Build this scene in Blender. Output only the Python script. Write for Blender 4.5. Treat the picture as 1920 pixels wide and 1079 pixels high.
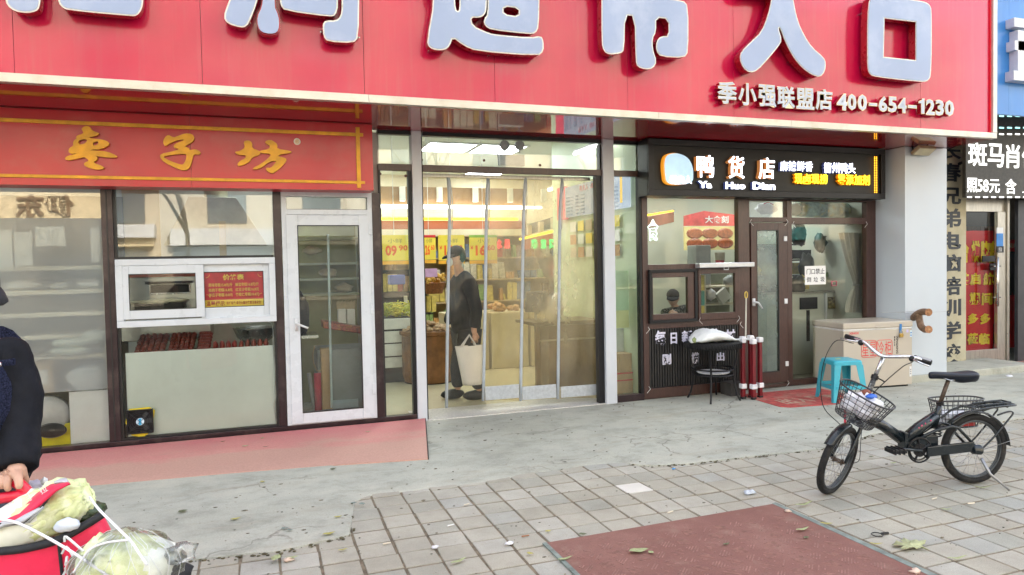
import bpy, bmesh, math, random
from mathutils import Vector, Matrix, noise
for o in list(bpy.data.objects): bpy.data.objects.remove(o)
R = math.radians
rnd = random.Random(7)
scene = bpy.context.scene
COL = scene.collection

# ------------------------------------------------------------------ camera, sky, sun, exposure
CAM_H = 1.55
FPX = 1317.0                      # focal length in pixels of a 1920 wide frame
AX = Vector((4696-960, 422-539.5, FPX)).normalized()
AY = Vector((495-960, 506-539.5, FPX)); AY = (AY - AX*AX.dot(AY)).normalized()
AZ = AX.cross(AY)
if AZ.y > 0: AZ = -AZ
# rows of world->camera (camera x right, y down, z forward)
M3 = Matrix(((AX.x, AY.x, AZ.x), (AX.y, AY.y, AZ.y), (AX.z, AY.z, AZ.z)))
cam_d = bpy.data.cameras.new('camera'); cam = bpy.data.objects.new('camera', cam_d); COL.objects.link(cam)
cam_d.sensor_width = 36.0; cam_d.lens = 36.0*FPX/1920; cam_d.clip_start = 0.05; cam_d.clip_end = 2000
Rw = M3.transposed()
xr = Rw @ Vector((1,0,0)); yu = Rw @ Vector((0,-1,0)); zb = Rw @ Vector((0,0,-1))
cam.matrix_world = Matrix(((xr.x,yu.x,zb.x,0),(xr.y,yu.y,zb.y,0),(xr.z,yu.z,zb.z,CAM_H),(0,0,0,1)))
scene.camera = cam

SUN_EL, SUN_AZ = 36.0, 70.0       # sun stands behind the shop row; azimuth counted from +X towards +Y
world = bpy.data.worlds.new('World'); scene.world = world; world.use_nodes = True
wn = world.node_tree.nodes; wl = world.node_tree.links; wn.clear()
sky = wn.new('ShaderNodeTexSky'); sky.sky_type = 'NISHITA'; sky.sun_disc = False
sky.sun_elevation = R(SUN_EL); sky.sun_rotation = R(90-SUN_AZ); sky.dust_density = 3.0; sky.air_density = 1.0; sky.ozone_density = 1.0
hs = wn.new('ShaderNodeHueSaturation'); hs.inputs['Saturation'].default_value = 0.36
bg = wn.new('ShaderNodeBackground'); bg.inputs['Strength'].default_value = 0.15
wo = wn.new('ShaderNodeOutputWorld')
wl.new(sky.outputs[0], hs.inputs['Color']); wl.new(hs.outputs[0], bg.inputs['Color']); wl.new(bg.outputs[0], wo.inputs[0])
sd = bpy.data.lights.new('sun','SUN'); sd.energy = 2.0; sd.angle = R(0.6); sd.color = (1,.93,.82)
sun = bpy.data.objects.new('sun', sd); COL.objects.link(sun)
sv = Vector((math.cos(R(SUN_EL))*math.cos(R(SUN_AZ)), math.cos(R(SUN_EL))*math.sin(R(SUN_AZ)), math.sin(R(SUN_EL))))
sun.rotation_euler = sv.to_track_quat('Z','Y').to_euler(); sun.location = (0,40,40)
vs = scene.view_settings; vs.view_transform = 'Standard'; vs.look = 'None'; vs.exposure = 2.78; vs.gamma = 1; vs.use_curve_mapping = False
scene.render.engine = 'CYCLES'
cy = scene.cycles; cy.use_denoising = True; cy.max_bounces = 10; cy.transparent_max_bounces = 24; cy.glossy_bounces = 5
cy.transmission_bounces = 8; cy.diffuse_bounces = 4; cy.caustics_reflective = False; cy.caustics_refractive = False; cy.sample_clamp_indirect = 6

# ------------------------------------------------------------------ geometry helpers
CAM = Vector((0,0,CAM_H))
def ray(px, py): return Rw @ Vector((px-960, py-539.5, FPX))
def onY(px, py, Y): r = ray(px,py); return CAM + r*(Y/r.y)
def onX(px, py, X): r = ray(px,py); return CAM + r*(X/r.x)
def onZ(px, py, z=0.0): r = ray(px,py); return CAM + r*((z-CAM_H)/r.z)
def dep(px, py, d): return CAM + ray(px,py)*(d/FPX)
def rect(x0, y0, x1, y1, Y):
    mx, my = (x0+x1)/2, (y0+y1)/2
    return onY(x0,my,Y).x, onY(x1,my,Y).x, onY(mx,y1,Y).z, onY(mx,y0,Y).z   # X0, X1, Z0, Z1

class MB:
    def __init__(s): s.v=[]; s.f=[]; s.m=[]
    def add(s, vs, fs, mi=0):
        n=len(s.v); s.v += [tuple(v) for v in vs]; s.f += [tuple(i+n for i in f) for f in fs]; s.m += [mi]*len(fs); return s
    def box(s, x0,x1,y0,y1,z0,z1, mi=0):
        if x0>x1: x0,x1=x1,x0
        if y0>y1: y0,y1=y1,y0
        if z0>z1: z0,z1=z1,z0
        v=[(x0,y0,z0),(x1,y0,z0),(x1,y1,z0),(x0,y1,z0),(x0,y0,z1),(x1,y0,z1),(x1,y1,z1),(x0,y1,z1)]
        return s.add(v,[(0,3,2,1),(4,5,6,7),(0,1,5,4),(1,2,6,5),(2,3,7,6),(3,0,4,7)],mi)
    def obox(s, c, ax, ay, az, mi=0):     # centre and three half-axis vectors
        c,ax,ay,az=map(Vector,(c,ax,ay,az)); v=[c+ax*i+ay*j+az*k for k in (-1,1) for (i,j) in ((-1,-1),(1,-1),(1,1),(-1,1))]
        return s.add(v,[(0,3,2,1),(4,5,6,7),(0,1,5,4),(1,2,6,5),(2,3,7,6),(3,0,4,7)],mi)
    def tube(s, pts, r, n=8, closed=False, mi=0):
        pts=[Vector(p) for p in pts]; N=len(pts); rs = r if isinstance(r,(list,tuple)) else [r]*N
        rings=[]; up=None
        for i,p in enumerate(pts):
            a = pts[i-1] if (i>0 or closed) else p; b = pts[(i+1)%N] if (i<N-1 or closed) else p
            t=(b-a).normalized() if (b-a).length>1e-9 else Vector((0,0,1))
            if up is None: up = Vector((0,0,1)) if abs(t.z)<.9 else Vector((1,0,0))
            u=t.cross(up)
            if u.length<1e-5: u=t.cross(Vector((0,1,.3)))
            u.normalize(); w=u.cross(t).normalized(); up=w
            rings.append([p+(u*math.cos(2*math.pi*k/n)+w*math.sin(2*math.pi*k/n))*rs[i] for k in range(n)])
        vs=[v for rg in rings for v in rg]; fs=[]
        for i in range(N if closed else N-1):
            j=(i+1)%N
            for k in range(n): fs.append((i*n+k, i*n+(k+1)%n, j*n+(k+1)%n, j*n+k))
        if not closed: fs.append(tuple(range(n))[::-1]); fs.append(tuple((N-1)*n+k for k in range(n)))
        return s.add(vs,fs,mi)
    def cyl(s,p0,p1,r0,r1=None,n=14,mi=0): return s.tube([p0,p1],[r0,r0 if r1 is None else r1],n,mi=mi)
    def lathe(s, c, prof, n=20, mi=0, axis=(0,0,1), sx=1, sy=1):   # prof: (radius, height)
        c=Vector(c); q=Vector((0,0,1)).rotation_difference(Vector(axis).normalized()); vs=[]; fs=[]
        for (r,h) in prof:
            for k in range(n):
                a=2*math.pi*k/n; vs.append(c+q@Vector((r*math.cos(a)*sx,r*math.sin(a)*sy,h)))
        for i in range(len(prof)-1):
            for k in range(n): fs.append((i*n+k,i*n+(k+1)%n,(i+1)*n+(k+1)%n,(i+1)*n+k))
        if prof[0][0]>1e-6: fs.append(tuple(range(n))[::-1])
        if prof[-1][0]>1e-6: fs.append(tuple((len(prof)-1)*n+k for k in range(n)))
        return s.add(vs,fs,mi)
    def ball(s, c, rx, ry=None, rz=None, n=14, m=9, jit=0, seed=0, mi=0, rot=None):
        ry=rx if ry is None else ry; rz=rx if rz is None else rz; c=Vector(c); vs=[]; fs=[]
        for i in range(m+1):
            th=math.pi*i/m
            for k in range(n):
                a=2*math.pi*k/n; d=Vector((math.sin(th)*math.cos(a),math.sin(th)*math.sin(a),math.cos(th)))
                q=1+jit*noise.noise(d*2.3+Vector((seed*3.1,seed,0)))+jit*.5*noise.noise(d*5+Vector((seed,0,seed)))
                p=Vector((d.x*rx*q,d.y*ry*q,d.z*rz*q))
                if rot is not None: p=rot@p
                vs.append(c+p)
        for i in range(m):
            for k in range(n): fs.append((i*n+k,i*n+(k+1)%n,(i+1)*n+(k+1)%n,(i+1)*n+k))
        return s.add(vs,fs,mi)
    def quad(s,a,b,c,d,mi=0): return s.add([a,b,c,d],[(0,1,2,3)],mi)
    def prism(s, poly, y0, y1, mi=0):     # polygon of (x,z) between two depths
        n=len(poly); vs=[(x,y0,z) for x,z in poly]+[(x,y1,z) for x,z in poly]
        fs=[tuple(range(n)),tuple(range(2*n-1,n-1,-1))]+[(i,(i+1)%n,(i+1)%n+n,i+n)[::-1] for i in range(n)]
        return s.add(vs,fs,mi)
    def hprism(s, poly, z0, z1, mi=0):
        n=len(poly); vs=[(x,y,z0) for x,y in poly]+[(x,y,z1) for x,y in poly]
        fs=[tuple(range(n))[::-1],tuple(range(n,2*n))]+[(i,(i+1)%n,(i+1)%n+n,i+n) for i in range(n)]
        return s.add(vs,fs,mi)
    def mesh(s,name,smooth=False,weld=False):
        me=bpy.data.meshes.new(name); me.from_pydata(s.v,[],s.f); me.validate()
        if weld or smooth:
            bm=bmesh.new(); bm.from_mesh(me)
            if weld: bmesh.ops.remove_doubles(bm,verts=bm.verts,dist=1e-5)
            bmesh.ops.recalc_face_normals(bm,faces=bm.faces); bm.to_mesh(me); bm.free()
        if smooth: me.polygons.foreach_set('use_smooth',[True]*len(me.polygons))
        return me
    def build(s,name,mats,parent=None,smooth=False,bev=0,weld=False,**kw):
        me=s.mesh(name,smooth,weld)
        if not isinstance(mats,(list,tuple)): mats=[mats]
        for m in mats: me.materials.append(m)
        if len(mats)>1 and len(me.polygons)==len(s.m): me.polygons.foreach_set('material_index',s.m)
        return link(name,me,parent,bev,**kw)

def link(name,me,parent=None,bev=0,label=None,cat=None,group=None,kind=None):
    o=bpy.data.objects.new(name,me); COL.objects.link(o)
    if parent is not None:
        o.parent=parent
        if parent.type=='EMPTY': o.matrix_parent_inverse=Matrix.Translation(-parent.location)
    if bev:
        b=o.modifiers.new('bevel','BEVEL'); b.width=bev; b.segments=2; b.limit_method='ANGLE'; b.angle_limit=R(40)
    tag(o,label,cat,group,kind); return o
def tag(o,label=None,cat=None,group=None,kind=None):
    if label: o['label']=label
    if cat: o['category']=cat
    if group: o['group']=group
    if kind: o['kind']=kind
    return o
def thing(name,label,cat,loc=(0,0,0),group=None):
    o=bpy.data.objects.new(name,None); COL.objects.link(o); o.location=loc; o.empty_display_size=.1
    return tag(o,label,cat,group)
def copy_tree(o,off,label=None):
    c=o.copy(); COL.objects.link(c); c.location=o.location+Vector(off)
    if label: c['label']=label
    for ch in [x for x in bpy.data.objects if x.parent==o]:
        d=ch.copy(); COL.objects.link(d); d.parent=c
        for g in [x for x in bpy.data.objects if x.parent==ch]:
            e=g.copy(); COL.objects.link(e); e.parent=d
    return c
def B(x0,x1,y0,y1,z0,z1): return MB().box(x0,x1,y0,y1,z0,z1)

# ------------------------------------------------------------------ materials
def newmat(name):
    m=bpy.data.materials.new(name); m.use_nodes=True; nt=m.node_tree; nt.nodes.clear()
    return m,nt,nt.nodes,nt.links
def tex_noise(N,L,src,scale,detail=4,rough=.55,stretch=None):
    if stretch:
        mp=N.new('ShaderNodeMapping'); mp.inputs['Scale'].default_value=stretch; L.new(src,mp.inputs[0]); src=mp.outputs[0]
    n=N.new('ShaderNodeTexNoise'); n.inputs['Scale'].default_value=scale; n.inputs['Detail'].default_value=detail; n.inputs['Roughness'].default_value=rough
    L.new(src,n.inputs['Vector']); return n.outputs['Fac']
def ramp(N,L,fac,stops):
    r=N.new('ShaderNodeValToRGB'); L.new(fac,r.inputs[0]); e=r.color_ramp.elements
    while len(e)<len(stops): e.new(.5)
    for i,(p,c) in enumerate(stops): e[i].position=p; e[i].color=(*c,1) if len(c)==3 else c
    return r.outputs[0]
def mixc(N,L,fac,a,b,mode='MIX'):
    m=N.new('ShaderNodeMix'); m.data_type='RGBA'; m.blend_type=mode
    for s,v in ((m.inputs[0],fac),(m.inputs[6],a),(m.inputs[7],b)):
        if hasattr(v,'is_linked') or hasattr(v,'links'): L.new(v,s)
        else: s.default_value = v if isinstance(v,(int,float)) else (*v,1)
    return m.outputs[2]
_mats={}
def mat(name,col,rough=.5,metal=0.0,var=.12,scale=6,bump=.0,bscale=60,stretch=None,coat=0,emit=0,emit_col=None,dirt=None,alpha=None,spec=.5,sheen=0,trans=0,perobj=0):
    if name in _mats: return _mats[name]
    m,nt,N,L=newmat(name); out=N.new('ShaderNodeOutputMaterial'); p=N.new('ShaderNodeBsdfPrincipled'); L.new(p.outputs[0],out.inputs[0])
    tc=N.new('ShaderNodeTexCoord').outputs['Object']
    f=tex_noise(N,L,tc,scale,5,.6,stretch)
    d=[max(0,c*(1-var*1.6)) for c in col]; b=[min(1,c*(1+var)) for c in col]
    c=ramp(N,L,f,[(.3,d),(.7,b)])
    if dirt:
        f2=tex_noise(N,L,tc,dirt[1],6,.65,dirt[3] if len(dirt)>3 else None); k=ramp(N,L,f2,[(.5,(0,0,0)),(.72,(dirt[2],)*3)])
        c=mixc(N,L,k,c,dirt[0])
    if perobj:
        oi=N.new('ShaderNodeObjectInfo'); r=ramp(N,L,oi.outputs['Random'],[(0,(1-perobj,)*3),(1,(1+perobj*.6,)*3)])
        c=mixc(N,L,1.0,c,r,'MULTIPLY')
    L.new(c,p.inputs['Base Color'])
    fr=tex_noise(N,L,tc,scale*2.7,4)
    mr=N.new('ShaderNodeMapRange'); mr.inputs[3].default_value=max(.02,rough*.82); mr.inputs[4].default_value=min(1,rough*1.18); L.new(fr,mr.inputs[0]); L.new(mr.outputs[0],p.inputs['Roughness'])
    p.inputs['Metallic'].default_value=metal; p.inputs['Specular IOR Level'].default_value=spec
    if coat: p.inputs['Coat Weight'].default_value=coat; p.inputs['Coat Roughness'].default_value=.08
    if sheen: p.inputs['Sheen Weight'].default_value=sheen
    if trans: p.inputs['Transmission Weight'].default_value=trans
    if emit: p.inputs['Emission Color'].default_value=(*(emit_col or col),1); p.inputs['Emission Strength'].default_value=emit*.42
    if alpha is not None: p.inputs['Alpha'].default_value=alpha
    if bump:
        fb=tex_noise(N,L,tc,bscale,6,.6,stretch); bn=N.new('ShaderNodeBump'); bn.inputs['Strength'].default_value=bump; bn.inputs['Distance'].default_value=.01
        L.new(fb,bn.inputs['Height']); L.new(bn.outputs[0],p.inputs['Normal'])
    _mats[name]=m; return m
def glass(name,tint=(.93,.96,.94),refl=.10,rough=.0,milk=0.0,milkcol=(.8,.8,.75),mscale=3,patch=False,stretch=None,wav=.006):
    m,nt,N,L=newmat(name); out=N.new('ShaderNodeOutputMaterial')
    tc=N.new('ShaderNodeTexCoord').outputs['Object']
    tr=N.new('ShaderNodeBsdfTransparent'); tr.inputs[0].default_value=(*tint,1)
    gl=N.new('ShaderNodeBsdfGlossy'); gl.inputs['Roughness'].default_value=max(rough,.012); gl.inputs[0].default_value=(1,1,1,1)
    if wav:
        fb=tex_noise(N,L,tc,1.1,1,.3); bn=N.new('ShaderNodeBump'); bn.inputs['Strength'].default_value=wav; bn.inputs['Distance'].default_value=.2
        L.new(fb,bn.inputs['Height']); L.new(bn.outputs[0],gl.inputs['Normal'])
    base=tr.outputs[0]
    if milk:
        df=N.new('ShaderNodeBsdfTranslucent'); df.inputs[0].default_value=(*milkcol,1); d2=N.new('ShaderNodeBsdfDiffuse'); d2.inputs[0].default_value=(*milkcol,1)
        mm=N.new('ShaderNodeMixShader'); mm.inputs[0].default_value=.5; L.new(df.outputs[0],mm.inputs[1]); L.new(d2.outputs[0],mm.inputs[2])
        mx=N.new('ShaderNodeMixShader'); L.new(base,mx.inputs[1]); L.new(mm.outputs[0],mx.inputs[2])
        if patch:
            f=tex_noise(N,L,tc,mscale,6,.65,stretch); k=ramp(N,L,f,[(.35,(milk*.25,)*3),(.7,(milk,)*3)]); L.new(k,mx.inputs[0])
        else: mx.inputs[0].default_value=milk
        base=mx.outputs[0]
    lw=N.new('ShaderNodeFresnel'); lw.inputs[0].default_value=1.45
    ad=N.new('ShaderNodeMath'); ad.operation='MULTIPLY_ADD'; ad.inputs[1].default_value=1.0; ad.inputs[2].default_value=refl; ad.use_clamp=True; L.new(lw.outputs[0],ad.inputs[0])
    ms=N.new('ShaderNodeMixShader'); L.new(ad.outputs[0],ms.inputs[0]); L.new(base,ms.inputs[1]); L.new(gl.outputs[0],ms.inputs[2]); L.new(ms.outputs[0],out.inputs[0])
    return m

# ------------------------------------------------------------------ lettering
_tc={}
def text_mesh(body,bold=0.0,depth=.02,res=2):
    k=(body,bold,depth)
    if k not in _tc:
        t=bpy.data.curves.new('t','FONT'); t.body=body; t.offset=bold; t.extrude=depth; t.resolution_u=res
        o=bpy.data.objects.new('t',t); COL.objects.link(o)
        dg=bpy.context.evaluated_depsgraph_get(); me=bpy.data.meshes.new_from_object(o.evaluated_get(dg))
        bpy.data.objects.remove(o); bpy.data.curves.remove(t)
        _tc[k]=([v.co.copy() for v in me.vertices],[tuple(p.vertices) for p in me.polygons]); bpy.data.meshes.remove(me)
    return _tc[k]
def lettering(body,O,U,V,w,h,m,parent,name='lettering',bold=.0,depth=.004,fit=True,**kw):
    """body fitted in a w x h box; O lower left corner, U and V unit vectors; stands depth proud along U x V"""
    vs,fs=text_mesh(body,bold)
    if not vs: return None
    x0=min(v.x for v in vs); x1=max(v.x for v in vs); y0=min(v.y for v in vs); y1=max(v.y for v in vs)
    O=Vector(O); U=Vector(U); V=Vector(V); Nn=U.cross(V)
    sx=w/(x1-x0); sy=h/(y1-y0)
    if not fit: sx=sy=min(sx,sy)
    mb=MB(); mb.add([O+U*((v.x-x0)*sx)+V*((v.y-y0)*sy)+Nn*((v.z+.02)/.04*depth) for v in vs],fs)
    return mb.build(name,m,parent,**kw)
def text_px(body,x0,y0,x1,y1,Y,m,parent,**kw):
    a,b,c,d=rect(x0,y0,x1,y1,Y); return lettering(body,(a,Y,c),(1,0,0),(0,0,1),b-a,d-c,m,parent,**kw)
def curve_mesh(splines,extr,off=0.0,bev=0.0):
    cu=bpy.data.curves.new('c','CURVE'); cu.dimensions='2D'; cu.fill_mode='BOTH'; cu.extrude=extr; cu.offset=off; cu.bevel_depth=bev
    for pts in splines:
        s=cu.splines.new('POLY'); s.points.add(len(pts)-1); s.use_cyclic_u=True
        for p,q in zip(s.points,pts): p.co=(q[0],q[1],0,1)
    o=bpy.data.objects.new('c',cu); COL.objects.link(o); dg=bpy.context.evaluated_depsgraph_get()
    me=bpy.data.meshes.new_from_object(o.evaluated_get(dg)); bpy.data.objects.remove(o); bpy.data.curves.remove(cu)
    r=([v.co.copy() for v in me.vertices],[tuple(p.vertices) for p in me.polygons]); bpy.data.meshes.remove(me); return r
def chaikin(pts,n=2):
    for _ in range(n):
        q=[]
        for i,p in enumerate(pts):
            r=pts[(i+1)%len(pts)]; q+= [(p[0]*.75+r[0]*.25,p[1]*.75+r[1]*.25),(p[0]*.25+r[0]*.75,p[1]*.25+r[1]*.75)]
        pts=q
    return pts
def shape_on(splines,Yf,depth,m,name,parent,off=0.0,sm=1,**kw):
    """outlines traced in photograph pixels, laid on the upright plane Y=Yf, thickness depth going back"""
    sp=[[(onY(x,y,Yf).x,onY(x,y,Yf).z) for x,y in chaikin(s,sm)] for s in splines]
    vs,fs=curve_mesh(sp,depth/2,off)
    mb=MB(); mb.add([(v.x,Yf+depth/2-v.z,v.y) for v in vs],fs); return mb.build(name,m,parent,**kw)

def skin_mesh(pts,edges,radii,sub=2,root=0):
    me=bpy.data.meshes.new('s'); me.from_pydata(pts,edges,[]); o=bpy.data.objects.new('s',me); COL.objects.link(o)
    md=o.modifiers.new('skin','SKIN'); md.use_smooth_shade=True
    for i,r in enumerate(radii):
        rr=r if isinstance(r,(tuple,list)) else (r,r); me.skin_vertices[0].data[i].radius=rr
        me.skin_vertices[0].data[i].use_root=(i==root)
    sb=o.modifiers.new('sub','SUBSURF'); sb.levels=sub; sb.render_levels=sub
    dg=bpy.context.evaluated_depsgraph_get(); r=bpy.data.meshes.new_from_object(o.evaluated_get(dg))
    bpy.data.objects.remove(o); bpy.data.meshes.remove(me)
    r.polygons.foreach_set('use_smooth',[True]*len(r.polygons)); return r
def skin(name,m,parent,pts,edges,radii,sub=2,root=0,**kw):
    me=skin_mesh([tuple(p) for p in pts],edges,radii,sub,root); me.materials.clear(); me.materials.append(m); return link(name,me,parent,**kw)
def chain(n): return [(i,i+1) for i in range(n-1)]
# ------------------------------------------------------------------ palette
WHITE=(.66,.68,.70)
M_brown=mat('brown aluminium',(.026,.013,.016),.32,.25,.12,9,coat=.15,dirt=((.16,.12,.11),5,.35))
M_brown2=mat('brown woodgrain film',(.055,.023,.018),.36,0,.22,14,stretch=(6,6,1),coat=.2)
M_dark=mat('black rubber seal',(.012,.012,.013),.45,0,.1)
M_pvc=mat('white plastic window profile',(.58,.625,.67),.28,0,.03,3,dirt=((.45,.46,.45),9,.14))
M_white=mat('white paint',WHITE,.42,0,.04,2,dirt=((.55,.53,.50),2.2,.25))
M_steel=mat('brushed steel',(.55,.55,.54),.26,.95,.08,12,stretch=(1,1,20))
M_redsign=mat('red sign sheet',(.53,.004,.050),.20,0,.08,.9,coat=.4,dirt=((.50,.07,.10),1.6,.28,(7,7,.35)))
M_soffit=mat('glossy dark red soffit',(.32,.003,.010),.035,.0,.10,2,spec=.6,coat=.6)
M_trim=mat('aluminium trim',(.54,.51,.45),.34,.45,.08,3,stretch=(.6,1,1),dirt=((.35,.30,.22),7,.5))
M_gold=mat('gold paint',(.62,.30,.012),.35,.25,.18,9)
M_letface=mat('pale blue acrylic face',(.30,.37,.53),.30,0,.05,1.2,dirt=((.50,.55,.66),2,.5))
M_letrim=mat('white letter edging',(.66,.64,.58),.35,.2,.05,8,dirt=((.45,.38,.25),30,.7))
M_letret=mat('red letter return',(.36,.006,.02),.28,.3,.12,5,coat=.3)
M_black=mat('black plastic',(.010,.010,.012),.38,0,.2,20,spec=.3)
M_blacksign=mat('black sign face',(.010,.010,.009),.42,0,.15,2,spec=.3)
def concrete():
    m,nt,N,L=newmat('worn concrete'); out=N.new('ShaderNodeOutputMaterial'); p=N.new('ShaderNodeBsdfPrincipled'); L.new(p.outputs[0],out.inputs[0])
    tc=N.new('ShaderNodeTexCoord').outputs['Object']
    a=tex_noise(N,L,tc,.75,7,.62,(1,1.6,1)); c=ramp(N,L,a,[(.28,(.32,.32,.27)),(.5,(.40,.40,.345)),(.72,(.455,.445,.375))])
    b=tex_noise(N,L,tc,3.2,8,.72,(1,1.35,1)); c=mixc(N,L,1.0,c,ramp(N,L,b,[(.32,(.72,.73,.70)),(.5,(1,1,.99)),(.68,(1.12,1.11,1.08))]),'MULTIPLY')
    s=tex_noise(N,L,tc,140,3,.8); c=mixc(N,L,1.0,c,ramp(N,L,s,[(.35,(.84,.84,.84)),(.62,(1.07,1.07,1.07))]),'MULTIPLY')
    d=tex_noise(N,L,tc,1.3,5,.7,(.5,1.8,1)); c=mixc(N,L,ramp(N,L,d,[(.54,(0,0,0)),(.74,(.65,)*3)]),c,(.32,.285,.215))
    v=N.new('ShaderNodeTexVoronoi'); v.feature='DISTANCE_TO_EDGE'; v.inputs['Scale'].default_value=1.1; wv=N.new('ShaderNodeTexNoise'); wv.inputs['Scale'].default_value=3.5; wv.inputs['Detail'].default_value=6; L.new(tc,wv.inputs['Vector']); va=N.new('ShaderNodeVectorMath'); va.operation='MULTIPLY_ADD'; va.inputs[1].default_value=(.45,.45,.45); L.new(wv.outputs['Color'],va.inputs[0]); L.new(tc,va.inputs[2]); L.new(va.outputs[0],v.inputs['Vector']); gm=tex_noise(N,L,tc,.9,2); k1=ramp(N,L,v.outputs['Distance'],[(0,(.75,)*3),(.012,(0,0,0))]); k2=ramp(N,L,gm,[(.52,(0,0,0)),(.6,(1,1,1))]); c=mixc(N,L,mixc(N,L,1.0,k1,k2,'MULTIPLY'),c,(.13,.115,.09)); sp=tex_noise(N,L,tc,24,2,.9); c=mixc(N,L,ramp(N,L,sp,[(.68,(0,0,0)),(.74,(.6,)*3)]),c,(.20,.185,.15)); L.new(c,p.inputs['Base Color']); p.inputs['Roughness'].default_value=.82
    bn=N.new('ShaderNodeBump'); bn.inputs['Strength'].default_value=.5; bn.inputs['Distance'].default_value=.006
    h=tex_noise(N,L,tc,38,8,.7); L.new(h,bn.inputs['Height']); L.new(bn.outputs[0],p.inputs['Normal']); return m
M_conc=concrete()
def pavemat(name,island):
    m,nt,N,L=newmat(name); out=N.new('ShaderNodeOutputMaterial'); p=N.new('ShaderNodeBsdfPrincipled'); L.new(p.outputs[0],out.inputs[0])
    if island: tc=N.new('ShaderNodeTexCoord').outputs['Object']; r=N.new('ShaderNodeNewGeometry').outputs['Random Per Island']
    else:
        ge=N.new('ShaderNodeNewGeometry'); tc=ge.outputs['Position']; r=N.new('ShaderNodeObjectInfo').outputs['Random']
    base=ramp(N,L,r,[(0,(.33,.33,.29)),(.3,(.39,.37,.315)),(.5,(.36,.34,.285)),(.7,(.41,.39,.335)),(.85,(.42,.405,.36)),(1,(.35,.355,.33))])
    a=tex_noise(N,L,tc,2.1,7,.7); c=mixc(N,L,1.0,base,ramp(N,L,a,[(.3,(.76,.75,.72)),(.7,(1.1,1.09,1.06))]),'MULTIPLY')
    s=tex_noise(N,L,tc,190,3,.8); c=mixc(N,L,1.0,c,ramp(N,L,s,[(.36,(.82,.82,.82)),(.62,(1.08,1.08,1.08))]),'MULTIPLY')
    d=tex_noise(N,L,tc,9,6,.75); c=mixc(N,L,ramp(N,L,d,[(.55,(0,0,0)),(.75,(.5,)*3)]),c,(.28,.25,.19))
    L.new(c,p.inputs['Base Color']); p.inputs['Roughness'].default_value=.8
    bn=N.new('ShaderNodeBump'); bn.inputs['Strength'].default_value=.45; bn.inputs['Distance'].default_value=.004
    h=tex_noise(N,L,tc,60,7,.7); L.new(h,bn.inputs['Height']); L.new(bn.outputs[0],p.inputs['Normal']); return m
M_tile=pavemat('paving slab',False); M_tile2=pavemat('paving slab joined',True)
M_joint=mat('earth joint',(.20,.16,.11),.95,0,.35,12,bump=.8,bscale=120)
M_asph=mat('asphalt',(.055,.055,.056),.9,0,.2,8,bump=.4,bscale=90)

# ------------------------------------------------------------------ the ground
g=MB(); g.quad((-150,-150,-.16),(150,-150,-.16),(150,150,-.16),(-150,150,-.16)); g.build('ground',mat('bare earth',(.16,.14,.11),.95,0,.2,.5),kind='structure')
road=B(-120,120,-16,-3.2,-.158,-.13).build('road',M_asph,kind='structure')
kerb=thing('kerb','grey concrete kerb between the road and the pavement','kerb'); del kerb['category']; kerb['kind']='structure'
for i in range(-8,10): B(i*1.0,i*1.0+.985,-3.2,-3.06,-.15,.012).build('kerb_stone',M_conc,kerb,bev=.01)
pave=B(-60,60,-3.055,4.95,-.15,-.0052).build('pavement',M_joint,kind='structure')
# square pavers 20 cm, joints recessed
PX,PY=.2017,.1955
XJ0=.44; YJ0=2.582
def in_mat(x0,x1,y0,y1): return x1>1.45 and x0<2.96 and y1<3.56 and y0>1.2
def apron_y(x):
    pts=[(-60,4.04),(-1.2,4.08),(-.36,4.07),(0,4.015),(.40,4.10),(.452,4.16),(.50,4.70),(.66,4.80),(1.4,4.76),(2.3,4.86),(2.55,4.80),(2.72,4.62),(3.05,4.57),(3.5,4.55),(4.2,4.50),(5.0,4.70),(6.5,4.60),(60,4.6)]
    for (a,b),(c,d) in zip(pts,pts[1:]):
        if a<=x<=c: return b+(d-b)*(x-a)/(c-a)
cells=[]
for i in range(-14,44):
    for j in range(-22,14):
        x=XJ0+i*PX; y=YJ0+j*PY
        if y+PY>5.0 or y< -1.4: continue
        if y+.02>apron_y(x+.1)+.12: continue
        cx,cyy=x+PX/2,y+PY/2
        q=M3@(Vector((cx,cyy,0))-CAM)
        vis=q.z>.3 and -60<q.x/q.z*FPX+960<1980 and q.y/q.z*FPX+539.5<1105
        hid=in_mat(x,x+PX,y,y+PY)
        cells.append((not(vis and not hid),(cx*cx+cyy*cyy+CAM_H**2),cx,cyy))
cells.sort()
variants=[]
for k in range(6):
    rr=random.Random(k); mb=MB(); a=PX/2-.0050-rr.uniform(0,.0025); b=PY/2-.0052-rr.uniform(0,.003); n=[]
    pts=[(-a+rr.uniform(-.002,.003),-b+rr.uniform(-.002,.003)),(a-rr.uniform(-.002,.003),-b+rr.uniform(-.002,.003)),(a-rr.uniform(-.002,.003),b-rr.uniform(-.002,.003)),(-a+rr.uniform(-.002,.003),b-rr.uniform(-.002,.003))]
    t=[(x*.975,y*.975) for x,y in pts]
    v=[(x,y,-.02) for x,y in pts]+[(x,y,-.0035) for x,y in pts]+[(x,y,0) for x,y in t]
    f=[(8,9,10,11)]+[(i,(i+1)%4,(i+1)%4+4,i+4) for i in range(4)]+[(i+4,(i+1)%4+4,(i+1)%4+8,i+8) for i in range(4)]
    mb.add(v,f); variants.append((mb.mesh('paving_tile'),v,f)); variants[-1][0].materials.append(M_tile)
rr=random.Random(3); rest=MB(); M_tilew=mat('white ceramic slab',(.62,.59,.54),.5,0,.05,5)
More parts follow.
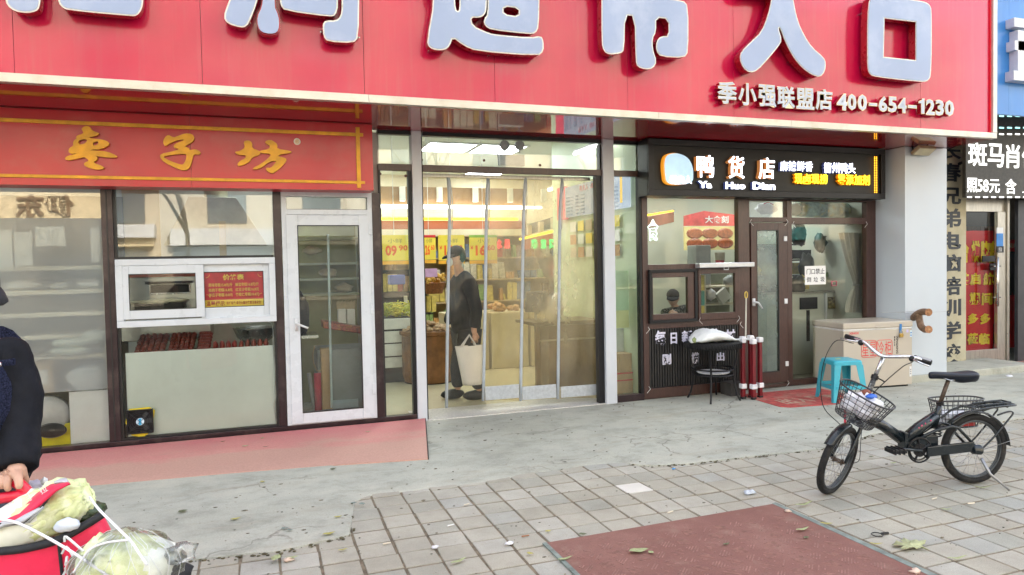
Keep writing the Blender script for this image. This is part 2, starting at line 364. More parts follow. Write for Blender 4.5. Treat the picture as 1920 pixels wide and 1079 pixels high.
for n,(hid,d,cx,cyy) in enumerate(cells):
    dz=rr.uniform(-.0028,.001); tx,ty=rr.gauss(0,.004),rr.gauss(0,.004); k=rr.randrange(6); rz=rr.gauss(0,.006); dx,dy=rr.gauss(0,.0015),rr.gauss(0,.0015)
    if n<299 and not hid:
        me=variants[k][0]
        if abs(cx-2.36)<.1 and abs(cyy-4.24)<.1: me=me.copy(); me.materials[0]=M_tilew; dz=.001
        o=link('paving_tile',me,pave); o.location=(cx+dx,cyy+dy,dz); o.rotation_euler=(tx,ty,rz)
    else:
        mm=Matrix.Translation((cx+dx,cyy+dy,dz))@Matrix.Rotation(rz,4,'Z')@Matrix.Rotation(ty,4,'Y')@Matrix.Rotation(tx,4,'X')
        rest.add([mm@Vector(v) for v in variants[k][1]],variants[k][2])
rest.build('paving_tiles',M_tile2,pave,kind='stuff')
# concrete apron laid over the back of the pavers, ragged front edge
mb=MB(); n=760; top=[]; x0,x1=-14,26
xs=[x0+(x1-x0)*i/n for i in range(n+1)]
for x in xs:
    e=apron_y(x)+.028*noise.noise(Vector((x*3.1,0,1)))+.016*noise.noise(Vector((x*13,2,1)))+.008*noise.noise(Vector((x*41,2,5)))
    top.append(e)
zt=lambda x: .012 if x<.46 else (.0022 if x<2.62 else .012)
vs=[];fs=[]
for x,e in zip(xs,top): vs+= [(x,e,-.02),(x,e+.006,zt(x)-.004),(x,e+.03,zt(x)),(x,7.2,.014),(x,16,.014)]
for i in range(n):
    for k in range(4): a=i*5+k; fs.append((a,a+5,a+6,a+1))
mb.add(vs,fs); apron=mb.build('concrete_apron',M_conc,kind='structure')
# crack line with soil and scraps along the right of the apron
mb=MB()
for i in range(230):
    x=rnd.uniform(2.6,6.8) if i<150 else rnd.uniform(-.6,.5); y=apron_y(x)+rnd.gauss(-.012,.016); s=rnd.uniform(.004,.015)
    mb.ball((x,y,.004),s,s*.8,s*.35,5,3,.5,i)
mb.build('soil_crumbs',mat('soil crumbs',(.10,.085,.045),.95,0,.5,40),kind='stuff')
# loose grit on the concrete and the slabs
mb=MB(); rr=random.Random(21)
for i in range(900):
    x=rr.uniform(-1.2,7.5); y=rr.uniform(2.2,6.7); s=abs(rr.gauss(0,.0035))+.0015
    if x<1.3 and y>5.4: continue
    z=(.014 if y>apron_y(x) else .001); mb.ball((x,y,z),s*rr.uniform(1,2.2),s,s*.5,4,3,.5,i)
mb.build('loose_grit',mat('loose grit',(.17,.15,.11),.95,0,.6,30),kind='stuff')
# pink painted strip in front of the snack shop, a few centimetres proud, its end cut aslant
def pink():
    m,nt,N,L=newmat('worn pink paint'); out=N.new('ShaderNodeOutputMaterial'); p=N.new('ShaderNodeBsdfPrincipled'); L.new(p.outputs[0],out.inputs[0])
    tc=N.new('ShaderNodeTexCoord').outputs['Object']
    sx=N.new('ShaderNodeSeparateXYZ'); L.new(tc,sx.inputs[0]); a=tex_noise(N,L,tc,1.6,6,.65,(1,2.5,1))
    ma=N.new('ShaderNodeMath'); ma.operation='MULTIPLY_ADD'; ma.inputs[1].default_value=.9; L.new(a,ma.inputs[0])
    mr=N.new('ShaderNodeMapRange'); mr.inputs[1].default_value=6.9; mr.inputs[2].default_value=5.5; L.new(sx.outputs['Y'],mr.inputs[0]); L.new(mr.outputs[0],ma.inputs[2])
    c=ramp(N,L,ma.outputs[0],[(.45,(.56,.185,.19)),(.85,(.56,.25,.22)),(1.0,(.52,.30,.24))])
    s=tex_noise(N,L,tc,70,4,.8); c=mixc(N,L,1.0,c,ramp(N,L,s,[(.36,(.88,.86,.85)),(.62,(1.05,1.05,1.05))]),'MULTIPLY')
    d=tex_noise(N,L,tc,6,6,.75,(.6,1.6,1)); c=mixc(N,L,ramp(N,L,d,[(.58,(0,0,0)),(.75,(.5,)*3)]),c,(.36,.28,.21))
    L.new(c,p.inputs['Base Color']); p.inputs['Roughness'].default_value=.75; return m
mb=MB(); a0=onZ(800,793,.02); b0=onZ(802,859,.02)
mb.v=[];
poly=[(-8,6.1),(-1.6,5.80),(-.4,5.70),(.5,5.60),(b0.x,b0.y),(a0.x+.0,6.80),(-8,6.80)]
tz=[.014,.016,.016,.016,.016,.050,.050]; nP=len(poly)
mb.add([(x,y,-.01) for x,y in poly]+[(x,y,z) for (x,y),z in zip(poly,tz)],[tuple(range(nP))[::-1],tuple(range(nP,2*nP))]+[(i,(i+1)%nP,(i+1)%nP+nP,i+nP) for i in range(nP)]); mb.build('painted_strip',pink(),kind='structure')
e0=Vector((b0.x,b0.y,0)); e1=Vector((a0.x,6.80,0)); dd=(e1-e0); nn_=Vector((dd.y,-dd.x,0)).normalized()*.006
mb=MB(); mb.add([e0+Vector((0,0,0)),e0+nn_*2,e1+nn_*2,e1,e0+Vector((0,0,.018)),e0+nn_+Vector((0,0,.018)),e1+nn_+Vector((0,0,.052)),e1+Vector((0,0,.052))],[(0,3,2,1),(4,5,6,7),(0,1,5,4),(1,2,6,5),(2,3,7,6),(3,0,4,7)]); mb.build('strip_end_shade',mat('dark edge shade',(.05,.035,.03),.9),kind='structure')  # thin dark bar standing in for the shade along the strip's cut end
# low raised concrete slab and red tiles at the far right doors
st=B(8.05,9.6,6.42,7.1,0,.10).build('step_slab',M_conc,bev=.012,label='low grey concrete step slab beside the white pillar',cat='step')
rt=thing('red_tile_step','dusty pink paving tiles before the neighbouring doorway','step',(10.2,6.2,0)); mt_=mat('red paving tile',(.34,.16,.13),.8,0,.12,8,bump=.3,dirt=((.3,.27,.23),3,.7))
for i in range(9):
    for j in range(5): B(9.62+i*.25,9.62+i*.25+.244,5.75+j*.25,5.75+j*.25+.244,.0,.035).build('tile',mt_,rt)
# red rubber mat with chevrons on the pavement
def matmat():
    m,nt,N,L=newmat('red rubber mat'); out=N.new('ShaderNodeOutputMaterial'); p=N.new('ShaderNodeBsdfPrincipled'); L.new(p.outputs[0],out.inputs[0])
    tc=N.new('ShaderNodeTexCoord').outputs['Object']
    a=tex_noise(N,L,tc,2.2,7,.68); c=ramp(N,L,a,[(.25,(.165,.072,.058)),(.5,(.205,.092,.075)),(.75,(.27,.14,.115))])
    s=tex_noise(N,L,tc,120,3,.8); c=mixc(N,L,1.0,c,ramp(N,L,s,[(.36,(.78,.78,.78)),(.64,(1.15,1.12,1.1))]),'MULTIPLY')
    d=tex_noise(N,L,tc,5,5,.7); c=mixc(N,L,ramp(N,L,d,[(.56,(0,0,0)),(.76,(.35,)*3)]),c,(.32,.26,.20))
    L.new(c,p.inputs['Base Color']); p.inputs['Roughness'].default_value=.75
    return m
M_mat=matmat(); mt=thing('entrance_mat','large dull red ribbed rubber mat lying on the grey pavers','mat',(2.2,2.8,0))
mb=MB(); mb.hprism([(1.437,1.3),(3.02,1.3),(3.00,3.60),(1.432,3.57)],.0,.008); mb.build('base',M_mat,mt)
mb=MB(); rr=random.Random(5)
cs=.105
for i in range(int(1.55/cs)):
    for j in range(int(2.2/cs)):
        cx=1.45+(i+.5)*cs; cyy=1.35+(j+.5)*cs; ang=R(45) if (i+j)%2 else R(-45)
        if cyy<1.9: continue
        u=Vector((math.cos(ang),math.sin(ang),0)); w=Vector((-u.y,u.x,0))
        for k in range(-3,4):
            if rr.random()<.35: continue
            L_=.062-.016*abs(k); c=Vector((cx,cyy,.0085))+w*k*.0145
            mb.obox(c,u*L_*.72,w*.0032,(0,0,.0013))
ob=mb.build('ribs',mat('dusty rubber rib',(.27,.14,.115),.8,0,.25,30),mt,kind='stuff')
MB().hprism([(2.995,1.3),(3.045,1.3),(3.02,3.615),(2.985,3.605)],-.002,.0095).build('edge_strip',mat('grey green edge',(.20,.24,.22),.7,0,.3,12),mt)
MB().hprism([(1.412,1.3),(1.437,1.3),(1.432,3.575),(1.408,3.572)],-.002,.0095).build('edge_strip',_mats['grey green edge'],mt)

# ------------------------------------------------------------------ the shop building: walls, rooms, unseen upper storeys and roof added to block the sun
F=6.85
bld=thing('shop_building','long low-rise building whose ground floor holds the supermarket and food shops','building',(3,12,0))
M_wall=mat('cream render',(.52,.45,.33),.85,0,.08,1.2,dirt=((.35,.30,.23),.9,.5))
B(-16,8.0,F+.02,F+.22,2.92,12.5).build('unseen_upper_wall',M_wall,bld)
B(8.0,26,F+.16,F+.36,3.2,12.5).build('unseen_upper_wall',M_wall,bld)
B(-16,26,F+.36,18,12.5,12.8).build('roof',mat('roof felt',(.12,.12,.12),.9),bld)
B(-16.2,-16,F+.2,18,0,12.5).build('side_wall',M_wall,bld); B(26,26.2,F+.2,18,0,12.5).build('side_wall',M_wall,bld)
B(-16,26,18,18.2,0,12.5).build('back_wall',M_wall,bld)
B(-16,26,F+.37,18,3.62,3.74).build('ceiling_slab',M_wall,bld)
for fl in range(3):
    for i in range(12):
        x=-14+i*3.3
        B(x,x+1.7,F-.01+(.14 if x>8 else 0),F+.06+(.14 if x>8 else 0),5.2+fl*2.6,6.7+fl*2.6).build('window',mat('dark window pane',(.05,.06,.07),.06,0,.1,2,spec=.8),bld)
M_floor=mat('beige polished floor',(.66,.60,.44),.16,0,.05,1.5,spec=.5)
M_ceil=mat('pale green ceiling',(.62,.68,.60),.7,0,.03,1)
M_inwall=mat('inner wall',(.62,.62,.52),.6,0,.05,1)
M_counter=mat('tan counter board',(.36,.27,.15),.4,0,.25,2.5)
# supermarket floor of tiles
fl_=thing('shop_floor','polished beige tiled floor inside the supermarket entrance','floor'); del fl_['category']; fl_['kind']='structure'
for i in range(8):
    for j in range(9):
        x=1.1+i*.8; y=6.96+j*.8
        if x>3.9 and y<9.3: continue
        B(x,x+.797,y,y+.797,-.1,.018).build('floor_tile',M_floor,fl_)
B(-8,26,6.9,18,-.12,.012).build('floor_base',mat('grout',(.2,.19,.16),.9),fl_)
def room(name,parent,x0,x1,y0,y1,z1,wm,cm,left=1,right=1,back=1):
    B(x0,x1,y0,y1,z1,z1+.04).build('ceiling',cm,parent)
    if left: B(x0-.06,x0,y0,y1,.015,z1).build('inner_wall',wm,parent)
    if right: B(x1,x1+.06,y0,y1,.015,z1).build('inner_wall',wm,parent)
    if back: B(x0,x1,y1,y1+.06,.015,z1).build('inner_wall',wm,parent)
room('a',bld,-8,1.03,F+.06,9.3,2.86,mat('snack room wall',(.56,.57,.53),.6,0,.06,1.5),M_ceil,1,1,1)
B(1.09,3.92,F+.06,9.3,3.28,3.32).build('ceiling',M_ceil,bld)
B(1.09,8.4,9.31,13.2,3.28,3.32).build('ceiling',M_ceil,bld)
B(1.03,1.08,9.3,13.3,.015,3.3).build('inner_wall',M_inwall,bld); B(1.09,8.4,13.2,13.26,.015,3.3).build('inner_wall',mat('dim back wall',(.60,.55,.42),.6,0,.1,1),bld)
B(8.4,8.46,9.3,13.2,.015,3.3).build('inner_wall',M_inwall,bld)
B(4.07,7.28,9.25,9.31,.015,3.3).build('inner_wall',M_inwall,bld); B(3.92,4.0,F+.06,9.3,.015,3.3).build('inner_wall',mat('pale green panel',(.56,.66,.46),.5,0,.05,2),bld)
room('c',bld,4.02,7.26,F+.06,9.24,2.82,mat('duck room wall',(.55,.57,.50),.55,0,.05,1.5),M_ceil,0,1,0)
# ceiling lights (lit): square panels and tubes
def em(name,col,s):
    m,nt,N,L=newmat(name); out=N.new('ShaderNodeOutputMaterial'); e=N.new('ShaderNodeEmission'); e.inputs[0].default_value=(*col,1); e.inputs[1].default_value=s*.42; L.new(e.outputs[0],out.inputs[0]); return m
M_panel=em('ceiling light diffuser',(.93,1,.98),8.6); M_tubeL=em('white tube glow',(1,1,.97),4.0); M_yel=em('yellow neon glow',(1,.72,.04),1.2); M_orange=em('orange led glow',(1,.42,.02),1.5)
def clight(x0,x1,y0,y1,z,label,parent=None):
    t=thing('ceiling_light',label,'light',((x0+x1)/2,(y0+y1)/2,z),'lit panels in the shop ceilings')
    B(x0+.012,x1-.012,y0+.012,y1-.012,z-.014,z-.004).build('diffuser',M_panel,t)
    f=MB(); f.box(x0-.02,x0+.012,y0-.02,y1+.02,z-.02,z-.001); f.box(x1-.012,x1+.02,y0-.02,y1+.02,z-.02,z-.001); f.box(x0+.012,x1-.012,y0-.02,y0+.012,z-.02,z-.001); f.box(x0+.012,x1-.012,y1-.012,y1+.02,z-.02,z-.001)
    f.build('frame',M_white,t)
clight(2.22,2.92,9.6,10.35,3.28,'square lit ceiling panel seen through the left of the door transom')
clight(2.98,3.68,9.6,10.35,3.28,'square lit ceiling panel behind the twin emergency lamps')
for x,y,w_ in [(1.6,11.9,'above the back shelf behind the shopper'),(3.6,12.1,'above the back shelf behind the middle strips'),(5.6,10.6,'over the far end of the bulk bins'),(5.8,12.2,'in the far right corner before the back shelf'),(7.4,11.4,'farthest to the right in the supermarket'),(1.8,7.9,'just inside the entrance above the shopper')]: clight(x,x+.7,y,y+.7,3.28,'square lit ceiling panel '+w_)
clight(-3.4,-2.8,7.7,8.3,2.86,'square lit ceiling panel behind the frosted window'); clight(-.4,.1,8.0,8.5,2.86,'square lit ceiling panel over the snack-shop oven'); clight(4.8,5.4,7.7,8.3,2.82,'square lit ceiling panel over the seated shopkeeper'); clight(6.2,6.7,7.9,8.4,2.82,'square lit ceiling panel behind the bunched curtain')
def tubelight(p0,p1,label):
    t=thing('tube_light',label,'light',p0,'white tubes under the shop ceiling'); p0=Vector(p0);p1=Vector(p1)
    MB().tube([p0,p1],.022,8).build('tube',M_tubeL,t); MB().tube([p0+Vector((0,0,.035)),p1+Vector((0,0,.035))],.02,6).build('housing',M_white,t)
tubelight(onX(1148,295,3.88).lerp(Vector((3.86,9.0,2.95)),0) if False else Vector((3.84,8.35,2.97)),Vector((3.84,7.2,2.97)),'white tube light running inwards beyond the right door post')
tubelight(Vector((4.4,10.6,2.75)),Vector((4.4,9.6,2.75)),'white tube light high between the middle curtain strips')
tubelight(Vector((1.3,12.9,2.66)),Vector((5.2,12.9,2.66)),'long white tube along the back of the supermarket')
# ------------------------------------------------------------------ big red supermarket sign
SY=5.80; SX1=7.95; SZ0=2.88; SZT=2.945
bs=thing('supermarket_sign','huge red fascia sign with pale blue raised characters over all the shopfronts','sign',(3,SY,SZ0))
seams=[-8.0]+[-5.9,-3.7]+[onY(26,100,SY).x,onY(378,100,SY).x,onY(683,150,SY).x,onY(928,170,SY).x,onY(1177,180,SY).x,onY(1376,190,SY).x,onY(1726,200,SY).x,SX1-.085]
for a,b in zip(seams,seams[1:]):
    o=B(a+.0015,b-.0015,SY,SY+.03,SZT,5.3).build('panel',M_redsign,bs,bev=.001)
B(-8,SX1-.09,SY+.03,SY+.05,SZT,5.3).build('backing',M_dark,bs)
for a,b in zip([-8,-3.0,.84,3.52,5.05],[-3.0,.84,3.52,5.05,SX1-.0]): B(a+.001,b-.001,SY-.035,SY+.03,SZ0+.002,SZT).build('trim',M_trim,bs,bev=.002)
B(SX1-.062,SX1,SY-.036,SY+.03,SZT+.001,5.3).build('trim',M_trim,bs,bev=.002)
B(SX1-.085,SX1-.062,SY-.012,SY+.02,SZT,5.3).build('red_edge',mat('bright red edge',(.62,.004,.02),.3,0,.05),bs)
B(SX1-.03,SX1,SY+.03,F-.02,SZ0+.01,5.3).build('end_panel',M_redsign,bs)
B(-8,SX1-.03,SY+.05,F+.1,5.2,5.3).build('cover',M_redsign,bs)
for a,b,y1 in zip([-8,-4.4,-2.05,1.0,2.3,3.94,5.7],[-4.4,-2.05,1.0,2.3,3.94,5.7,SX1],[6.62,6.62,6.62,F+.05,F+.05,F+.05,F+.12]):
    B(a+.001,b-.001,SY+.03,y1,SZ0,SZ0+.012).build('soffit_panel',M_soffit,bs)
G={}
r1=lambda pts,ox,oy,s:[(ox+x/s,oy+y/s) for x,y in pts]
G['a']=[r1([(35,-420),(225,-420),(225,-10),(218,40),(200,62),(150,72),(80,60),(42,28),(32,-10)],0,0,2.998), r1([(-120,-300),(-20,-310),(-10,-160),(-60,-120),(-130,-180)],0,0,2.998),
        r1([(325,-260),(800,-240),(803,0),(795,50),(770,85),(735,88),(380,55),(345,35),(328,0)],0,0,2.998), r1([(470,-150),(660,-140),(660,-60),(470,-72)],0,0,2.998), r1([(300,-420),(830,-395),(830,-310),(300,-335)],0,0,2.998)]
G['b']=[r1([(190,-190),(290,-160),(240,20),(210,100),(185,148),(150,153),(80,130),(60,95),(85,20),(120,-60)],400,0,2.998),
        r1([(270,-330),(350,-320),(345,30),(372,90),(376,150),(362,188),(320,197),(268,185),(245,150),(242,92),(268,40),(275,-20)],400,0,2.998),
        r1([(390,-250),(690,-235),(700,30),(685,85),(655,92),(405,58),(380,30),(376,-30)],400,0,2.998),
        r1([(400,-350),(810,-330),(818,-60),(814,210),(785,240),(645,232),(622,205),(617,140),(632,118),(690,120),(718,95),(727,40),(720,-270),(400,-290)],400,0,2.998)]
G['c']=[r1([(20,-230),(340,-215),(340,-160),(335,50),(325,82),(298,98),(246,96),(258,148),(330,182),(380,198),(585,215),(642,205),(655,232),(655,288),(625,313),(280,286),(205,252),(146,206),(128,258),(100,280),(52,280),(15,265),(4,232),(45,0),(20,-60)],800,0,2.998),
        r1([(155,-30),(188,-30),(188,55),(176,68),(160,55)],800,0,2.998),
        r1([(350,-230),(640,-215),(632,-20),(628,150),(612,185),(575,190),(365,166),(330,145),(323,115),(346,80),(346,-30)],800,0,2.998), r1([(430,33),(521,44),(521,96),(430,84)],800,0,2.998)]
G['d']=[[(1129,-28),(1112,-30),(1112,-58),(1190,-53),(1192,-84),(1224,-82),(1225,-51),(1302,-47),(1302,-18),(1226,-20),(1226,-4),(1280,1),(1290,12),(1290,97),(1283,108),(1240,106),(1231,95),(1232,77),(1240,69),(1255,69),(1254.5,35),(1229.5,32),(1229.5,60),(1223,72),(1223,92),(1231,116),(1224,128),(1211,130),(1196,125),(1193,114),(1191,29),(1171,28),(1170,94),(1163,100),(1143,102),(1133,96),(1129,80)]]
G['e']=[r1([(990,0),(985,-30),(900,-40),(830,-30),(760,-60),(790,-130),(1000,-170),(1090,-150),(1140,-60),(1150,20),(1180,160),(1230,270),(1290,360),(1378,435),(1391,475),(1385,535),(1350,578),(1290,560),(1215,505),(1150,425),(1095,320),(1060,225),(1047,203),(1035,215),(1062,300),(1040,342),(960,440),(880,527),(825,545),(775,508),(750,440),(762,388),(830,320),(915,240),(962,120)],1200,0,3.997)]
G['f']=[[(1640,-9),(1727,2),(1743,8),(1747,22),(1746,140),(1740,152),(1728,153.5),(1640,144),(1630,138),(1627,122),(1628,0)],[(1658,34),(1718,41),(1718,114),(1656.5,107.5)]]
FYc=SY-.15
CH={'a':0,'b':0,'c':0,'d':1,'e':0,'f':1}
for k in 'abcdef':
    sm=1
    if k=='f':
        G[k][0]=chaikin(G[k][0],2); 
    b=shape_on(G[k],FYc+.012,.095,M_letret,'character',bs,off=0,sm=0 if k=='f' else 1)
    shape_on(G[k],FYc+.004,.008,M_letrim,'letter_rim',b,off=.004,sm=0 if k=='f' else 1)
    shape_on(G[k],FYc,.004,M_letface,'letter_face',b,off=-.007,sm=0 if k=='f' else 1)
# little fixing studs that hold the characters off the sheet
studs=MB()
for px,py in [(55,32),(195,33),(467,45),(502,70),(603,62),(671,72),(804,97),(917,104),(917,62),(1122,47),(1143,108),(1201,134),(1394,140),(1480,116),(1409,75),(1614,27),(1616,126),(1648,152),(1712,157)]:
    p=onY(px,py,SY-.03); studs.cyl((p.x,SY-.05,p.z),(p.x,SY,p.z),.006,n=6); studs.box(p.x-.012,p.x+.012,SY-.05,SY-.046,p.z-.004,p.z+.004)
studs.build('fixing_studs',M_steel,bs,kind='stuff')
FY2=SY-.075
for ch,x0,x1,y0,y1 in [('季',1345,1381,154,195),('小',1384,1418,157,198),('强',1422,1455,160,201),('联',1457,1490,163,203),('盟',1493,1526,166,205),('店',1529,1560,168,207)]:
    a,b_,c,d=rect(x0,y0,x1,y1,FY2)
    o=lettering(ch,(a,FY2+.05,c),(1,0,0),(0,0,1),b_-a,d-c,M_letret,bs,name='character',bold=.028,depth=.05)
    lettering(ch,(a-.003,FY2,c-.003),(1,0,0),(0,0,1),b_-a+.006,d-c+.006,mat('cream letter edging',(.78,.66,.40),.35,.2,.05,8),o,name='letter_rim',bold=.034,depth=.004)
    lettering(ch,(a,FY2-.004,c),(1,0,0),(0,0,1),b_-a,d-c,mat('grey white letter face',(.48,.52,.60),.35,0,.06,8),o,name='letter_face',bold=.016,depth=.002)
dg=[('4',1569,1588,176,207),('0',1589,1605,177,207),('0',1608,1625,178,208),('-',1629,1644,194,199),('6',1647,1663,181,210),('5',1665,1681,182,211),('4',1683,1699,184,212),('-',1702,1718,198,203),('1',1722,1733,185,214),('2',1736,1752,187,216),('3',1754,1769,188,217),('0',1771,1788,189,218)]
for ch,x0,x1,y0,y1 in dg:
    if ch=='1':
        a,b_,c,d=rect(x0,y0,x1,y1,FY2); W=b_-a; Hh=d-c
        pl1=[(a+W*.42,c),(b_,c),(b_,d),(a+W*.62,d),(a+W*.5,d-Hh*.10),(a,d-Hh*.2),(a,d-Hh*.33),(a+W*.42,d-Hh*.30)]
        o=MB().prism(pl1[::-1],FY2,FY2+.05).build('character',M_letret,bs); MB().prism(pl1[::-1],FY2-.004,FY2-.0005).build('letter_rim',_mats['cream letter edging'],o)
        pl2=[(a+(x-a)*.8+W*.12,c+(z-c)*.94+Hh*.03) for x,z in pl1]; MB().prism(pl2[::-1],FY2-.006,FY2-.0045).build('letter_face',_mats['grey white letter face'],o); continue
    a,b_,c,d=rect(x0,y0,x1,y1,FY2); bo=.0 if ch in '-1' else .035
    o=lettering(ch,(a,FY2+.05,c),(1,0,0),(0,0,1),b_-a,d-c,M_letret,bs,name='character',bold=bo,depth=.05)
    lettering(ch,(a-.003,FY2,c-.003),(1,0,0),(0,0,1),b_-a+.006,d-c+.006,_mats['cream letter edging'],o,name='letter_rim',bold=bo+.01 if bo else 0,depth=.004)
    lettering(ch,(a+.003,FY2-.004,c+.003),(1,0,0),(0,0,1),b_-a-.006,d-c-.006,_mats['grey white letter face'],o,name='letter_face',bold=bo*.6,depth=.002)

# ------------------------------------------------------------------ snack shop sign, gold on red
LY=6.60
ls=thing('snack_shop_sign','red shop sign with gold brush characters and a gold line border','sign',(-1,LY,2.3))
M_red2=mat('flat red sheet',(.50,.010,.018),.30,0,.05,1.1,coat=.2,dirt=((.40,.10,.08),2,.4))
for a,b in [(-8,-4),(-4,-2.3),(-2.3,onY(358,300,LY).x),(onY(358,300,LY).x,.985)]: B(a+.0012,b-.0012,LY,LY+.02,2.265,2.872).build('panel',M_red2,ls)
B(-8,.985,LY+.022,F-.004,2.265,2.878).build('box',M_red2,ls)
gb=MB()
B(-8,.90,LY-.012,LY,2.757,2.788).build('border_bar',M_gold,ls,bev=.002); B(-8,.905,LY-.012,LY,2.322,2.348).build('border_bar',M_gold,ls,bev=.002)
B(.832,.868,LY-.015,LY-.001,2.285,2.84).build('border_bar',M_gold,ls,bev=.002)
Z=[r1([(455,725),(478,708),(505,712),(520,738),(565,750),(535,768),(490,772),(445,785),(425,778),(432,762),(470,752),(465,738)],0,0,2.998),
 r1([(410,796),(430,778),(490,768),(515,780),(580,785),(615,802),(608,822),(560,842),(520,840),(500,852),(440,862),(400,867),(383,855),(390,832),(412,822)],0,0,2.998), r1([(440,790),(480,782),(492,794),(470,812),(443,812)],0,0,2.998), r1([(522,800),(556,795),(548,815),(524,822)],0,0,2.998)]
shape_on(Z[:1],LY-.034,.034,M_gold,'character',ls,sm=2)
shape_on(Z[1:],LY-.032,.032,M_gold,'character_stroke',ls,sm=1)
shape_on([r1([(363,890),(382,876),(430,866),(462,845),(520,846),(600,852),(658,876),(655,889),(590,886),(530,876),(470,884),(400,901),(370,901)],0,0,2.998)],LY-.030,.030,M_gold,'character_stroke',ls,sm=1)
shape_on([r1([(462,878),(500,870),(548,880),(548,900),(520,915),(582,936),(584,951),(545,956),(500,946),(470,930),(475,914),(505,904)],0,0,2.998)],LY-.028,.028,M_gold,'character_stroke',ls,sm=1)
shape_on([r1([(915,800),(925,775),(945,758),(975,775),(1000,766),(1040,750),(1082,754),(1095,780),(1080,802),(1035,825),(1062,832),(1065,846),(1100,838),(1130,856),(1120,872),(1088,868),(1082,895),(1070,942),(1040,962),(990,947),(920,912),(896,880),(908,865),(960,855),(1012,840),(975,832),(978,812),(1030,792),(1036,785),(1000,788),(955,806),(928,826)],0,0,2.998),r1([(912,882),(960,872),(1042,864),(1050,880),(1036,922),(1018,928),(960,908)],0,0,2.998)],LY-.032,.032,M_gold,'character',ls,sm=1)
shape_on([r1([(168,795),(200,789),(220,805),(216,834),(262,850),(264,872),(216,886),(205,912),(145,938),(133,925),(150,905),(182,890),(183,872),(140,873),(117,855),(150,850),(180,830)],400,0,2.998)],LY-.032,.032,M_gold,'character',ls,sm=1)
shape_on([r1([(290,795),(320,786),(347,800),(362,815),(357,838),(437,849),(440,860),(378,869),(362,880),(407,889),(413,905),(387,936),(345,972),(320,975),(295,956),(300,942),(322,947),(345,922),(356,905),(318,907),(270,946),(225,956),(222,945),(265,925),(310,890),(328,866),(262,861),(258,848),(312,840),(320,820),(295,808)],400,0,2.998)],LY-.034,.034,M_gold,'character_stroke',ls,sm=1)
p=onY(557,266,LY); mb=MB(); mb.cyl((p.x,LY-.006,p.z),(p.x,LY,p.z),.030,n=20); mb.build('trademark_disc',mat('off white print',(.7,.66,.6),.5),ls)
lettering('®',(p.x-.018,LY-.008,p.z-.018),(1,0,0),(0,0,1),.036,.036,M_gold,ls,depth=.002)

# ------------------------------------------------------------------ glass
G_clear=glass('clear shop glass',(.93,.96,.93),.0)
G_up=glass('reflecting upper glass',(.90,.94,.93),.11,milk=.12,milkcol=(.72,.78,.78),patch=True,mscale=2)
G_frost=glass('frosted film glass',(.84,.87,.84),.0,rough=.10,milk=.34,milkcol=(.82,.88,.87),patch=False,mscale=1.4)
G_dirty=glass('dusty glass',(.90,.94,.90),.01,milk=.12,milkcol=(.66,.68,.60),patch=True,mscale=2.5)
G_door=glass('frosted green door glass',(.55,.64,.60),.06,rough=.10,milk=.72,milkcol=(.30,.38,.36),patch=True,mscale=1.3)
G_pvc=glass('clear curtain vinyl',(.95,.94,.88),.015,rough=.07,milk=.05,milkcol=(.52,.46,.28),patch=True,mscale=2.2,stretch=(1.5,1.5,.8),wav=.35)
G_pvc2=glass('hazy curtain vinyl',(.86,.78,.58),.03,rough=.10,milk=.55,milkcol=(.55,.45,.26),patch=True,mscale=1.1,stretch=(1.5,1.5,.8),wav=.35)
def frame(mb,x0,x1,z0,z1,w,y0,y1,mi=0):
    mb.box(x0,x1,y0,y1,z0,z0+w,mi); mb.box(x0,x1,y0,y1,z1-w,z1,mi); mb.box(x0,x0+w,y0,y1,z0+w,z1-w,mi); mb.box(x1-w,x1,y0,y1,z0+w,z1-w,mi); return mb
def pane(x0,x1,z0,z1,m,parent,y=F+.042,name='glass_pane',**kw): return B(x0,x1,y,y+.005,z0,z1).build(name,m,parent,**kw) if False else MB().quad((x0,y,z0),(x1,y,z0),(x1,y,z1),(x0,y,z1)).build(name,m,parent,**kw)

# ------------------------------------------------------------------ snack shop front
lf=thing('snack_shopfront','brown framed glass front of the snack shop left of the entrance','shopfront',(-1,F,0))
for a,b in [(-5.0,-4.9),(-1.30,-1.212),(.095,.165),(1.0,1.072)]:
    B(a,b,F,F+.075,.088,2.27).build('post',M_brown,lf,bev=.002)
B(-1.262,-1.252,F-.004,F,.088,2.27).build('post_groove',M_dark,lf)
B(-8,1.392,F-.006,F+.08,.0425,.086).build('sill',M_brown,lf,bev=.003)
zfm=onY(110,737,F).z; pane(-4.9,-1.30,zfm,2.02,G_frost,lf,F+.046,label='pane covered with frosted film'); pane(-4.9,-1.30,.088,zfm,G_clear,lf,F+.046); pane(-4.9,-1.30,2.02,2.30,G_up,lf); pane(-8,-5.0,.088,2.3,G_frost,lf)
B(-1.212,-1.19,F+.02,F+.07,.088,2.27).build('bead',M_dark,lf); B(.075,.094,F+.02,F+.07,.088,1.08).build('bead',M_dark,lf)
pane(-1.20,.09,1.665,2.30,G_up,lf); pane(-1.20,.09,.088,1.08,G_clear,lf)
B(-1.19,.09,F+.03,F+.06,1.66,1.685).build('bead',M_dark,lf); B(-1.19,.08,F+.02,F+.06,.088,.105).build('bead',M_dark,lf)
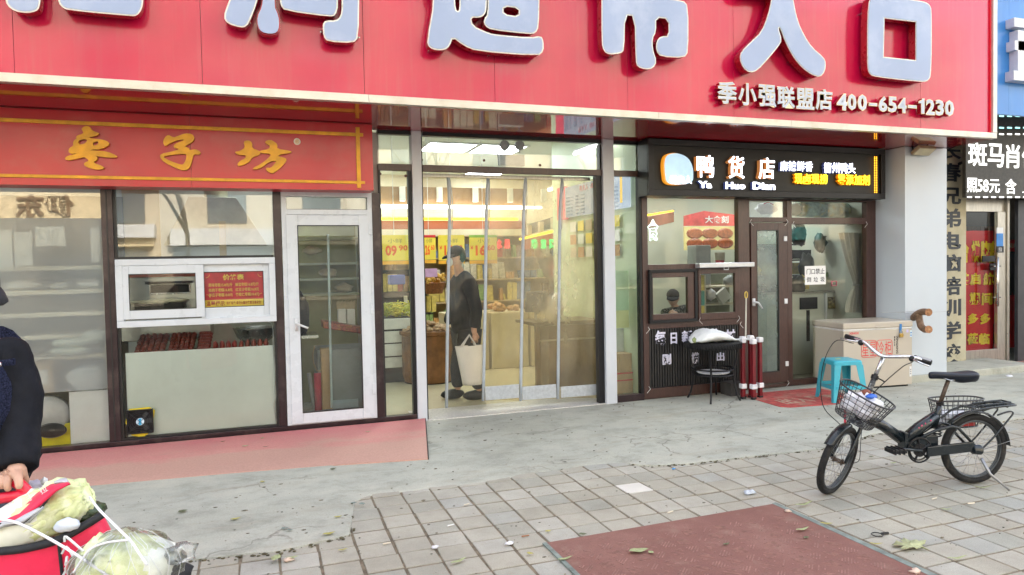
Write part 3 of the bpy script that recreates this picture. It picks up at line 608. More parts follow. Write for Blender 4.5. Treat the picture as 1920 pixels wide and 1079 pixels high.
# white serving hatch
hx0,hx1,hz0,hz1=-1.205,.098,1.072,1.662
wf=frame(MB(),hx0,hx1,hz0,hz1,.055,F-.035,F+.06).build('serving_hatch',M_pvc,lf,bev=.004)
s1=rect(228,498,383,597,F-.02); g1=rect(243,514,367,580,F-.02); g2=rect(383,510,494,575,F)
def sash(x0,x1,z0,z1,gx0,gx1,gz0,gz1,y0,y1,m,parent,name='sash',bev=.003):
    mb=MB(); mb.box(x0,gx0,y0,y1,z0,z1); mb.box(gx1,x1,y0,y1,z0,z1); mb.box(gx0,gx1,y0,y1,z0,gz0); mb.box(gx0,gx1,y0,y1,gz1,z1); return mb.build(name,m,parent,bev=bev)
sh=sash(s1[0],s1[1],s1[2],s1[3],g1[0],g1[1],g1[2],g1[3],F-.03,F-.004,M_pvc,wf)
pane(g1[0],g1[1],g1[2],g1[3],G_clear,sh,F-.015)
sh2=sash(s1[1]-.03,hx1-.055,hz0+.05,hz1-.05,g2[0],g2[1],g2[2],g2[3],F+.0,F+.03,M_pvc,wf); pane(g2[0],g2[1],g2[2],g2[3],G_clear,sh2,F+.012)
for gg,yy in ((g1,F-.028),(g2,F+.004)): frame(MB(),gg[0]-.004,gg[1]+.004,gg[2]-.004,gg[3]+.004,.006,yy-.004,yy+.01).build('gasket',M_dark,wf)
# price poster behind the right sash
pp=thing('price_poster','red and yellow price list poster in the serving hatch','poster',(g2[0],F+.02,g2[2]))
M_prd=mat('poster red',(.62,.02,.035),.4,0,.15,14); M_pye=mat('poster yellow',(.85,.62,.05),.45,0,.08,10); M_pt=mat('print yellow',(.85,.68,.10),.5)
w=g2[1]-g2[0]; h=g2[3]-g2[2]; zy=g2[2]+h*.20
B(g2[0],g2[1],F+.016,F+.018,zy,g2[3]).build('sheet',M_prd,pp); B(g2[0],g2[1],F+.016,F+.018,g2[2],zy-.0005).build('footer',M_pye,pp)
def pt(body,u0,u1,v0,v1,m=M_pt,bold=.01): return lettering(body,(g2[0]+w*u0,F+.016,g2[2]+h*v0),(1,0,0),(0,0,1),w*(u1-u0),h*(v1-v0),m,pp,bold=bold,depth=.001)
pt('价格表',.31,.67,.76,.93,bold=.03)
for i,(a,b) in enumerate([('原味枣糕15.8元/斤','蜂蜜枣糕16.8元/斤'),('核桃干枣糕16.8元','红豆沙枣糕16.8元'),('南瓜子枣糕18.8元','葡萄仁枣糕18.8元')]):
    pt(a,.07,.47,.58-.145*i,.68-.145*i); pt(b,.52,.92,.58-.145*i,.68-.145*i)
M_prt=mat('print red',(.45,.02,.02),.5)
pt('温馨提示',.02,.33,.03,.17,M_prt,.02); pt('现烤现卖,请勿倚靠玻璃窗注意安全',.36,.95,.05,.15,M_prt,.012)
cn=MB()
for u,v,a in ((.03,.93,-1),(.97,.93,1),(.03,.27,-1),(.97,.27,1)):
    c=Vector((g2[0]+w*u,F+.015,g2[2]+h*v)); cn.tube([c+Vector((-a*.03*math.cos(t),0,(1 if v<.5 else -1)*.028*math.sin(t))) for t in [k*.4 for k in range(5)]],.0016,5)
cn.build('corner_flourish',M_pt,pp)
# white door
dr=thing('white_glass_door','white framed glass door of the snack shop with a lever handle','door',(.165,F,.09)); 
fr=frame(MB(),.168,.998,.088,2.27,.045,F-.008,F+.06); fr.box(.213,.953,F-.008,F+.06,2.055,2.105); fr.build('door_frame',M_pvc,dr,bev=.003)
pane(.213,.953,2.105,2.27,G_up,dr)
frame(MB(),.205,.962,2.098,2.272,.010,F-.002,F+.03).build('gasket',M_dark,dr)
lf1=sash(.205,.972,.098,2.052,.31,.862,.205,1.95,F-.024,F+.018,M_pvc,dr,name='door_leaf',bev=.004)
pane(.31,.862,.205,1.95,G_dirty,lf1,F-.004); frame(MB(),.303,.869,.198,1.957,.008,F-.026,F-.001).build('gasket',M_dark,lf1)
hp=onY(555,607,F-.03); mb=MB(); mb.box(hp.x-.012,hp.x+.014,F-.036,F-.024,hp.z-.07,hp.z+.05); mb.tube([(hp.x,F-.03,hp.z),(hp.x,F-.07,hp.z),(hp.x+.015,F-.078,hp.z-.004),(hp.x+.105,F-.078,hp.z-.045)],.010,8); mb.build('handle',M_white,lf1,smooth=True)
for z in (1.92,1.15,.38): B(.955,.992,F-.034,F-.006,z-.05,z+.05).build('hinge',M_pvc,dr,bev=.003)
# ------------------------------------------------------------------ entrance front
ef=thing('entrance_portal','open supermarket entrance with two white posts and transom glass','entrance',(2.5,F,0))
M_wpost=mat('white painted post',(.55,.575,.62),.38,0,.04,3,dirt=((.42,.42,.42),6,.3))
for a,b,zb_ in [(1.395,1.49,.015),(3.47,3.60,.012)]: B(a,b,F-.03,F+.10,zb_,2.88).build('white_post',M_wpost,ef,bev=.004)
B(1.49,1.508,F+.01,F+.09,.015,2.83).build('black_jamb',M_black,ef); B(3.405,3.47,F+.01,F+.09,.015,2.49).build('black_jamb',M_black,ef); B(3.45,3.47,F+.01,F+.09,2.555,2.83).build('black_jamb',M_black,ef)
for a,b in ((1.072,1.395),(1.508,3.47),(3.60,3.94)):
    B(a,b,F+.0,F+.07,2.49,2.553).build('transom_rail',M_brown2,ef,bev=.002); B(a,b,F+.0,F+.07,2.84,2.879).build('head_rail',M_black,ef)
    pane(a,b if a!=1.508 else 3.45,2.553,2.84,G_up,ef)
pane(1.072,1.36,.088,2.49,G_dirty,ef); pane(3.60,3.915,.088,2.49,G_dirty,ef)
B(1.358,1.394,F+.0,F+.07,.088,2.49).build('black_jamb',M_black,ef); B(1.072,1.09,F+.01,F+.07,.088,2.49).build('bead',M_dark,ef); B(3.915,3.946,F,F+.07,.088,2.49).build('black_jamb',M_black,ef)
B(3.60,3.95,F-.004,F+.08,.0145,.088).build('sill',M_brown,ef,bev=.002)
B(1.395,3.60,F-.02,F+.5,.0125,.022).build('threshold',mat('pale granite threshold',(.58,.56,.52),.35,0,.15,40,bscale=80),ef)
bo=MB()
for px,py in [(791,300),(908,301),(1013,310),(713,326),(761,330)]:
    q=onY(px,py,F+.03); bo.cyl((q.x,F+.036,q.z),(q.x,F+.041,q.z),.014,n=10)
bo.build('sticker_dots',mat('brown dot',(.10,.035,.02),.5),ef,kind='stuff')
# ------------------------------------------------------------------ duck snack shop front
df=thing('cooked_food_shopfront','brown framed shopfront with serving hatch and ribbed black panel under the black sign','shopfront',(5.6,F,0))
def bb(x0,x1,z0,z1,name='rail',m=M_brown2,y0=F,y1=F+.075,bev=.003): return B(x0,x1,y0,y1,z0,z1).build(name,m,df,bev=bev)
bb(3.952,4.022,.02,2.27,'post'); bb(5.225,5.38,.02,2.27,'post'); bb(5.925,5.995,.02,2.27,'post'); bb(7.15,7.302,.02,2.27,'post')
bb(4.022,5.225,1.455,1.52); bb(4.022,5.225,.80,.872); bb(4.022,5.225,.02,.135); bb(5.995,7.15,1.97,2.05); bb(5.995,7.15,.02,.09); bb(5.38,5.925,1.995,2.05); bb(5.38,5.925,.02,.06)
bb(4.022,5.225,2.262,2.275); bb(5.38,7.15,2.245,2.275)
bb(4.63,4.665,.872,1.455,'mullion')
pane(4.022,5.225,1.52,2.262,G_clear,df); pane(5.38,5.925,2.05,2.245,G_up,df); pane(5.995,7.15,2.05,2.245,G_clear,df); pane(5.995,7.15,.09,1.97,G_clear,df)
h1=frame(MB(),4.012,4.632,.865,1.462,.035,F-.045,F-.001).build('hatch_frame',M_black,df,bev=.003,label='black framed left hatch')
sash(4.047,4.597,.90,1.427,4.062,4.512,.965,1.372,F-.03,F+.02,M_brown2,h1); pane(4.062,4.512,.965,1.372,G_clear,h1,F-.005)
h2=sash(4.665,5.225,.872,1.455,4.70,5.162,.95,1.40,F-.012,F+.03,M_brown2,df,name='hatch_frame'); pane(4.70,5.162,.95,1.40,G_clear,h2,F+.01)
B(4.625,5.372,F-.10,F-.002,1.47,1.525).build('shutter_box',mat('pale grey aluminium',(.55,.56,.58),.3,.5,.05),df,bev=.008)
MB().tube([(4.97,F-.07,1.47),(4.97,F-.07,1.445),(5.03,F-.07,1.445),(5.03,F-.07,1.47)],.005,6).build('pull_ring',M_white,df)
sl=MB()
def seal(p,q): sl.cyl(p,q,.0022,n=5)
for (x,z,s) in [(5.38,1.995,1),(5.925,1.995,-1),(5.38,.06,1),(5.925,.06,-1),(5.995,1.97,1),(7.15,1.97,-1),(5.225,.872,-1),(4.665,.872,1),(4.022,.135,-1),(4.022,.80,-1),(5.225,.80,1)]:
    seal((x,F-.014,z),(x+.045*s,F-.014,z-.045)); seal((x,F-.014,z),(x+.02*s,F-.014,z+.03))
sl.build('sealant_lines',mat('white sealant',(.7,.7,.68),.6),df,kind='stuff')
# ribbed panel: ribs are parts
M_rib=mat('black ribbed board',(.014,.013,.013),.35,0,.25,16,coat=.15)
B(4.022,5.225,F+.03,F+.05,.135,.80).build('panel_back',M_rib,df)
n=36
for i in range(n):
    x=4.024+i*(1.2/n); B(x+.004,x+1.2/n-.006,F+.008,F+.03,.137,.798).build('slat',M_rib,df,bev=.003)
dd=thing('brown_glass_door','brown framed door with frosted glass and a white lever handle','door',(5.40,F,.06))
dl=sash(5.392,5.915,.075,1.985,5.478,5.782,.215,1.892,F-.012,F+.03,M_brown2,dd,name='door_leaf'); pane(5.478,5.782,.215,1.892,G_door,dl,F+.006)
frame(MB(),5.470,5.790,.207,1.900,.009,F-.014,F+.003).build('gasket',M_dark,dl)
hp=onY(1413,567,F-.02); mb=MB(); mb.box(hp.x-.015,hp.x+.018,F-.03,F-.012,hp.z-.045,hp.z+.045); mb.tube([(hp.x,F-.02,hp.z),(hp.x+.003,F-.065,hp.z),(hp.x+.03,F-.07,hp.z-.005),(hp.x+.085,F-.07,hp.z-.075)],.011,8); mb.build('handle',M_white,dl,smooth=True)
for px,py in [(1471,448),(1472,565),(1474,682)]:
    q=onY(px,py,F); B(q.x-.022,q.x+.022,F-.022,F-.002,q.z-.03,q.z+.03).build('hinge_cover',M_white,dd,bev=.004)
# no-dumping notice
nr=rect(1509,499,1548,534,F+.036); nt_=thing('paper_notice','white paper notice with four black characters above three taped inside the glass','notice',(nr[0],F+.03,nr[2]))
B(nr[0],nr[1],F+.034,F+.036,nr[2],nr[3]).build('sheet',mat('white paper',(.80,.80,.79),.7,0,.03),nt_)
M_ink=mat('black ink',(.015,.015,.018),.6); w=nr[1]-nr[0]; h=nr[3]-nr[2]
lettering('门口禁止',(nr[0]+w*.08,F+.034,nr[2]+h*.56),(1,0,0),(0,0,1),w*.86,h*.30,M_ink,nt_,bold=.008,depth=.001)
for k,ch in enumerate('倒垃圾'): lettering(ch,(nr[0]+w*(.08+.33*k),F+.034,nr[2]+h*.14),(1,0,0),(0,0,1),w*.21,h*.27,M_ink,nt_,bold=.008,depth=.001)
# white slogan characters stuck on the ribbed board
sg=thing('slogan_characters','white handwritten-style slogan characters stuck on the ribbed black panel','lettering',(4.1,F,.6))
M_wl=mat('white vinyl letters',(.66,.64,.76),.5,0,.04)
for ch,x0,y0,x1,y1 in [('每',1228,620,1248,648),('日',1257,624,1269,645),('新',1278,620,1298,643),('鲜',1305,620,1325,642),('食',1333,616,1352,640),('材',1359,618,1378,638),('刚',1242,664,1258,684),('捞',1296,661,1310,682),('出',1343,661,1358,677)]:
    text_px(ch,x0,y0,x1,y1,F+.004,M_wl,sg,name='character',bold=.03,depth=.006)
# ------------------------------------------------------------------ black sign of the duck shop
DY=6.64
ds=thing('black_shop_sign','black box sign with glowing white and yellow characters','sign',(5.5,DY,2.26))
B(3.905,7.205,DY,F-.004,2.262,2.868).build('box',M_black,ds,bev=.004)
B(3.98,7.14,DY-.004,DY-.001,2.335,2.81).build('face',M_blacksign,ds)
frame(MB(),3.905,7.205,2.262,2.868,.066,DY-.028,DY-.005).build('edge_frame',M_black,ds,bev=.003)
M_wg=em('white letter glow',(.90,.92,1),1.7); M_wret=mat('orange letter side',(.50,.20,.08),.4,emit=.12,emit_col=(.9,.35,.08)); M_bret=mat('blue letter side',(.10,.13,.38),.4,emit=.03,emit_col=(.2,.3,.9)); M_yg=em('yellow letter glow',(1,.80,.03),1.5); M_yret=mat('orange yellow side',(.55,.18,.01),.4,emit=.2,emit_col=(1,.3,0))
def led(ch,x0,y0,x1,y1,mf,mr,dp=.035,bold=.014):
    a,b,c,d=rect(x0,y0,x1,y1,DY-.03-dp); o=lettering(ch,(a,DY-.005,c),(1,0,0),(0,0,1),b-a,d-c,mr,ds,name='character',bold=bold,depth=dp+.02)
    lettering(ch,(a,DY-.0055-dp-.02,c),(1,0,0),(0,0,1),b-a,d-c,mf,o,name='letter_face',bold=bold,depth=.003)
for ch,x0,y0,x1,y1 in [('鸭',1307,291,1339,333),('货',1366,293,1396,335),('店',1423,296,1453,336)]: led(ch,x0,y0,x1,y1,M_wg,M_wret)
for ch,x0,y0,x1,y1 in [('Ya',1310,340,1335,353),('Huo',1361,342,1398,355),('Dian',1412,342,1454,356)]: led(ch,x0,y0,x1,y1,M_wg,M_bret,.02,.04)
for s,xa,xb,ya,yb in [('麻辣鲜香',1463,1525,302,321),('衢州鸭头',1545,1605,305,325)]:
    for k,ch in enumerate(s): w=(xb-xa)/4; led(ch,xa+k*w+.6,ya+k*.4,xa+(k+1)*w-.8,yb+k*.2,M_wg,M_bret,.02)
for s,xa,xb,ya,yb in [('现卤现捞',1490,1553,326,345),('零添加剂',1571,1632,327,347)]:
    for k,ch in enumerate(s): w=(xb-xa)/4; led(ch,xa+k*w+.6,ya+k*.4,xa+(k+1)*w-.8,yb+k*.2,M_yg,M_yret,.02)
lb=MB(); q0=onY(1640,295,DY-.03); q1=onY(1640,361,DY-.03)
for k in range(22):
    z=q1.z+(q0.z-q1.z)*k/21
    for dx in (0,.03): lb.ball((q0.x+dx,DY-.03,z),.007,n=6,m=4)
lb.build('led_beads',M_orange,ds,kind='stuff')
# plain pale badge with the shop's name on it
bx=[(1247,291),(1262,287),(1276,290),(1288,297),(1296,312),(1297,328),(1296,343),(1272,347),(1247,345),(1244,325),(1243,305)]
shape_on([bx],DY-.05,.045,mat('orange badge side',(.6,.24,.03),.4,emit=.25,emit_col=(1,.38,.02)),'badge',ds,sm=2,off=.004); shape_on([[(x+3,y) for x,y in bx]],DY-.056,.005,mat('pale blue badge face',(.38,.55,.68),.4,emit=.25,emit_col=(.5,.75,1)),'badge_face',ds,sm=2)
text_px('鸭夫人',1257,330,1297,345,DY-.058,M_wg,ds,bold=.03,depth=.004)
# ------------------------------------------------------------------ white pillar and its floodlight
pl=thing('white_pillar','smooth white clad pillar standing at the right of the brown shopfront','pillar',(7.65,6.7,0))
M_pil=mat('white cladding',(.52,.565,.61),.34,0,.03,1.2,dirt=((.45,.45,.45),1.2,.3))
B(7.308,7.99,6.425,7.3,.10,2.876).build('cladding',M_pil,pl,bev=.003); B(7.29,8.06,6.40,7.3,.005,.10).build('plinth',M_conc,pl,bev=.008)
B(7.308,7.99,6.4225,6.4245,onX(1700,572,7.4).z if False else .86,.864).build('joint',mat('grey joint',(.4,.42,.45),.6),pl)
def flood(P,w,h,label):
    t=thing('floodlight',label,'lamp',P); x,y,z=P
    u=Vector((w/2,0,0)); n=Vector((0,-.55,-.83)).normalized(); v=u.cross(n).normalized()*h/2
    MB().obox(Vector(P)-n*.02,u,v,n*.022).build('housing',mat('beige lamp housing',(.42,.36,.24),.45,.2),t,bev=.004)
    MB().obox(Vector(P)+n*.004,u*.9,v*.85,n*.002).build('diffuser',mat('yellowed lens',(.62,.56,.38),.3),t)
    mb=MB()
    for s in (-1,1): mb.tube([Vector(P)+u*s*.9,Vector(P)+u*s*.9+Vector((0,.05,.03)),(x+s*w*.45,y+.06,2.878)],.008,6)
    mb.build('bracket',M_black,t); mb=MB(); mb.tube([(x+.1,y+.06,2.876),(x+.16,y+.05,z-.0),(x+.28,y+.1,2.85)],.004,5); mb.build('cable',M_dark,t); return t
fp=onY(1733,285,6.33); flood((fp.x,6.33,fp.z),.27,.13,'beige flat floodlight hanging under the red canopy by the white pillar')
# ------------------------------------------------------------------ neighbours to the right
nc=thing('neighbour_column','beige stained wall pier carrying a column of dark blue-grey characters','pillar',(8.7,7.05,0))
M_beige=mat('stained beige render',(.47,.43,.30),.75,0,.12,2.5,bump=.2,bscale=40,dirt=((.32,.24,.13),3.0,.5))
B(8.0,9.13,7.05,7.25,.0,2.95).build('wall',M_beige,nc,bev=.004)
Mch=mat('slate blue characters',(.018,.024,.034),.5,0,.2,20)
for ch,y0,y1 in zip('长春兄弟电脑培训学校',[268,306,352,391,435,477,519,561,603,645],[299,341,384,427,468,511,554,595,637,680]):
    text_px(ch,1763,y0,1802,y1,7.05-.0008,Mch,nc,name='character',bold=.03,depth=.003)
bsn=thing('blue_fascia_sign','bright blue fascia sign with thick white characters next to the red sign','sign',(9,6.2,3.1))
M_blue=mat('blue sign sheet',(.03,.20,.56),.35,0,.06,1.5,coat=.2,dirt=((.08,.26,.56),3,.4,(4,4,.3)))
zb0=onY(1895,216,6.2).z
for a,b in [(8.02,8.75),(8.75,9.85),(9.85,11),(11,13)]: B(a+.001,b-.001,6.2,6.24,zb0,5.2).build('panel',M_blue,bsn)
def bpx(x0,y0,x1,y1,Y,Yb,name,m,parent,**kw):
    a,b,c,d=rect(x0,y0,x1,y1,Y); return B(a,b,Y,Yb,c,d).build(name,m,parent,**kw)
chb=MB()
for (x0,y0,x1,y1) in [(1902,38,1975,55),(1903,80,1975,98),(1901,136,1975,154),(1909,57,1922,135)]:
    a,b,c,d=rect(x0,y0,x1,y1,6.09); chb.box(a,b,6.09,6.2,c,d)
chb.build('character',M_white,bsn,bev=.003)
lsn=thing('led_ticker_sign','black led ticker board with white glowing characters and dashed borders','sign',(9.5,6.75,2.3))
lz0=onY(1866,371,6.75).z
lx0=onY(1811,310,6.75).x; B(lx0,13,6.75,6.8,lz0,zb0+.45).build('panel',mat('led board',(.035,.030,.022),.5,0,.3,30),lsn)
M_lw=em('led white',(.85,.85,.8),1.0); M_lt=em('led teal',(.35,.75,.75),.9)
for ch,x0,x1 in [('斑',1815,1850),('马',1852,1882),('肖',1886,1912),('像',1916,1950)]: text_px(ch,x0,268+(x0-1815)*.05,x1,312+(x0-1815)*.05,6.745,M_lw,lsn,name='character',bold=.012,depth=.006)
for ch,x0,x1,y0,y1 in [('照',1813,1832,334,361),('58',1833,1853,337,360),('元',1855,1874,337,362),('含',1885,1905,336,364),('上',1917,1940,345,362)]: text_px(ch,x0,y0,x1,y1,6.745,M_lw,lsn,name='character',bold=.008,depth=.006)
db=MB();dt=MB()
for k in range(9):
    for (yy,mbx) in ((370,db),(252,db),(240,dt),(218,dt)):
        x=1814+k*15
        a,b,c,d=rect(x,yy-1.3,x+8,yy+1.3,6.745); mbx.box(a,b,6.741,6.749,c,d)
db.build('dashes',M_lw,lsn,kind='stuff'); dt.build('teal_dashes',M_lt,lsn,kind='stuff')
nd=thing('neighbour_door','stainless steel framed glass door with a red banner behind the glass','door',(9.5,7.1,0))
M_ss=mat('dull stainless',(.46,.43,.38),.30,.85,.12,6,stretch=(8,8,1))
a,b,c,d=rect(1814,372,1889,699,7.1)
B(9.14,b,7.1,7.15,2.16,lz0+.1).build('head_rail',M_ss,nd,bev=.003)
sx0=onY(1868,550,7.1).x; sx1=onY(1888,550,7.1).x
B(sx0,sx1-.05,7.08,7.13,.02,2.16).build('stile',M_ss,nd,bev=.004); B(sx1-.045,sx1,7.06,7.10,.02,2.4).build('stile',M_ss,nd,bev=.004)
B(9.14,sx0,7.08,7.13,.04,.22).build('bottom_rail',M_ss,nd,bev=.003)
pane(9.14,sx0,.22,2.16,G_clear,nd,7.16)
hb=MB(); q0=onY(1873,483,6.98); q1=onY(1872,575,6.98); hb.tube([(q0.x,7.0,q0.z),(q0.x,7.0,q1.z)],.02,10)
for t in (.18,.82): z=q0.z+(q1.z-q0.z)*t; hb.tube([(q0.x-.04,7.02,z),(q0.x+.09,7.02,z)],.009,6); hb.tube([(q0.x,7.0,z),(q0.x,7.09,z)],.009,6)
hb.build('handle',M_steel,nd,smooth=True)
bpx(1869,427,1881,438,7.07,7.079,'sticker',M_white,nd); bpx(1869,438,1881,462,7.07,7.079,'sticker',mat('sticker blue',(.03,.20,.55),.4),nd); bpx(1869,462,1882,474,7.07,7.079,'sticker',M_black,nd)
text_px('拉',1872,464,1879,472,7.068,M_white,nd,depth=.002)
bpx(1843,480,1866,491,7.085,7.1,'lock_plate',M_black,nd); bpx(1857,495,1868,507,7.085,7.1,'lock_plate',M_black,nd)
rb=thing('red_banner','red vertical banner with fat yellow characters hung inside the neighbouring glass door','banner',(9.3,7.2,.3))
a,b,c,d=rect(1809,433,1862,664,7.2); B(a,b,7.2,7.206,c,d).build('cloth',mat('banner red',(.58,.015,.025),.6,0,.08,4),rb)
M_by=mat('banner yellow',(.80,.60,.03),.5,0,.05)
for s,cs,y0,y1 in [('舍棋牌室',[1800,1821,1838,1854],452,493),('装启航',[1797,1818,1843],512,535),('期间',[1817,1840],549,572),('多多',[1814,1837],588,608),('莅临',[1813,1835],625,646)]:
    for k,ch in enumerate(s):
        w=16 if len(s)==4 else 20
        text_px(ch,cs[k],y0,cs[k]+w,y1,7.192,M_by,rb,name='character',bold=.045,depth=.006)
# room beyond the neighbouring door
nr_=thing('neighbour_room','dim room behind the neighbouring steel door','building',(12,9,0))
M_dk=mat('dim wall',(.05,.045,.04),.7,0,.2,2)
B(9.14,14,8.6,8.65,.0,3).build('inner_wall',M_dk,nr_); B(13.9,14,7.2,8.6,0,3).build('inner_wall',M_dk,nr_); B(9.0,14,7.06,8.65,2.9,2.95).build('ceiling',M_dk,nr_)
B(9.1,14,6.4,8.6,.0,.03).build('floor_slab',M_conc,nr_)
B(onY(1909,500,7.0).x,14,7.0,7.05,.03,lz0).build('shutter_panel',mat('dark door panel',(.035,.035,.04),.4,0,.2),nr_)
ww=thing('wood_slat_screen','brown slatted wooden panel just inside the neighbouring doorway','screen',(10.5,7.9,0))
for i in range(10): B(10.0+i*.09,10.075+i*.09,7.9,7.93,1.2,2.0).build('slat',mat('brown slat',(.16,.08,.03),.5,0,.25,12),ww)
rc=thing('hanging_red_dress','folded red and cream cloth hanging inside the neighbouring doorway','cloth',(10.3,7.7,.6))
mb=MB(); M_rc=mat('red cloth',(.60,.01,.04),.7,0,.2,9)
for i in range(6): mb.ball((10.05+.09*i,7.7,1.45-.16*i),.10,.05,.16,10,7,.4,i)
mb.build('red_fold',M_rc,rc,smooth=True); mb=MB()
for i in range(3): mb.ball((10.1+.12*i,7.64,1.5-.28*i),.11,.03,.05,10,6,.4,i+9)
mb.build('cream_fold',mat('cream cloth',(.65,.50,.36),.7),rc,smooth=True)
q=rect(1888,596,1908,640,7.66); B(q[0],q[1],7.66,7.67,q[2]-.1,q[3]+.35).build('ribbon',mat('ribbon red',(.65,.02,.02),.5),rc)
rsb=thing('small_red_sign','small red plaque with pale writing inside the neighbouring doorway','sign',(10.3,7.5,1.6)); q=rect(1889,450,1909,472,7.5); B(q[0],q[1],7.5,7.51,q[2],q[3]).build('plate',_mats['ribbon red'],rsb); lettering('恭喜大吉',(q[0]+.02,7.5,q[2]+.05),(1,0,0),(0,0,1),q[1]-q[0]-.04,q[3]-q[2]-.1,_mats['cream cloth'],rsb,depth=.003)
sl_=thing('black_spotlight','small black double spotlight on the edge of the beige pier','lamp',onY(1817,305,6.9)); P=onY(1817,305,6.9)
MB().box(P.x-.06,P.x+.06,P.y-.04,P.y+.04,P.z,P.z+.10).build('head',M_black,sl_,bev=.02); mb=MB(); mb.tube([P+Vector((0,.04,.03)),P+Vector((0,.15,.0))],.02,8); mb.build('arm',M_black,sl_); MB().box(P.x-.05,P.x+.05,P.y-.05,P.y+.01,P.z-.10,P.z-.01).build('lens',M_white,sl_,bev=.01)

# ------------------------------------------------------------------ pipe stubs on the pillar
pe=thing('insulated_pipe','pair of brown taped pipe elbows sticking out of the white pillar','pipe',(7.6,6.3,.8))
M_tape=mat('brown pipe tape',(.20,.115,.065),.55,0,.3,30,bump=.3)
def pp_(x,y,Y): return onY(x,y,Y)
E1=[pp_(1712,597,6.42),pp_(1719,590,6.34),pp_(1730,585,6.24),pp_(1741,586,6.14)]
E2=[pp_(1722,588,6.30),pp_(1724,600,6.30),pp_(1727,612,6.26),pp_(1734,618,6.19),pp_(1741,618,6.12)]
def smooth_path(P,n=5):
    out=[]; P=[Vector(p) for p in P]; P=[P[0]*2-P[1]]+P+[P[-1]*2-P[-2]]
    for i in range(1,len(P)-2):
        for k in range(n):
            t=k/n; a,b,c,d=P[i-1:i+3]; out.append(.5*((2*b)+(-a+c)*t+(2*a-5*b+4*c-d)*t*t+(-a+3*b-3*c+d)*t**3))
    out.append(P[-2]); return out
for E_ in (E1,E2):
    pth=smooth_path(E_); MB().tube(pth,.040,12).build('sleeve',M_tape,pe,smooth=True); t=(pth[-1]-pth[-2]).normalized()
    MB().tube([pth[-1]+t*.0,pth[-1]+t*.006],.045,14).build('end_cap',mat('rusty end',(.36,.17,.08),.5,.2,.35,60),pe); rg=MB()
    rg.tube([pth[-1]+t*.005,pth[-1]+t*.014],.014,10); rg.build('core',mat('dull copper',(.42,.24,.12),.35,.7),pe)
MB().tube([pp_(1714,585,6.38),pp_(1640,587,6.36)+Vector((.1,0,0))],.003,5).build('string',mat('string grey',(.3,.3,.3),.7),pe)

# ------------------------------------------------------------------ chest freezer
FO=Vector((6.305,6.375,0)); fu=Vector((.992,-.128,0)); fv=Vector((.128,.992,0)); FW,FD,FH=.925,.565,.80
fz=thing('chest_freezer','beige chest freezer with red logo and a brass padlock on a blue strap','freezer',FO+fu*FW/2+fv*FD/2)
M_fb=mat('champagne beige enamel',(.48,.425,.35),.33,0,.03,1.5,coat=.2,dirt=((.38,.32,.25),3,.3)); M_fg=mat('white gasket',(.75,.74,.72),.5)
def fbox(u0,u1,v0,v1,z0,z1,name,m,bev=.004,parent=None):
    c=FO+fu*(u0+u1)/2+fv*(v0+v1)/2+Vector((0,0,(z0+z1)/2)); return MB().obox(c,fu*(u1-u0)/2,fv*(v1-v0)/2,(0,0,(z1-z0)/2)).build(name,m,parent or fz,bev=bev)
fbox(0,FW,0,FD,.035,.702,'body',M_fb,.006); fbox(.03,FW-.03,.03,FD-.03,.0,.034,'foot_rail',M_black); fbox(.004,FW-.004,.004,FD,.703,.722,'gasket',M_fg,.004); lid=fbox(-.006,FW+.006,-.008,FD+.01,.723,.795,'lid',M_fb,.012)
fbox(.42,.62,-.016,-.006,.728,.742,'lid_handle',M_fb,.003,lid)
def fl(u,z,off=0): return FO+fu*u+Vector((0,0,z))-fv*off
def fu_px(px): return (px-1583)/(1719-1583)*FW
M_rl=mat('red print',(.62,.05,.05),.5); M_kl=mat('black print',(.03,.02,.02),.5)
lettering('XINGX',fl(fu_px(1594),.660,.0005),fu,(0,0,1),.13,.026,M_rl,fz,bold=.03,depth=.001)
for k,ch in enumerate('星星冷柜'): lettering(ch,fl(.245+.102*k,.40,.0005),fu,(0,0,1),.088,.165,M_rl,fz,name='logo_character',bold=.0,depth=.001)
lg=MB()
def rr_(u0,u1,z0,z1,r=.03):
    pts=[]
    for cx,cz,a0 in ((u1-r,z1-r,0),(u0+r,z1-r,90),(u0+r,z0+r,180),(u1-r,z0+r,270)):
        for k in range(4): a=R(a0+k*30); pts.append(fl(cx+r*math.cos(a),cz+r*math.sin(a),.001))
    lg.tube(pts,.0035,5,closed=True)
rr_(.235,.438,.385,.58); rr_(.445,.65,.385,.58); lg.build('logo_outline',M_rl,fz)
lettering('XINGXING',fl(.705,.62,.0005),(0,0,-1),fu,.21,.028,M_kl,fz,bold=.03,depth=.001); lettering('星星冷柜',fl(.678,.62,.0005),(0,0,-1),fu,.12,.014,M_kl,fz,bold=.01,depth=.001)
fbox(.745,.775,-.012,-.007,.70,.76,'strap',mat('blue strap',(.02,.16,.42),.5),.001); fbox(.748,.772,-.012,-.002,.655,.70,'strap',_mats['blue strap'],.001)
lk=thing('padlock','brass padlock hanging on the freezer strap','padlock',fl(.76,.60,.02)); c=fl(.76,.625,.02); MB().obox(c,fu*.024,fv*.009,(0,0,.022)).build('body',mat('brass',(.55,.36,.10),.3,.8),lk,bev=.004)
MB().tube([c+fu*.015+Vector((0,0,.02)),c+fu*.015+Vector((0,0,.045)),c+Vector((0,0,.06)),c-fu*.015+Vector((0,0,.045)),c-fu*.015+Vector((0,0,.02))],.004,8).build('shackle',M_steel,lk,smooth=True)
fbox(.845,.875,-.0015,-.0005,.655,.69,'sticker',mat('lilac sticker',(.5,.45,.7),.5),0); fbox(.895,.925-.004,-.0015,-.0005,.60,.68,'sticker',mat('pale sticker',(.6,.72,.8),.5),0)
for z in (.615,.645): fbox(.899,.918,-.0022,-.0016,z,z+.012,'sticker_print',_mats['sticker blue'],0)
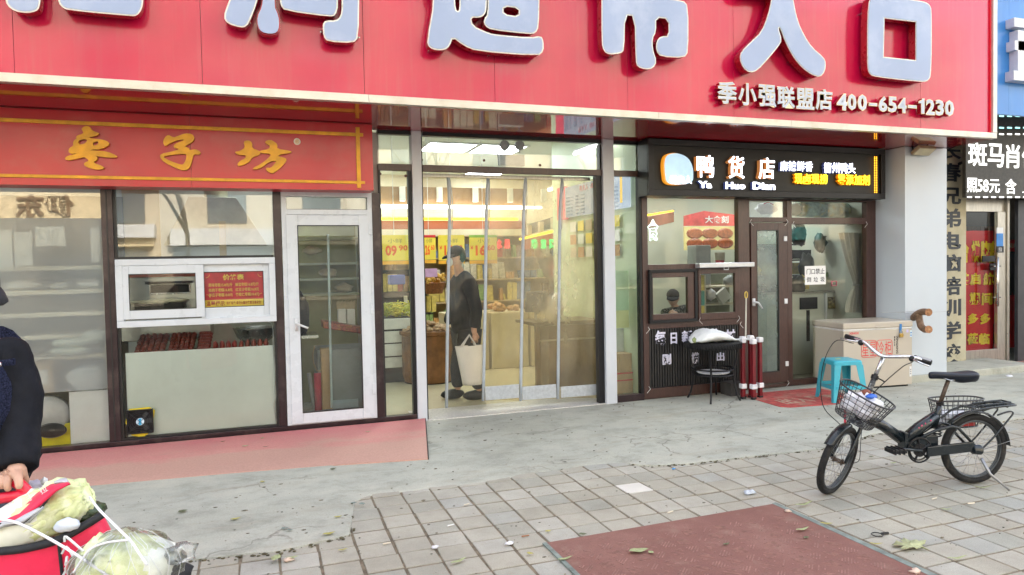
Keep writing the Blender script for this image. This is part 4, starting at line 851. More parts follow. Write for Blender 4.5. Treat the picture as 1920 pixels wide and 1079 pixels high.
v_=fbox(.885,.912,-.006,-.0005,.13,.25,'vent_plate',M_fg,.001)
for z in (.16,.185,.21): fbox(.893,.904,-.0075,-.0065,z,z+.008,'vent_slot',M_black,0,v_)
# bicycle-side things: stool
stp=thing('plastic_stool','turquoise plastic stool standing on the red doormat','stool',(5.85,5.97,0))
M_tq=mat('turquoise plastic',(.04,.37,.47),.38,0,.06,4,dirt=((.16,.32,.34),7,.5))
sc=Vector((5.86,5.96,0)); su=Vector((.964,-.27,0)); sv_=Vector((.27,.964,0)); SH=.46
top_=[];
for (a,b) in ((-1,-1),): pass
def sq(h,z,r=.03):
    out=[]
    for (i,j,a0) in ((1,1,0),(-1,1,90),(-1,-1,180),(1,-1,270)):
        for k in range(4): a=R(a0+k*30); out.append(sc+su*(i*(h-r)+r*math.cos(a))+sv_*(j*(h-r)+r*math.sin(a))+Vector((0,0,z)))
    return out
mb=MB(); L0=sq(.145,SH); L1=sq(.155,SH-.012); L2=sq(.158,SH-.05); L3=sq(.150,SH-.05); L4=sq(.147,SH-.014)
vs=L0+L1+L2+L3+L4; n=16; fs=[tuple(range(16)),tuple(range(64,80))[::-1]]
for k in range(4): fs+=[(k*n+i,k*n+(i+1)%n,(k+1)*n+(i+1)%n,(k+1)*n+i) for i in range(n)]
mb.add(vs,fs); mb.build('seat',M_tq,stp,weld=True,bev=.002)
for (i,j) in ((1,1),(-1,1),(-1,-1),(1,-1)):
    mb=MB(); tp=sc+su*i*.155+sv_*j*.155; bt=sc+su*i*.195+sv_*j*.195
    for ax_,bx_ in ((su*(-i),sv_*(-j)),(sv_*(-j),su*(-i))):    # two blades of an angle-section leg
        w0,w1=.075,.042; t=.005
        p=[tp+Vector((0,0,SH-.045)),tp+ax_*w0+Vector((0,0,SH-.045)),bt+ax_*w1,bt]
        mb.add([q for q in p]+[q+bx_*t for q in p],[(0,1,2,3),(7,6,5,4),(0,4,5,1),(1,5,6,2),(2,6,7,3),(3,7,4,0)])
    mb.build('leg',M_tq,stp,weld=True,bev=.0015)
for (p,q,o_) in ((su,sv_,1),(su,sv_,-1),(sv_,su,1),(sv_,su,-1)):
    c=sc+q*o_*.180+Vector((0,0,.175)); MB().obox(c,p*.155,q*.004,(0,0,.02)).build('stretcher',M_tq,stp,bev=.002)
B(5.80,5.86,5.96,5.99,SH+.0005,SH+.002).build('yellow_sticker',mat('yellow sticker',(.6,.6,.12),.5),stp)
# doormat
dm=thing('red_doormat','worn red welcome doormat with pale characters before the brown door','mat',(5.5,6.2,0))
M_dm=mat('worn red carpet',(.42,.07,.06),.95,0,.25,14,bump=.5,bscale=150,dirt=((.42,.28,.20),4,.7))
hmat=[(5.02,5.93),(5.10,5.86),(5.62,5.80),(6.12,5.84),(6.15,6.62),(5.06,6.66)]
MB().hprism(hmat,.012,.021).build('pile',M_dm,dm,bev=.003)
for k,ch in enumerate('出入平安'): lettering(ch,(5.17+.21*k,5.98,.0215),(1,0,0),(0,1,0),.17,.26,mat('faded cream pile',(.45,.30,.22),.95,0,.2,30,dirt=((.42,.08,.07),12,.8)),dm,name='character',bold=.03,depth=.0015)
# round wicker table
tb=thing('round_wicker_table','small round black wicker side table with a lower shelf','table',(4.66,6.575,0)); tc_=Vector((4.655,6.565,0)); M_wk=mat('black wicker',(.010,.010,.011),.6,0,.35,90,bump=.8,bscale=160,spec=.3); TH=.66
MB().lathe(tc_,[(.0,TH),(.27,TH),(.295,TH-.006),(.305,TH-.03),(.300,TH-.065),(.285,TH-.07),(.27,TH-.05),(0,TH-.045)],36).build('tabletop',M_wk,tb,smooth=True)
wr=MB()
for k in range(60):
    a=2*math.pi*k/60; wr.tube([tc_+Vector((.306*math.cos(a+.05*s),.306*math.sin(a+.05*s),TH-.01-.055*s)) for s in (0,.5,1)],.006,4)
wr.build('woven_rim',M_wk,tb,kind='stuff')
for (x,y) in ((4.47,6.77),(4.45,6.33),(4.86,6.40),(4.85,6.78)):
    d=Vector((x,y,0))-tc_; d.z=0; dn=d.normalized()
    MB().tube(smooth_path([tc_+dn*.27+Vector((0,0,TH-.05)),tc_+dn*.235+Vector((0,0,TH-.25)),tc_+dn*.215+Vector((0,0,.32)),tc_+dn*.24+Vector((0,0,.12)),tc_+dn*.285+Vector((0,0,.012))]),.011,8).build('leg',M_black,tb,smooth=True)
circ=lambda r,z,n=28:[tc_+Vector((r*math.cos(2*math.pi*k/n),r*math.sin(2*math.pi*k/n),z)) for k in range(n)]
MB().tube(circ(.225,.36),.009,8,closed=True).build('shelf_ring',M_black,tb,smooth=True); MB().tube(circ(.215,.30),.008,8,closed=True).build('shelf_ring',M_black,tb,smooth=True)
mb=MB()
for k in range(-5,6): mb.tube([tc_+Vector((k*.036,-math.sqrt(max(0,.21**2-(k*.036)**2)),.30)),tc_+Vector((k*.036,math.sqrt(max(0,.21**2-(k*.036)**2)),.30))],.004,5)
mb.build('shelf_wires',M_black,tb,kind='stuff')
pt_=thing('white_tray','round white tray lying on the lower shelf of the wicker table','tray',tc_+Vector((0,0,.31))); MB().lathe(tc_,[(0,.312),(.165,.312),(.18,.322),(.178,.326),(.162,.318),(0,.318)],28).build('dish',mat('white plastic',(.66,.66,.68),.4,0,.08,9),pt_,smooth=True)
bgp=thing('white_cloth_bundle','crumpled white plastic-wrapped bundle lying on the round wicker table','bundle',tc_+Vector((0,0,TH)))
M_wc=mat('white crumpled sheet',(.78,.80,.80),.6,0,.06,7,bump=.5,bscale=14)
mb=MB(); prof=[(1293,640,648,648),(1300,632,648,650),(1312,618,634,655),(1325,615,632,657),(1340,618,632,657),(1355,625,640,656),(1370,636,645,655),(1385,640,648,656),(1398,641,652,657),(1405,650,654,657)]
rings=[];nn=16
for i,(px,yt,ym,yb) in enumerate(prof):
    zt_=onY(px,yt,6.55).z; x=onY(px,yt,6.55).x; zb_=TH+.002; h=max(.012,(zt_-zb_)); wy=min(.20,.05+h*1.3) if 0<i<9 else .03
    rings.append([Vector((x+.012*noise.noise(Vector((i,k*.7,3))),6.52+wy*math.cos(2*math.pi*k/nn)*(1+.22*noise.noise(Vector((i*.8,k*.9,1)))),zb_+h/2+h/2*math.sin(2*math.pi*k/nn)*(1+.20*noise.noise(Vector((i*.9,k*.9,7)))))) for k in range(nn)])
vs=[v for r_ in rings for v in r_]; fs=[(i*nn+k,i*nn+(k+1)%nn,(i+1)*nn+(k+1)%nn,(i+1)*nn+k) for i in range(len(rings)-1) for k in range(nn)]+[tuple(range(nn))[::-1],tuple((len(rings)-1)*nn+k for k in range(nn))]
o=mb.add(vs,fs).build('wrap',M_wc,bgp,smooth=True,weld=True); sb=o.modifiers.new('s','SUBSURF'); sb.levels=sb.render_levels=2
dtx=bpy.data.textures.new('crumple','CLOUDS'); dtx.noise_scale=.06; dp=o.modifiers.new('d','DISPLACE'); dp.texture=dtx; dp.strength=.03; dp.mid_level=.5
q=onY(1302,638,6.37); MB().ball((q.x,q.y,q.z),.03,.012,.03,8,6,.5,3).build('green_print',mat('olive print',(.20,.24,.10),.6),bgp)
# folded canopy frame
cf=thing('folded_canopy_frame','bundle of dark red folded gazebo poles with white joints standing by the door','canopy frame',(5.0,6.42,0))
M_rp=mat('dark red enamel tube',(.15,.004,.010),.35,0,.15,6,coat=.3); M_wj=mat('white plastic joint',(.72,.72,.74),.4)
ztop=onY(1412,635,6.42).z
k=0
for (px,dy,dz) in [(1396,.03,0),(1407,-.05,-.01),(1413,.05,.02),(1425,0,0),(1402,.08,.01),(1419,.09,0)]:
    x=onY(px,700,6.42).x; y=6.42+dy; zt_=ztop+dz
    B(x-.020,x+.020,y-.020,y+.020,.04,zt_-.03).build('pole',M_rp,cf,bev=.006)
    B(x-.029,x+.029,y-.029,y+.029,zt_-.045,zt_+.01).build('top_joint',M_wj,cf,bev=.008)
    if k in (0,1,3): B(x-.032,x+.032,y-.032,y+.032,.13,.185).build('low_joint',M_wj,cf,bev=.008)
    B(x-.024,x+.024,y-.024,y+.024,.012,.04).build('foot',M_dark,cf,bev=.005); k+=1
cn_=thing('hooked_rod','thin pale rod with a yellow loop leaning beside the canopy poles','rod',onY(1398,630,6.6)); a=onY(1399,560,6.75); b=onY(1398,632,6.62)
MB().tube([a,b],.009,7).build('shaft',mat('pale rod',(.5,.48,.40),.5),cn_); MB().tube([a+Vector((.018*math.sin(t),0,.04-.04*math.cos(t)*1.0)) for t in [i*.628 for i in range(10)]],.006,6,closed=True).build('loop',mat('yellow loop',(.62,.45,.08),.5),cn_)
bx_=thing('small_grey_box','low grey box half hidden behind the canopy poles','box',(5.02,6.7,0)); B(4.93,5.12,6.62,6.82,.012,.16).build('carton',mat('dark carton',(.06,.055,.05),.7,0,.2),bx_,bev=.004)
M_bt=mat('bottle grey',(.4,.4,.42),.4)

# ------------------------------------------------------------------ bicycle
bk=thing('folding_bicycle','black small-wheeled folding bicycle with wire baskets parked on the pavers','bicycle',(4.0,3.5,0))
R0=Vector((4.512,3.43,0)); bd=Vector((-.975,.223,0)).normalized(); bl=Vector((-bd.y,bd.x,0))   # forward, left
if bl.y>0: pass
def b3(u,h,v=0): return R0+bd*u+bl*v+Vector((0,0,h))
# left of travel faces the camera
if (b3(0,0,1)-R0).dot(Vector((0,-1,0)))<0: bl=-bl
LEFT=bl
WR=.238; UPZ=Vector((0,0,1))
M_bf=mat('black bicycle paint',(.008,.013,.017),.26,0,.15,20,coat=.3,spec=.4); M_ty=mat('tyre rubber',(.014,.014,.015),.75,0,.3,60,bump=.3,bscale=200,dirt=((.07,.06,.05),18,.5),spec=.3); M_chr=mat('worn chrome',(.55,.55,.56),.22,.95,.15,25); M_rust=mat('brown rusted metal',(.10,.07,.05),.5,.5,.3,40)
M_spk=mat('spoke steel',(.28,.28,.29),.35,.8); M_rim=mat('dark alloy rim',(.10,.11,.12),.3,.8,.2,20)
def wheel(c,fwd,ax,parent,name='wheel'):
    c=Vector(c); up=ax.cross(fwd).normalized(); up = up if up.z>0 else -up
    cir=lambda r,o=0,n=40:[c+ax*o+(fwd*math.cos(2*math.pi*k/n)+up*math.sin(2*math.pi*k/n))*r for k in range(n)]
    w=MB().tube(cir(WR-.022),.0225,10,closed=True).build(name,M_ty,parent,smooth=True)
    mb=MB()
    for o_ in (-.010,.010): mb.tube(cir(WR-.045,o_),.006,6,closed=True)
    mb.tube(cir(WR-.051),.006,6,closed=True); mb.build('rim',M_rim,w,smooth=True)
    mb=MB(); 
    for k in range(28):
        a=2*math.pi*k/28; s=1 if k%2 else -1; a2=a+(.55 if (k//2)%2 else -.55)
        mb.tube([c+ax*s*.026+(fwd*math.cos(a2)+up*math.sin(a2))*.018,c+(fwd*math.cos(a)+up*math.sin(a))*(WR-.052)],.0012,4)
    mb.build('spokes',M_spk,w,kind='stuff')
    mb=MB(); mb.cyl(c-ax*.045,c+ax*.045,.010,n=10); mb.cyl(c-ax*.03,c-ax*.024,.022,n=12); mb.cyl(c+ax*.024,c+ax*.03,.022,n=12); mb.cyl(c-ax*.028,c+ax*.028,.014,n=12); mb.build('hub',M_rust,w,smooth=False)
    return w
wheel(b3(0,WR),bd,LEFT,bk)
SA=R(200.5); sf=Vector((math.cos(SA),math.sin(SA),0)); sL=Vector((-sf.y,sf.x,0));
if sL.dot(LEFT)<0: sL=-sL
FCt=Vector((3.485,3.650,0)); ha=R(65.5)       # front contact, steering angle
# steering axis: through a point above/behind axle
axd=(-bd*math.cos(ha)+Vector((0,0,math.sin(ha)))).normalized()
lean=axd
fwdS=(sf-axd*sf.dot(axd)).normalized(); latS=axd.cross(fwdS).normalized(); latS=latS if latS.dot(sL)>0 else -latS
upw=(UPZ-latS*latS.z).normalized(); FC=FCt+upw*(WR-.003)
# wheel plane contains fwdS and axd
fw=wheel(FC,fwdS,latS,bk)
S0=FC-fwdS*.035                                   # axis base
def s3(f,h,l=0): return S0+fwdS*f+axd*h+latS*l
mb=MB()
for s in (-1,1): mb.tube([FC+latS*.048*s,s3(.012,.12,.048*s),s3(.0,.265,.042*s),s3(0,.29,.02*s)],[.010,.012,.013,.013],8)
mb.tube([s3(0,.27,-.045),s3(0,.285,0),s3(0,.27,.045)],.015,8); mb.build('fork',M_bf,bk,smooth=True)
MB().tube([s3(0,.28),s3(0,.40)],.020,12).build('head_tube',M_bf,bk,smooth=True)
MB().tube([s3(0,.40),s3(0,.43)],.026,12).build('headset',M_chr,bk,smooth=True)
STH=.745
MB().tube([s3(0,.42),s3(.0,.60)],.0175,12).build('stem_tube',mat('scuffed black tube',(.03,.03,.03),.35,.2,.5,70,dirt=((.5,.5,.5),60,.8)),bk,smooth=True)
MB().tube([s3(0,.60),s3(.0,STH)],.0135,12).build('stem_post',M_chr,bk,smooth=True)
mb=MB(); mb.tube([s3(0,.585),s3(0,.612)],.023,10); mb.tube([s3(0,.60,.0),s3(-.035,.60,.03),s3(-.05,.595,.05)],.005,6); mb.build('clamp',M_black,bk)
bars=smooth_path([s3(-.03,STH+.06,.262),s3(-.0,STH+.055,.16),s3(.02,STH+.02,.07),s3(.02,STH,.0),s3(.02,STH+.02,-.07),s3(.0,STH+.055,-.16),s3(-.03,STH+.06,-.285)])
MB().tube(bars,.0115,10).build('handlebar',M_chr,bk,smooth=True)
for s in (1,-1):
    e=s3(-.03,STH+.06,(.270 if s>0 else .290)*s); i_=s3(-.015,STH+.058,(.165 if s>0 else .185)*s); gp=MB().tube([e,e.lerp(i_,.02),e.lerp(i_,.98),i_],[.015,.0175,.0175,.015],12).build('grip',M_black,bk,smooth=True)
    if s==1: MB().tube([e.lerp(i_,.05)+axd*.004,e.lerp(i_,.8)+axd*.004],.0165,10).build('grip_stripe',mat('grey grip',(.3,.3,.32),.4),gp)
    mb=MB(); mb.tube([s3(.0,STH+.05,.175*s),s3(.04,STH+.035,.19*s),s3(.045,STH+.025,.285*s)],[.009,.006,.004],7); mb.build('brake_lever',M_chr,bk,smooth=True)
    mb=MB(); mb.ball(s3(.0,STH+.045,.165*s),.022,.018,.02,10,7); mb.build('lever_clamp',M_black,bk,smooth=True)
mb=MB()
mb.tube(smooth_path([s3(.045,STH+.02,.19),s3(.12,STH-.06,.16),s3(.12,STH-.30,.06),s3(-.04,STH-.42,.03)],6),.003,5); mb.build('cable',M_black,bk,smooth=True)
mb=MB(); mb.tube(smooth_path([s3(.045,STH+.02,-.19),s3(.14,STH-.02,-.27),s3(.16,STH-.22,-.27),s3(.10,.30,-.20),s3(.03,.22,-.07)],6),.003,5); mb.build('cable',M_black,bk,smooth=True)
mb=MB(); mb.tube(smooth_path([s3(.02,.27,.05),s3(.07,.16,.10),s3(.04,.06,.12),s3(.0,.02,.08)],6),.0025,5); mb.build('cable',M_black,bk,smooth=True)
# front basket of wire
M_wire=mat('black wire',(.045,.045,.05),.35,.4)
def basket(O,f,l,up,Lt,Wt,Lb,Wb,H,name='basket',nl=9,nw=6,nh=6,rad=.0024,lean_=0):
    ell=lambda L_,W_,z,n=32:[O+f*(L_*math.copysign(abs(math.cos(t))**.75,math.cos(t))+lean_*z/H)+l*(W_*math.copysign(abs(math.sin(t))**.75,math.sin(t)))+up*z for t in [2*math.pi*k/n for k in range(n)]]
    T=ell(Lt,Wt,H); Bm=ell(Lb,Wb,0)
    b_=MB().tube(T,.0058,7,closed=True).build(name,M_wire,bk,smooth=True)
    mb=MB(); mb.tube(Bm,.004,5,closed=True)
    for k in range(32): mb.tube([Bm[k],T[k]],rad,4)
    for j in range(1,nh): s=j/nh; mb.tube(ell(Lb+(Lt-Lb)*s,Wb+(Wt-Wb)*s,H*s),rad,4,closed=True)
    for k in range(-3,4):
        s=k/4; mb.tube([O+f*Lb*s*.95-l*Wb*math.sqrt(1-s*s),O+f*Lb*s*.95+l*Wb*math.sqrt(1-s*s)],rad,4); mb.tube([O+l*Wb*s*.95-f*Lb*math.sqrt(1-s*s),O+l*Wb*s*.95+f*Lb*math.sqrt(1-s*s)],rad,4)
    mb.build('wires',M_wire,b_,kind='stuff'); return b_
upb=(axd*.93+fwdS*.30+latS*.20).normalized(); fb=latS.cross(upb); fb=fb if fb.dot(fwdS)>0 else -fb
BO=s3(.155,.285,.035)
basket(BO,fb,(latS-upb*latS.dot(upb)).normalized(),upb,.118,.170,.082,.118,.19)
bgx=MB(); bgx.ball(BO+upb*.11,.10,.10,.10,18,12,.35,4); 
cb=thing('carrier_bag','crumpled white plastic bags filling the front basket of the bicycle','bag',BO); mb=MB()
for k,(a,b,c,r) in enumerate([(0,-.05,.085,.062),(.0,.045,.085,.062),(-.01,0,.125,.072),(.01,.075,.14,.05),(-.01,-.08,.13,.045)]):
    mb.ball(BO+fb*a+latS*b+upb*c,r,r,r*.8,16,10,.45,k)
M_bag=mat('white carrier plastic',(.72,.72,.76),.3,0,.10,12,bump=.6,bscale=25); mb.build('film',M_bag,cb,smooth=True)
MB().ball(BO+latS*.03+upb*.185,.05,.03,.014,10,6,.5,3).build('blue_print',mat('blue print',(.02,.12,.55),.4),cb,smooth=True); MB().ball(BO-latS*.02+upb*.19+fb*-.03,.035,.025,.022,10,6,.5,6).build('brown_fruit',mat('brown fruit',(.22,.05,.02),.5),cb,smooth=True)
mb=MB(); mb.tube([BO+upb*.0-fb*.05,s3(0,.33)],.006,6); mb.tube([BO+upb*.16-fb*.11,s3(0,.50)],.005,6); mb.build('basket_bracket',M_black,bk)
# frame
mb=MB(); mb.tube([s3(-.01,.33),b3(.66,.425),b3(.535,.335)],[.026,.036,.039],12); mb.build('front_tube',M_bf,bk,smooth=True)
MB().obox(b3(.515,.325),bd*.014,LEFT*.04,(0,0,.055)).build('fold_hinge',M_bf,bk,bev=.006)
mb=MB(); mb.tube([b3(.50,.325),b3(.40,.40),b3(.275,.475)],[.038,.038,.034],12); mb.build('rear_tube',M_bf,bk,smooth=True)
mb=MB()
for u,h in ((.42,.405),(.40,.42),(.375,.432),(.36,.425),(.335,.452),(.32,.448)): mb.ball(b3(u,h,.031),.009,.003,.007,6,4,.5,int(u*100))
mb.build('decal',mat('pink flaking decal',(.65,.05,.14),.5),bk)
MB().tube([b3(.285,.40),b3(.245,.565)],.0185,12).build('seat_tube',M_bf,bk,smooth=True)
MB().tube([b3(.247,.555),b3(.185,.715)],.0135,12).build('seat_post',M_rust,bk,smooth=True)
mb=MB(); mb.tube([b3(.245,.548),b3(.25,.57)],.024,10); mb.build('seat_clamp',M_black,bk)
# saddle
prof=[(.33,.012,.772),(.30,.022,.775),(.24,.026,.770),(.18,.036,.765),(.12,.058,.765),(.06,.078,.768),(.015,.075,.772),(-.012,.045,.765)]
rings=[];nn=14
for u,w,h in prof:
    rg=[]
    for k in range(nn):
        a=2*math.pi*k/nn; z=math.sin(a); t=(.022 if z>0 else (.058 if u<.16 else .028)); rg.append(b3(u,h-.02+z*t,w*math.cos(a)))
    rings.append(rg)
vs=[v for r_ in rings for v in r_]; fs=[(i*nn+k,i*nn+(k+1)%nn,(i+1)*nn+(k+1)%nn,(i+1)*nn+k) for i in range(len(rings)-1) for k in range(nn)]+[tuple(range(nn))[::-1],tuple((len(rings)-1)*nn+k for k in range(nn))]
o=MB().add(vs,fs).build('saddle',mat('navy black vinyl',(.006,.009,.018),.32,0,.1,15,spec=.35),bk,smooth=True,weld=True); sb=o.modifiers.new('s','SUBSURF'); sb.levels=sb.render_levels=2
mb=MB(); 
for s in (-1,1): mb.tube([b3(.27,.745,.01*s),b3(.19,.715,.022*s),b3(.10,.72,.03*s),b3(.05,.745,.03*s)],.0035,6)
mb.build('saddle_rails',M_chr,bk)
# cranks, chainring, chain, rear triangle
BBp=b3(.43,.262)
MB().tube([BBp-LEFT*.045,BBp+LEFT*.045],.020,12).build('bottom_bracket',M_bf,bk,smooth=True)
mb=MB(); cc=b3(.43,.262,.045)
def ring(c,r,n=30): return [c+(bd*math.cos(2*math.pi*k/n)+Vector((0,0,1))*math.sin(2*math.pi*k/n))*r for k in range(n)]
cr=b3(.43,.262,.048)
mb=MB(); mb.tube(ring(cr,.082),.006,6,closed=True)
for k in range(5): a=R(72*k+10); mb.tube([cr,cr+(bd*math.cos(a)+Vector((0,0,1))*math.sin(a))*.08],.007,5)
mb.tube([cr-LEFT*.004,cr+LEFT*.004],.045,18); ckr=mb.build('chainring',M_black,bk,smooth=False)
mb=MB(); mb.tube(ring(cr-LEFT*.006,.068,24),.006,5,closed=True); mb.build('chain_guard',M_bf,bk)
a1=b3(.43,.262,.065); p1=b3(.655,.292,.068); mb=MB(); mb.tube([a1,p1],[.012,.009],8); mb.build('crank',M_bf,bk,smooth=True)
mb=MB(); pc=p1+LEFT*.055; mb.obox(pc,bd*.050,LEFT*.045,(0,0,.013)); 
for s in (-1,0,1): mb.obox(pc+bd*.03*s,bd*.006,LEFT*.048,(0,0,.02))
mb.build('pedal',M_black,bk,bev=.004)
a2=b3(.43,.262,-.065); p2=b3(.26,.245,-.068); mb=MB(); mb.tube([a2,p2],[.012,.009],8); mb.build('crank',M_bf,bk,smooth=True); mb=MB(); mb.obox(p2-LEFT*.055,bd*.045,LEFT*.038,(0,0,.011)); mb.build('pedal',M_black,bk,bev=.004)
mb=MB()
mb.obox(b3(.22,.262,.062),bd*.17+Vector((0,0,-.01)),LEFT*.010,(0,0,.034)); mb.obox(b3(.33,.30,.0),bd*.05,LEFT*.03,(0,0,.05)); mb.obox(b3(.42,.30,.01),bd*.045,LEFT*.035,(0,0,.04)); mb.tube([b3(.06,.25,.06),b3(.0,.245,.06)],[.03,.034],12); mb.build('chain_case',M_bf,bk,bev=.006)
for s in (-1,1):
    mb=MB(); mb.tube([b3(.40,.27,.03*s),b3(.20,.25,.045*s),b3(0,WR,.05*s)],[.013,.011,.009],8); mb.build('chain_stay',M_bf,bk,smooth=True)
    mb=MB(); mb.tube([b3(.42,.33,.02*s),b3(.30,.385,.035*s),b3(.20,.41,.048*s),b3(.155,.40,.05*s),b3(0,WR,.05*s)],[.011,.011,.011,.011,.009],8); mb.build('seat_stay',M_bf,bk,smooth=True)
    mb=MB(); mb.tube(smooth_path([b3(0,WR,.058*s),b3(-.10,.33,.062*s),b3(-.20,.44,.065*s),b3(-.235,.485,.065*s),b3(-.20,.495,.065*s),b3(-.12,.475,.065*s)],4),.006,7); mb.build('rack_stay',M_bf,bk,smooth=True)
sp=MB(); 
for k in range(40): a=k*.9; sp.v
sp.tube([b3(.265,.335)+(bd*math.cos(k*.8)+LEFT*math.sin(k*.8))*.022+Vector((0,0,.0024*k)) for k in range(34)],.005,6); sp.build('shock_spring',M_black,bk)
# rear rack with rails
rk=MB().tube(smooth_path([b3(.20,.445,.05),b3(.10,.50,.062),b3(-.05,.525,.065),b3(-.22,.535,.062),b3(-.285,.53,.03),b3(-.285,.53,-.03),b3(-.22,.535,-.062),b3(-.05,.525,-.065),b3(.10,.50,-.062),b3(.20,.445,-.05)],4),.0075,8).build('rear_rack',M_bf,bk,smooth=True)
mb=MB(); 
for v in (-.02,.02): mb.tube([b3(.05,.52,v),b3(-.27,.537,v)],.005,6)
for u in (.05,-.04,-.13,-.20): mb.tube([b3(u,.525,-.062),b3(u,.525,.062)],.005,6)
mb.tube([b3(-.02,.54,-.04),b3(-.24,.552,-.04),b3(-.24,.552,.04),b3(-.02,.54,.04)],.006,6); mb.build('rails',M_bf,rk)
# fenders
def fender(c,f,up,lat,a0,a1,name,r=WR+.022,n=14):
    vs=[];fs=[]
    for k in range(n+1):
        a=R(a0+(a1-a0)*k/n)
        for w,dr_ in ((-.03,-.010),(-.015,0),(.015,0),(.03,-.010)): vs.append(c+(f*math.cos(a)+up*math.sin(a))*(r+dr_)+lat*w)
    for k in range(n):
        for j in range(3): fs.append((k*4+j,k*4+j+1,(k+1)*4+j+1,(k+1)*4+j))
    o=MB().add(vs,fs).build(name,M_bf,bk,smooth=True); so=o.modifiers.new('s','SOLIDIFY'); so.thickness=.002; return o
fender(b3(0,WR),bd,Vector((0,0,1)),LEFT,178-0,45,'rear_fender'); fender(FC,fwdS,axd,latS,15,75,'front_fender')
MB().tube([b3(-.245,.29,.04),b3(0,WR,.055)],.0025,5).build('fender_stay',M_spk,bk)
# kickstand
mb=MB(); mb.tube([b3(-.0,.19,.07),b3(-.05,.085,.085),b3(-.105,.004,.185)],[.011,.010,.006],8); mb.build('kickstand',M_spk,bk,smooth=True)
# side basket behind the saddle, on the far side
basket(b3(-.03,.35,-.20),bd,LEFT,Vector((0,0,1)),.19,.09,.15,.07,.19)
cb2=thing('carrier_bag','white and lilac plastic bag lying in the rear side basket of the bicycle','bag',b3(-.03,.36,-.19)); mb=MB(); mb.ball(b3(.06,.41,-.19),.08,.05,.06,14,9,.4,11); mb.ball(b3(-.04,.40,-.19),.07,.06,.06,14,9,.4,15); mb.build('film',M_bag,cb2,smooth=True)
mb=MB(); mb.obox(b3(.0,.40,-.05),bd*.05,LEFT*.004,(0,0,.018)); mb.build('rear_reflector',mat('red reflector',(.4,.02,.02),.3),bk)
mb=MB(); mb.tube([s3(-.03,.24,-.07),s3(-.02,.38,-.12)],.007,6); mb.build('red_cord',mat('red cord',(.65,.03,.06),.5),bk)

# ------------------------------------------------------------------ leaves and scraps on the ground
def leaf(name,px,py,L_,W_,rot,col,label,z=.004,group=None,curl=.25,cat='leaf',tok=None):
    L_*=.8; W_*=.85; c=onZ(px,py,z); n=9; vs=[];fs=[]
    for i in range(n+1):
        t=i/n; w=W_*math.sin(math.pi*min(1,max(.02,t**.8)))*.5*(1+.15*noise.noise(Vector((px*.1,i,0)))); zz=curl*L_*(.5-.5*math.cos(math.pi*2*(t-.5)))*.35
        for s in (-1,0,1): vs.append((c.x+(t-.5)*L_*math.cos(rot)-s*w*math.sin(rot),c.y+(t-.5)*L_*math.sin(rot)+s*w*math.cos(rot),c.z+.0035+zz+abs(s)*w*.35))
    for i in range(n):
        for k in (0,1): fs.append((i*3+k,(i+1)*3+k,(i+1)*3+k+1,i*3+k+1))
    o=MB().add(vs,fs).build(name,col,None,smooth=True); so=o.modifiers.new('s','SOLIDIFY'); so.thickness=.0007; tag(o,label,cat,group); return o
LG=mat('pale green dry leaf',(.36,.40,.20),.7,0,.2,60); LY_=mat('yellow leaf',(.42,.38,.10),.6,0,.2,60); LD=mat('dull olive leaf',(.14,.16,.08),.7,0,.3,60); LB=mat('greyish curled leaf',(.20,.25,.22),.7,0,.2,60); LR=mat('brown leaf',(.30,.13,.06),.7,0,.3,60)
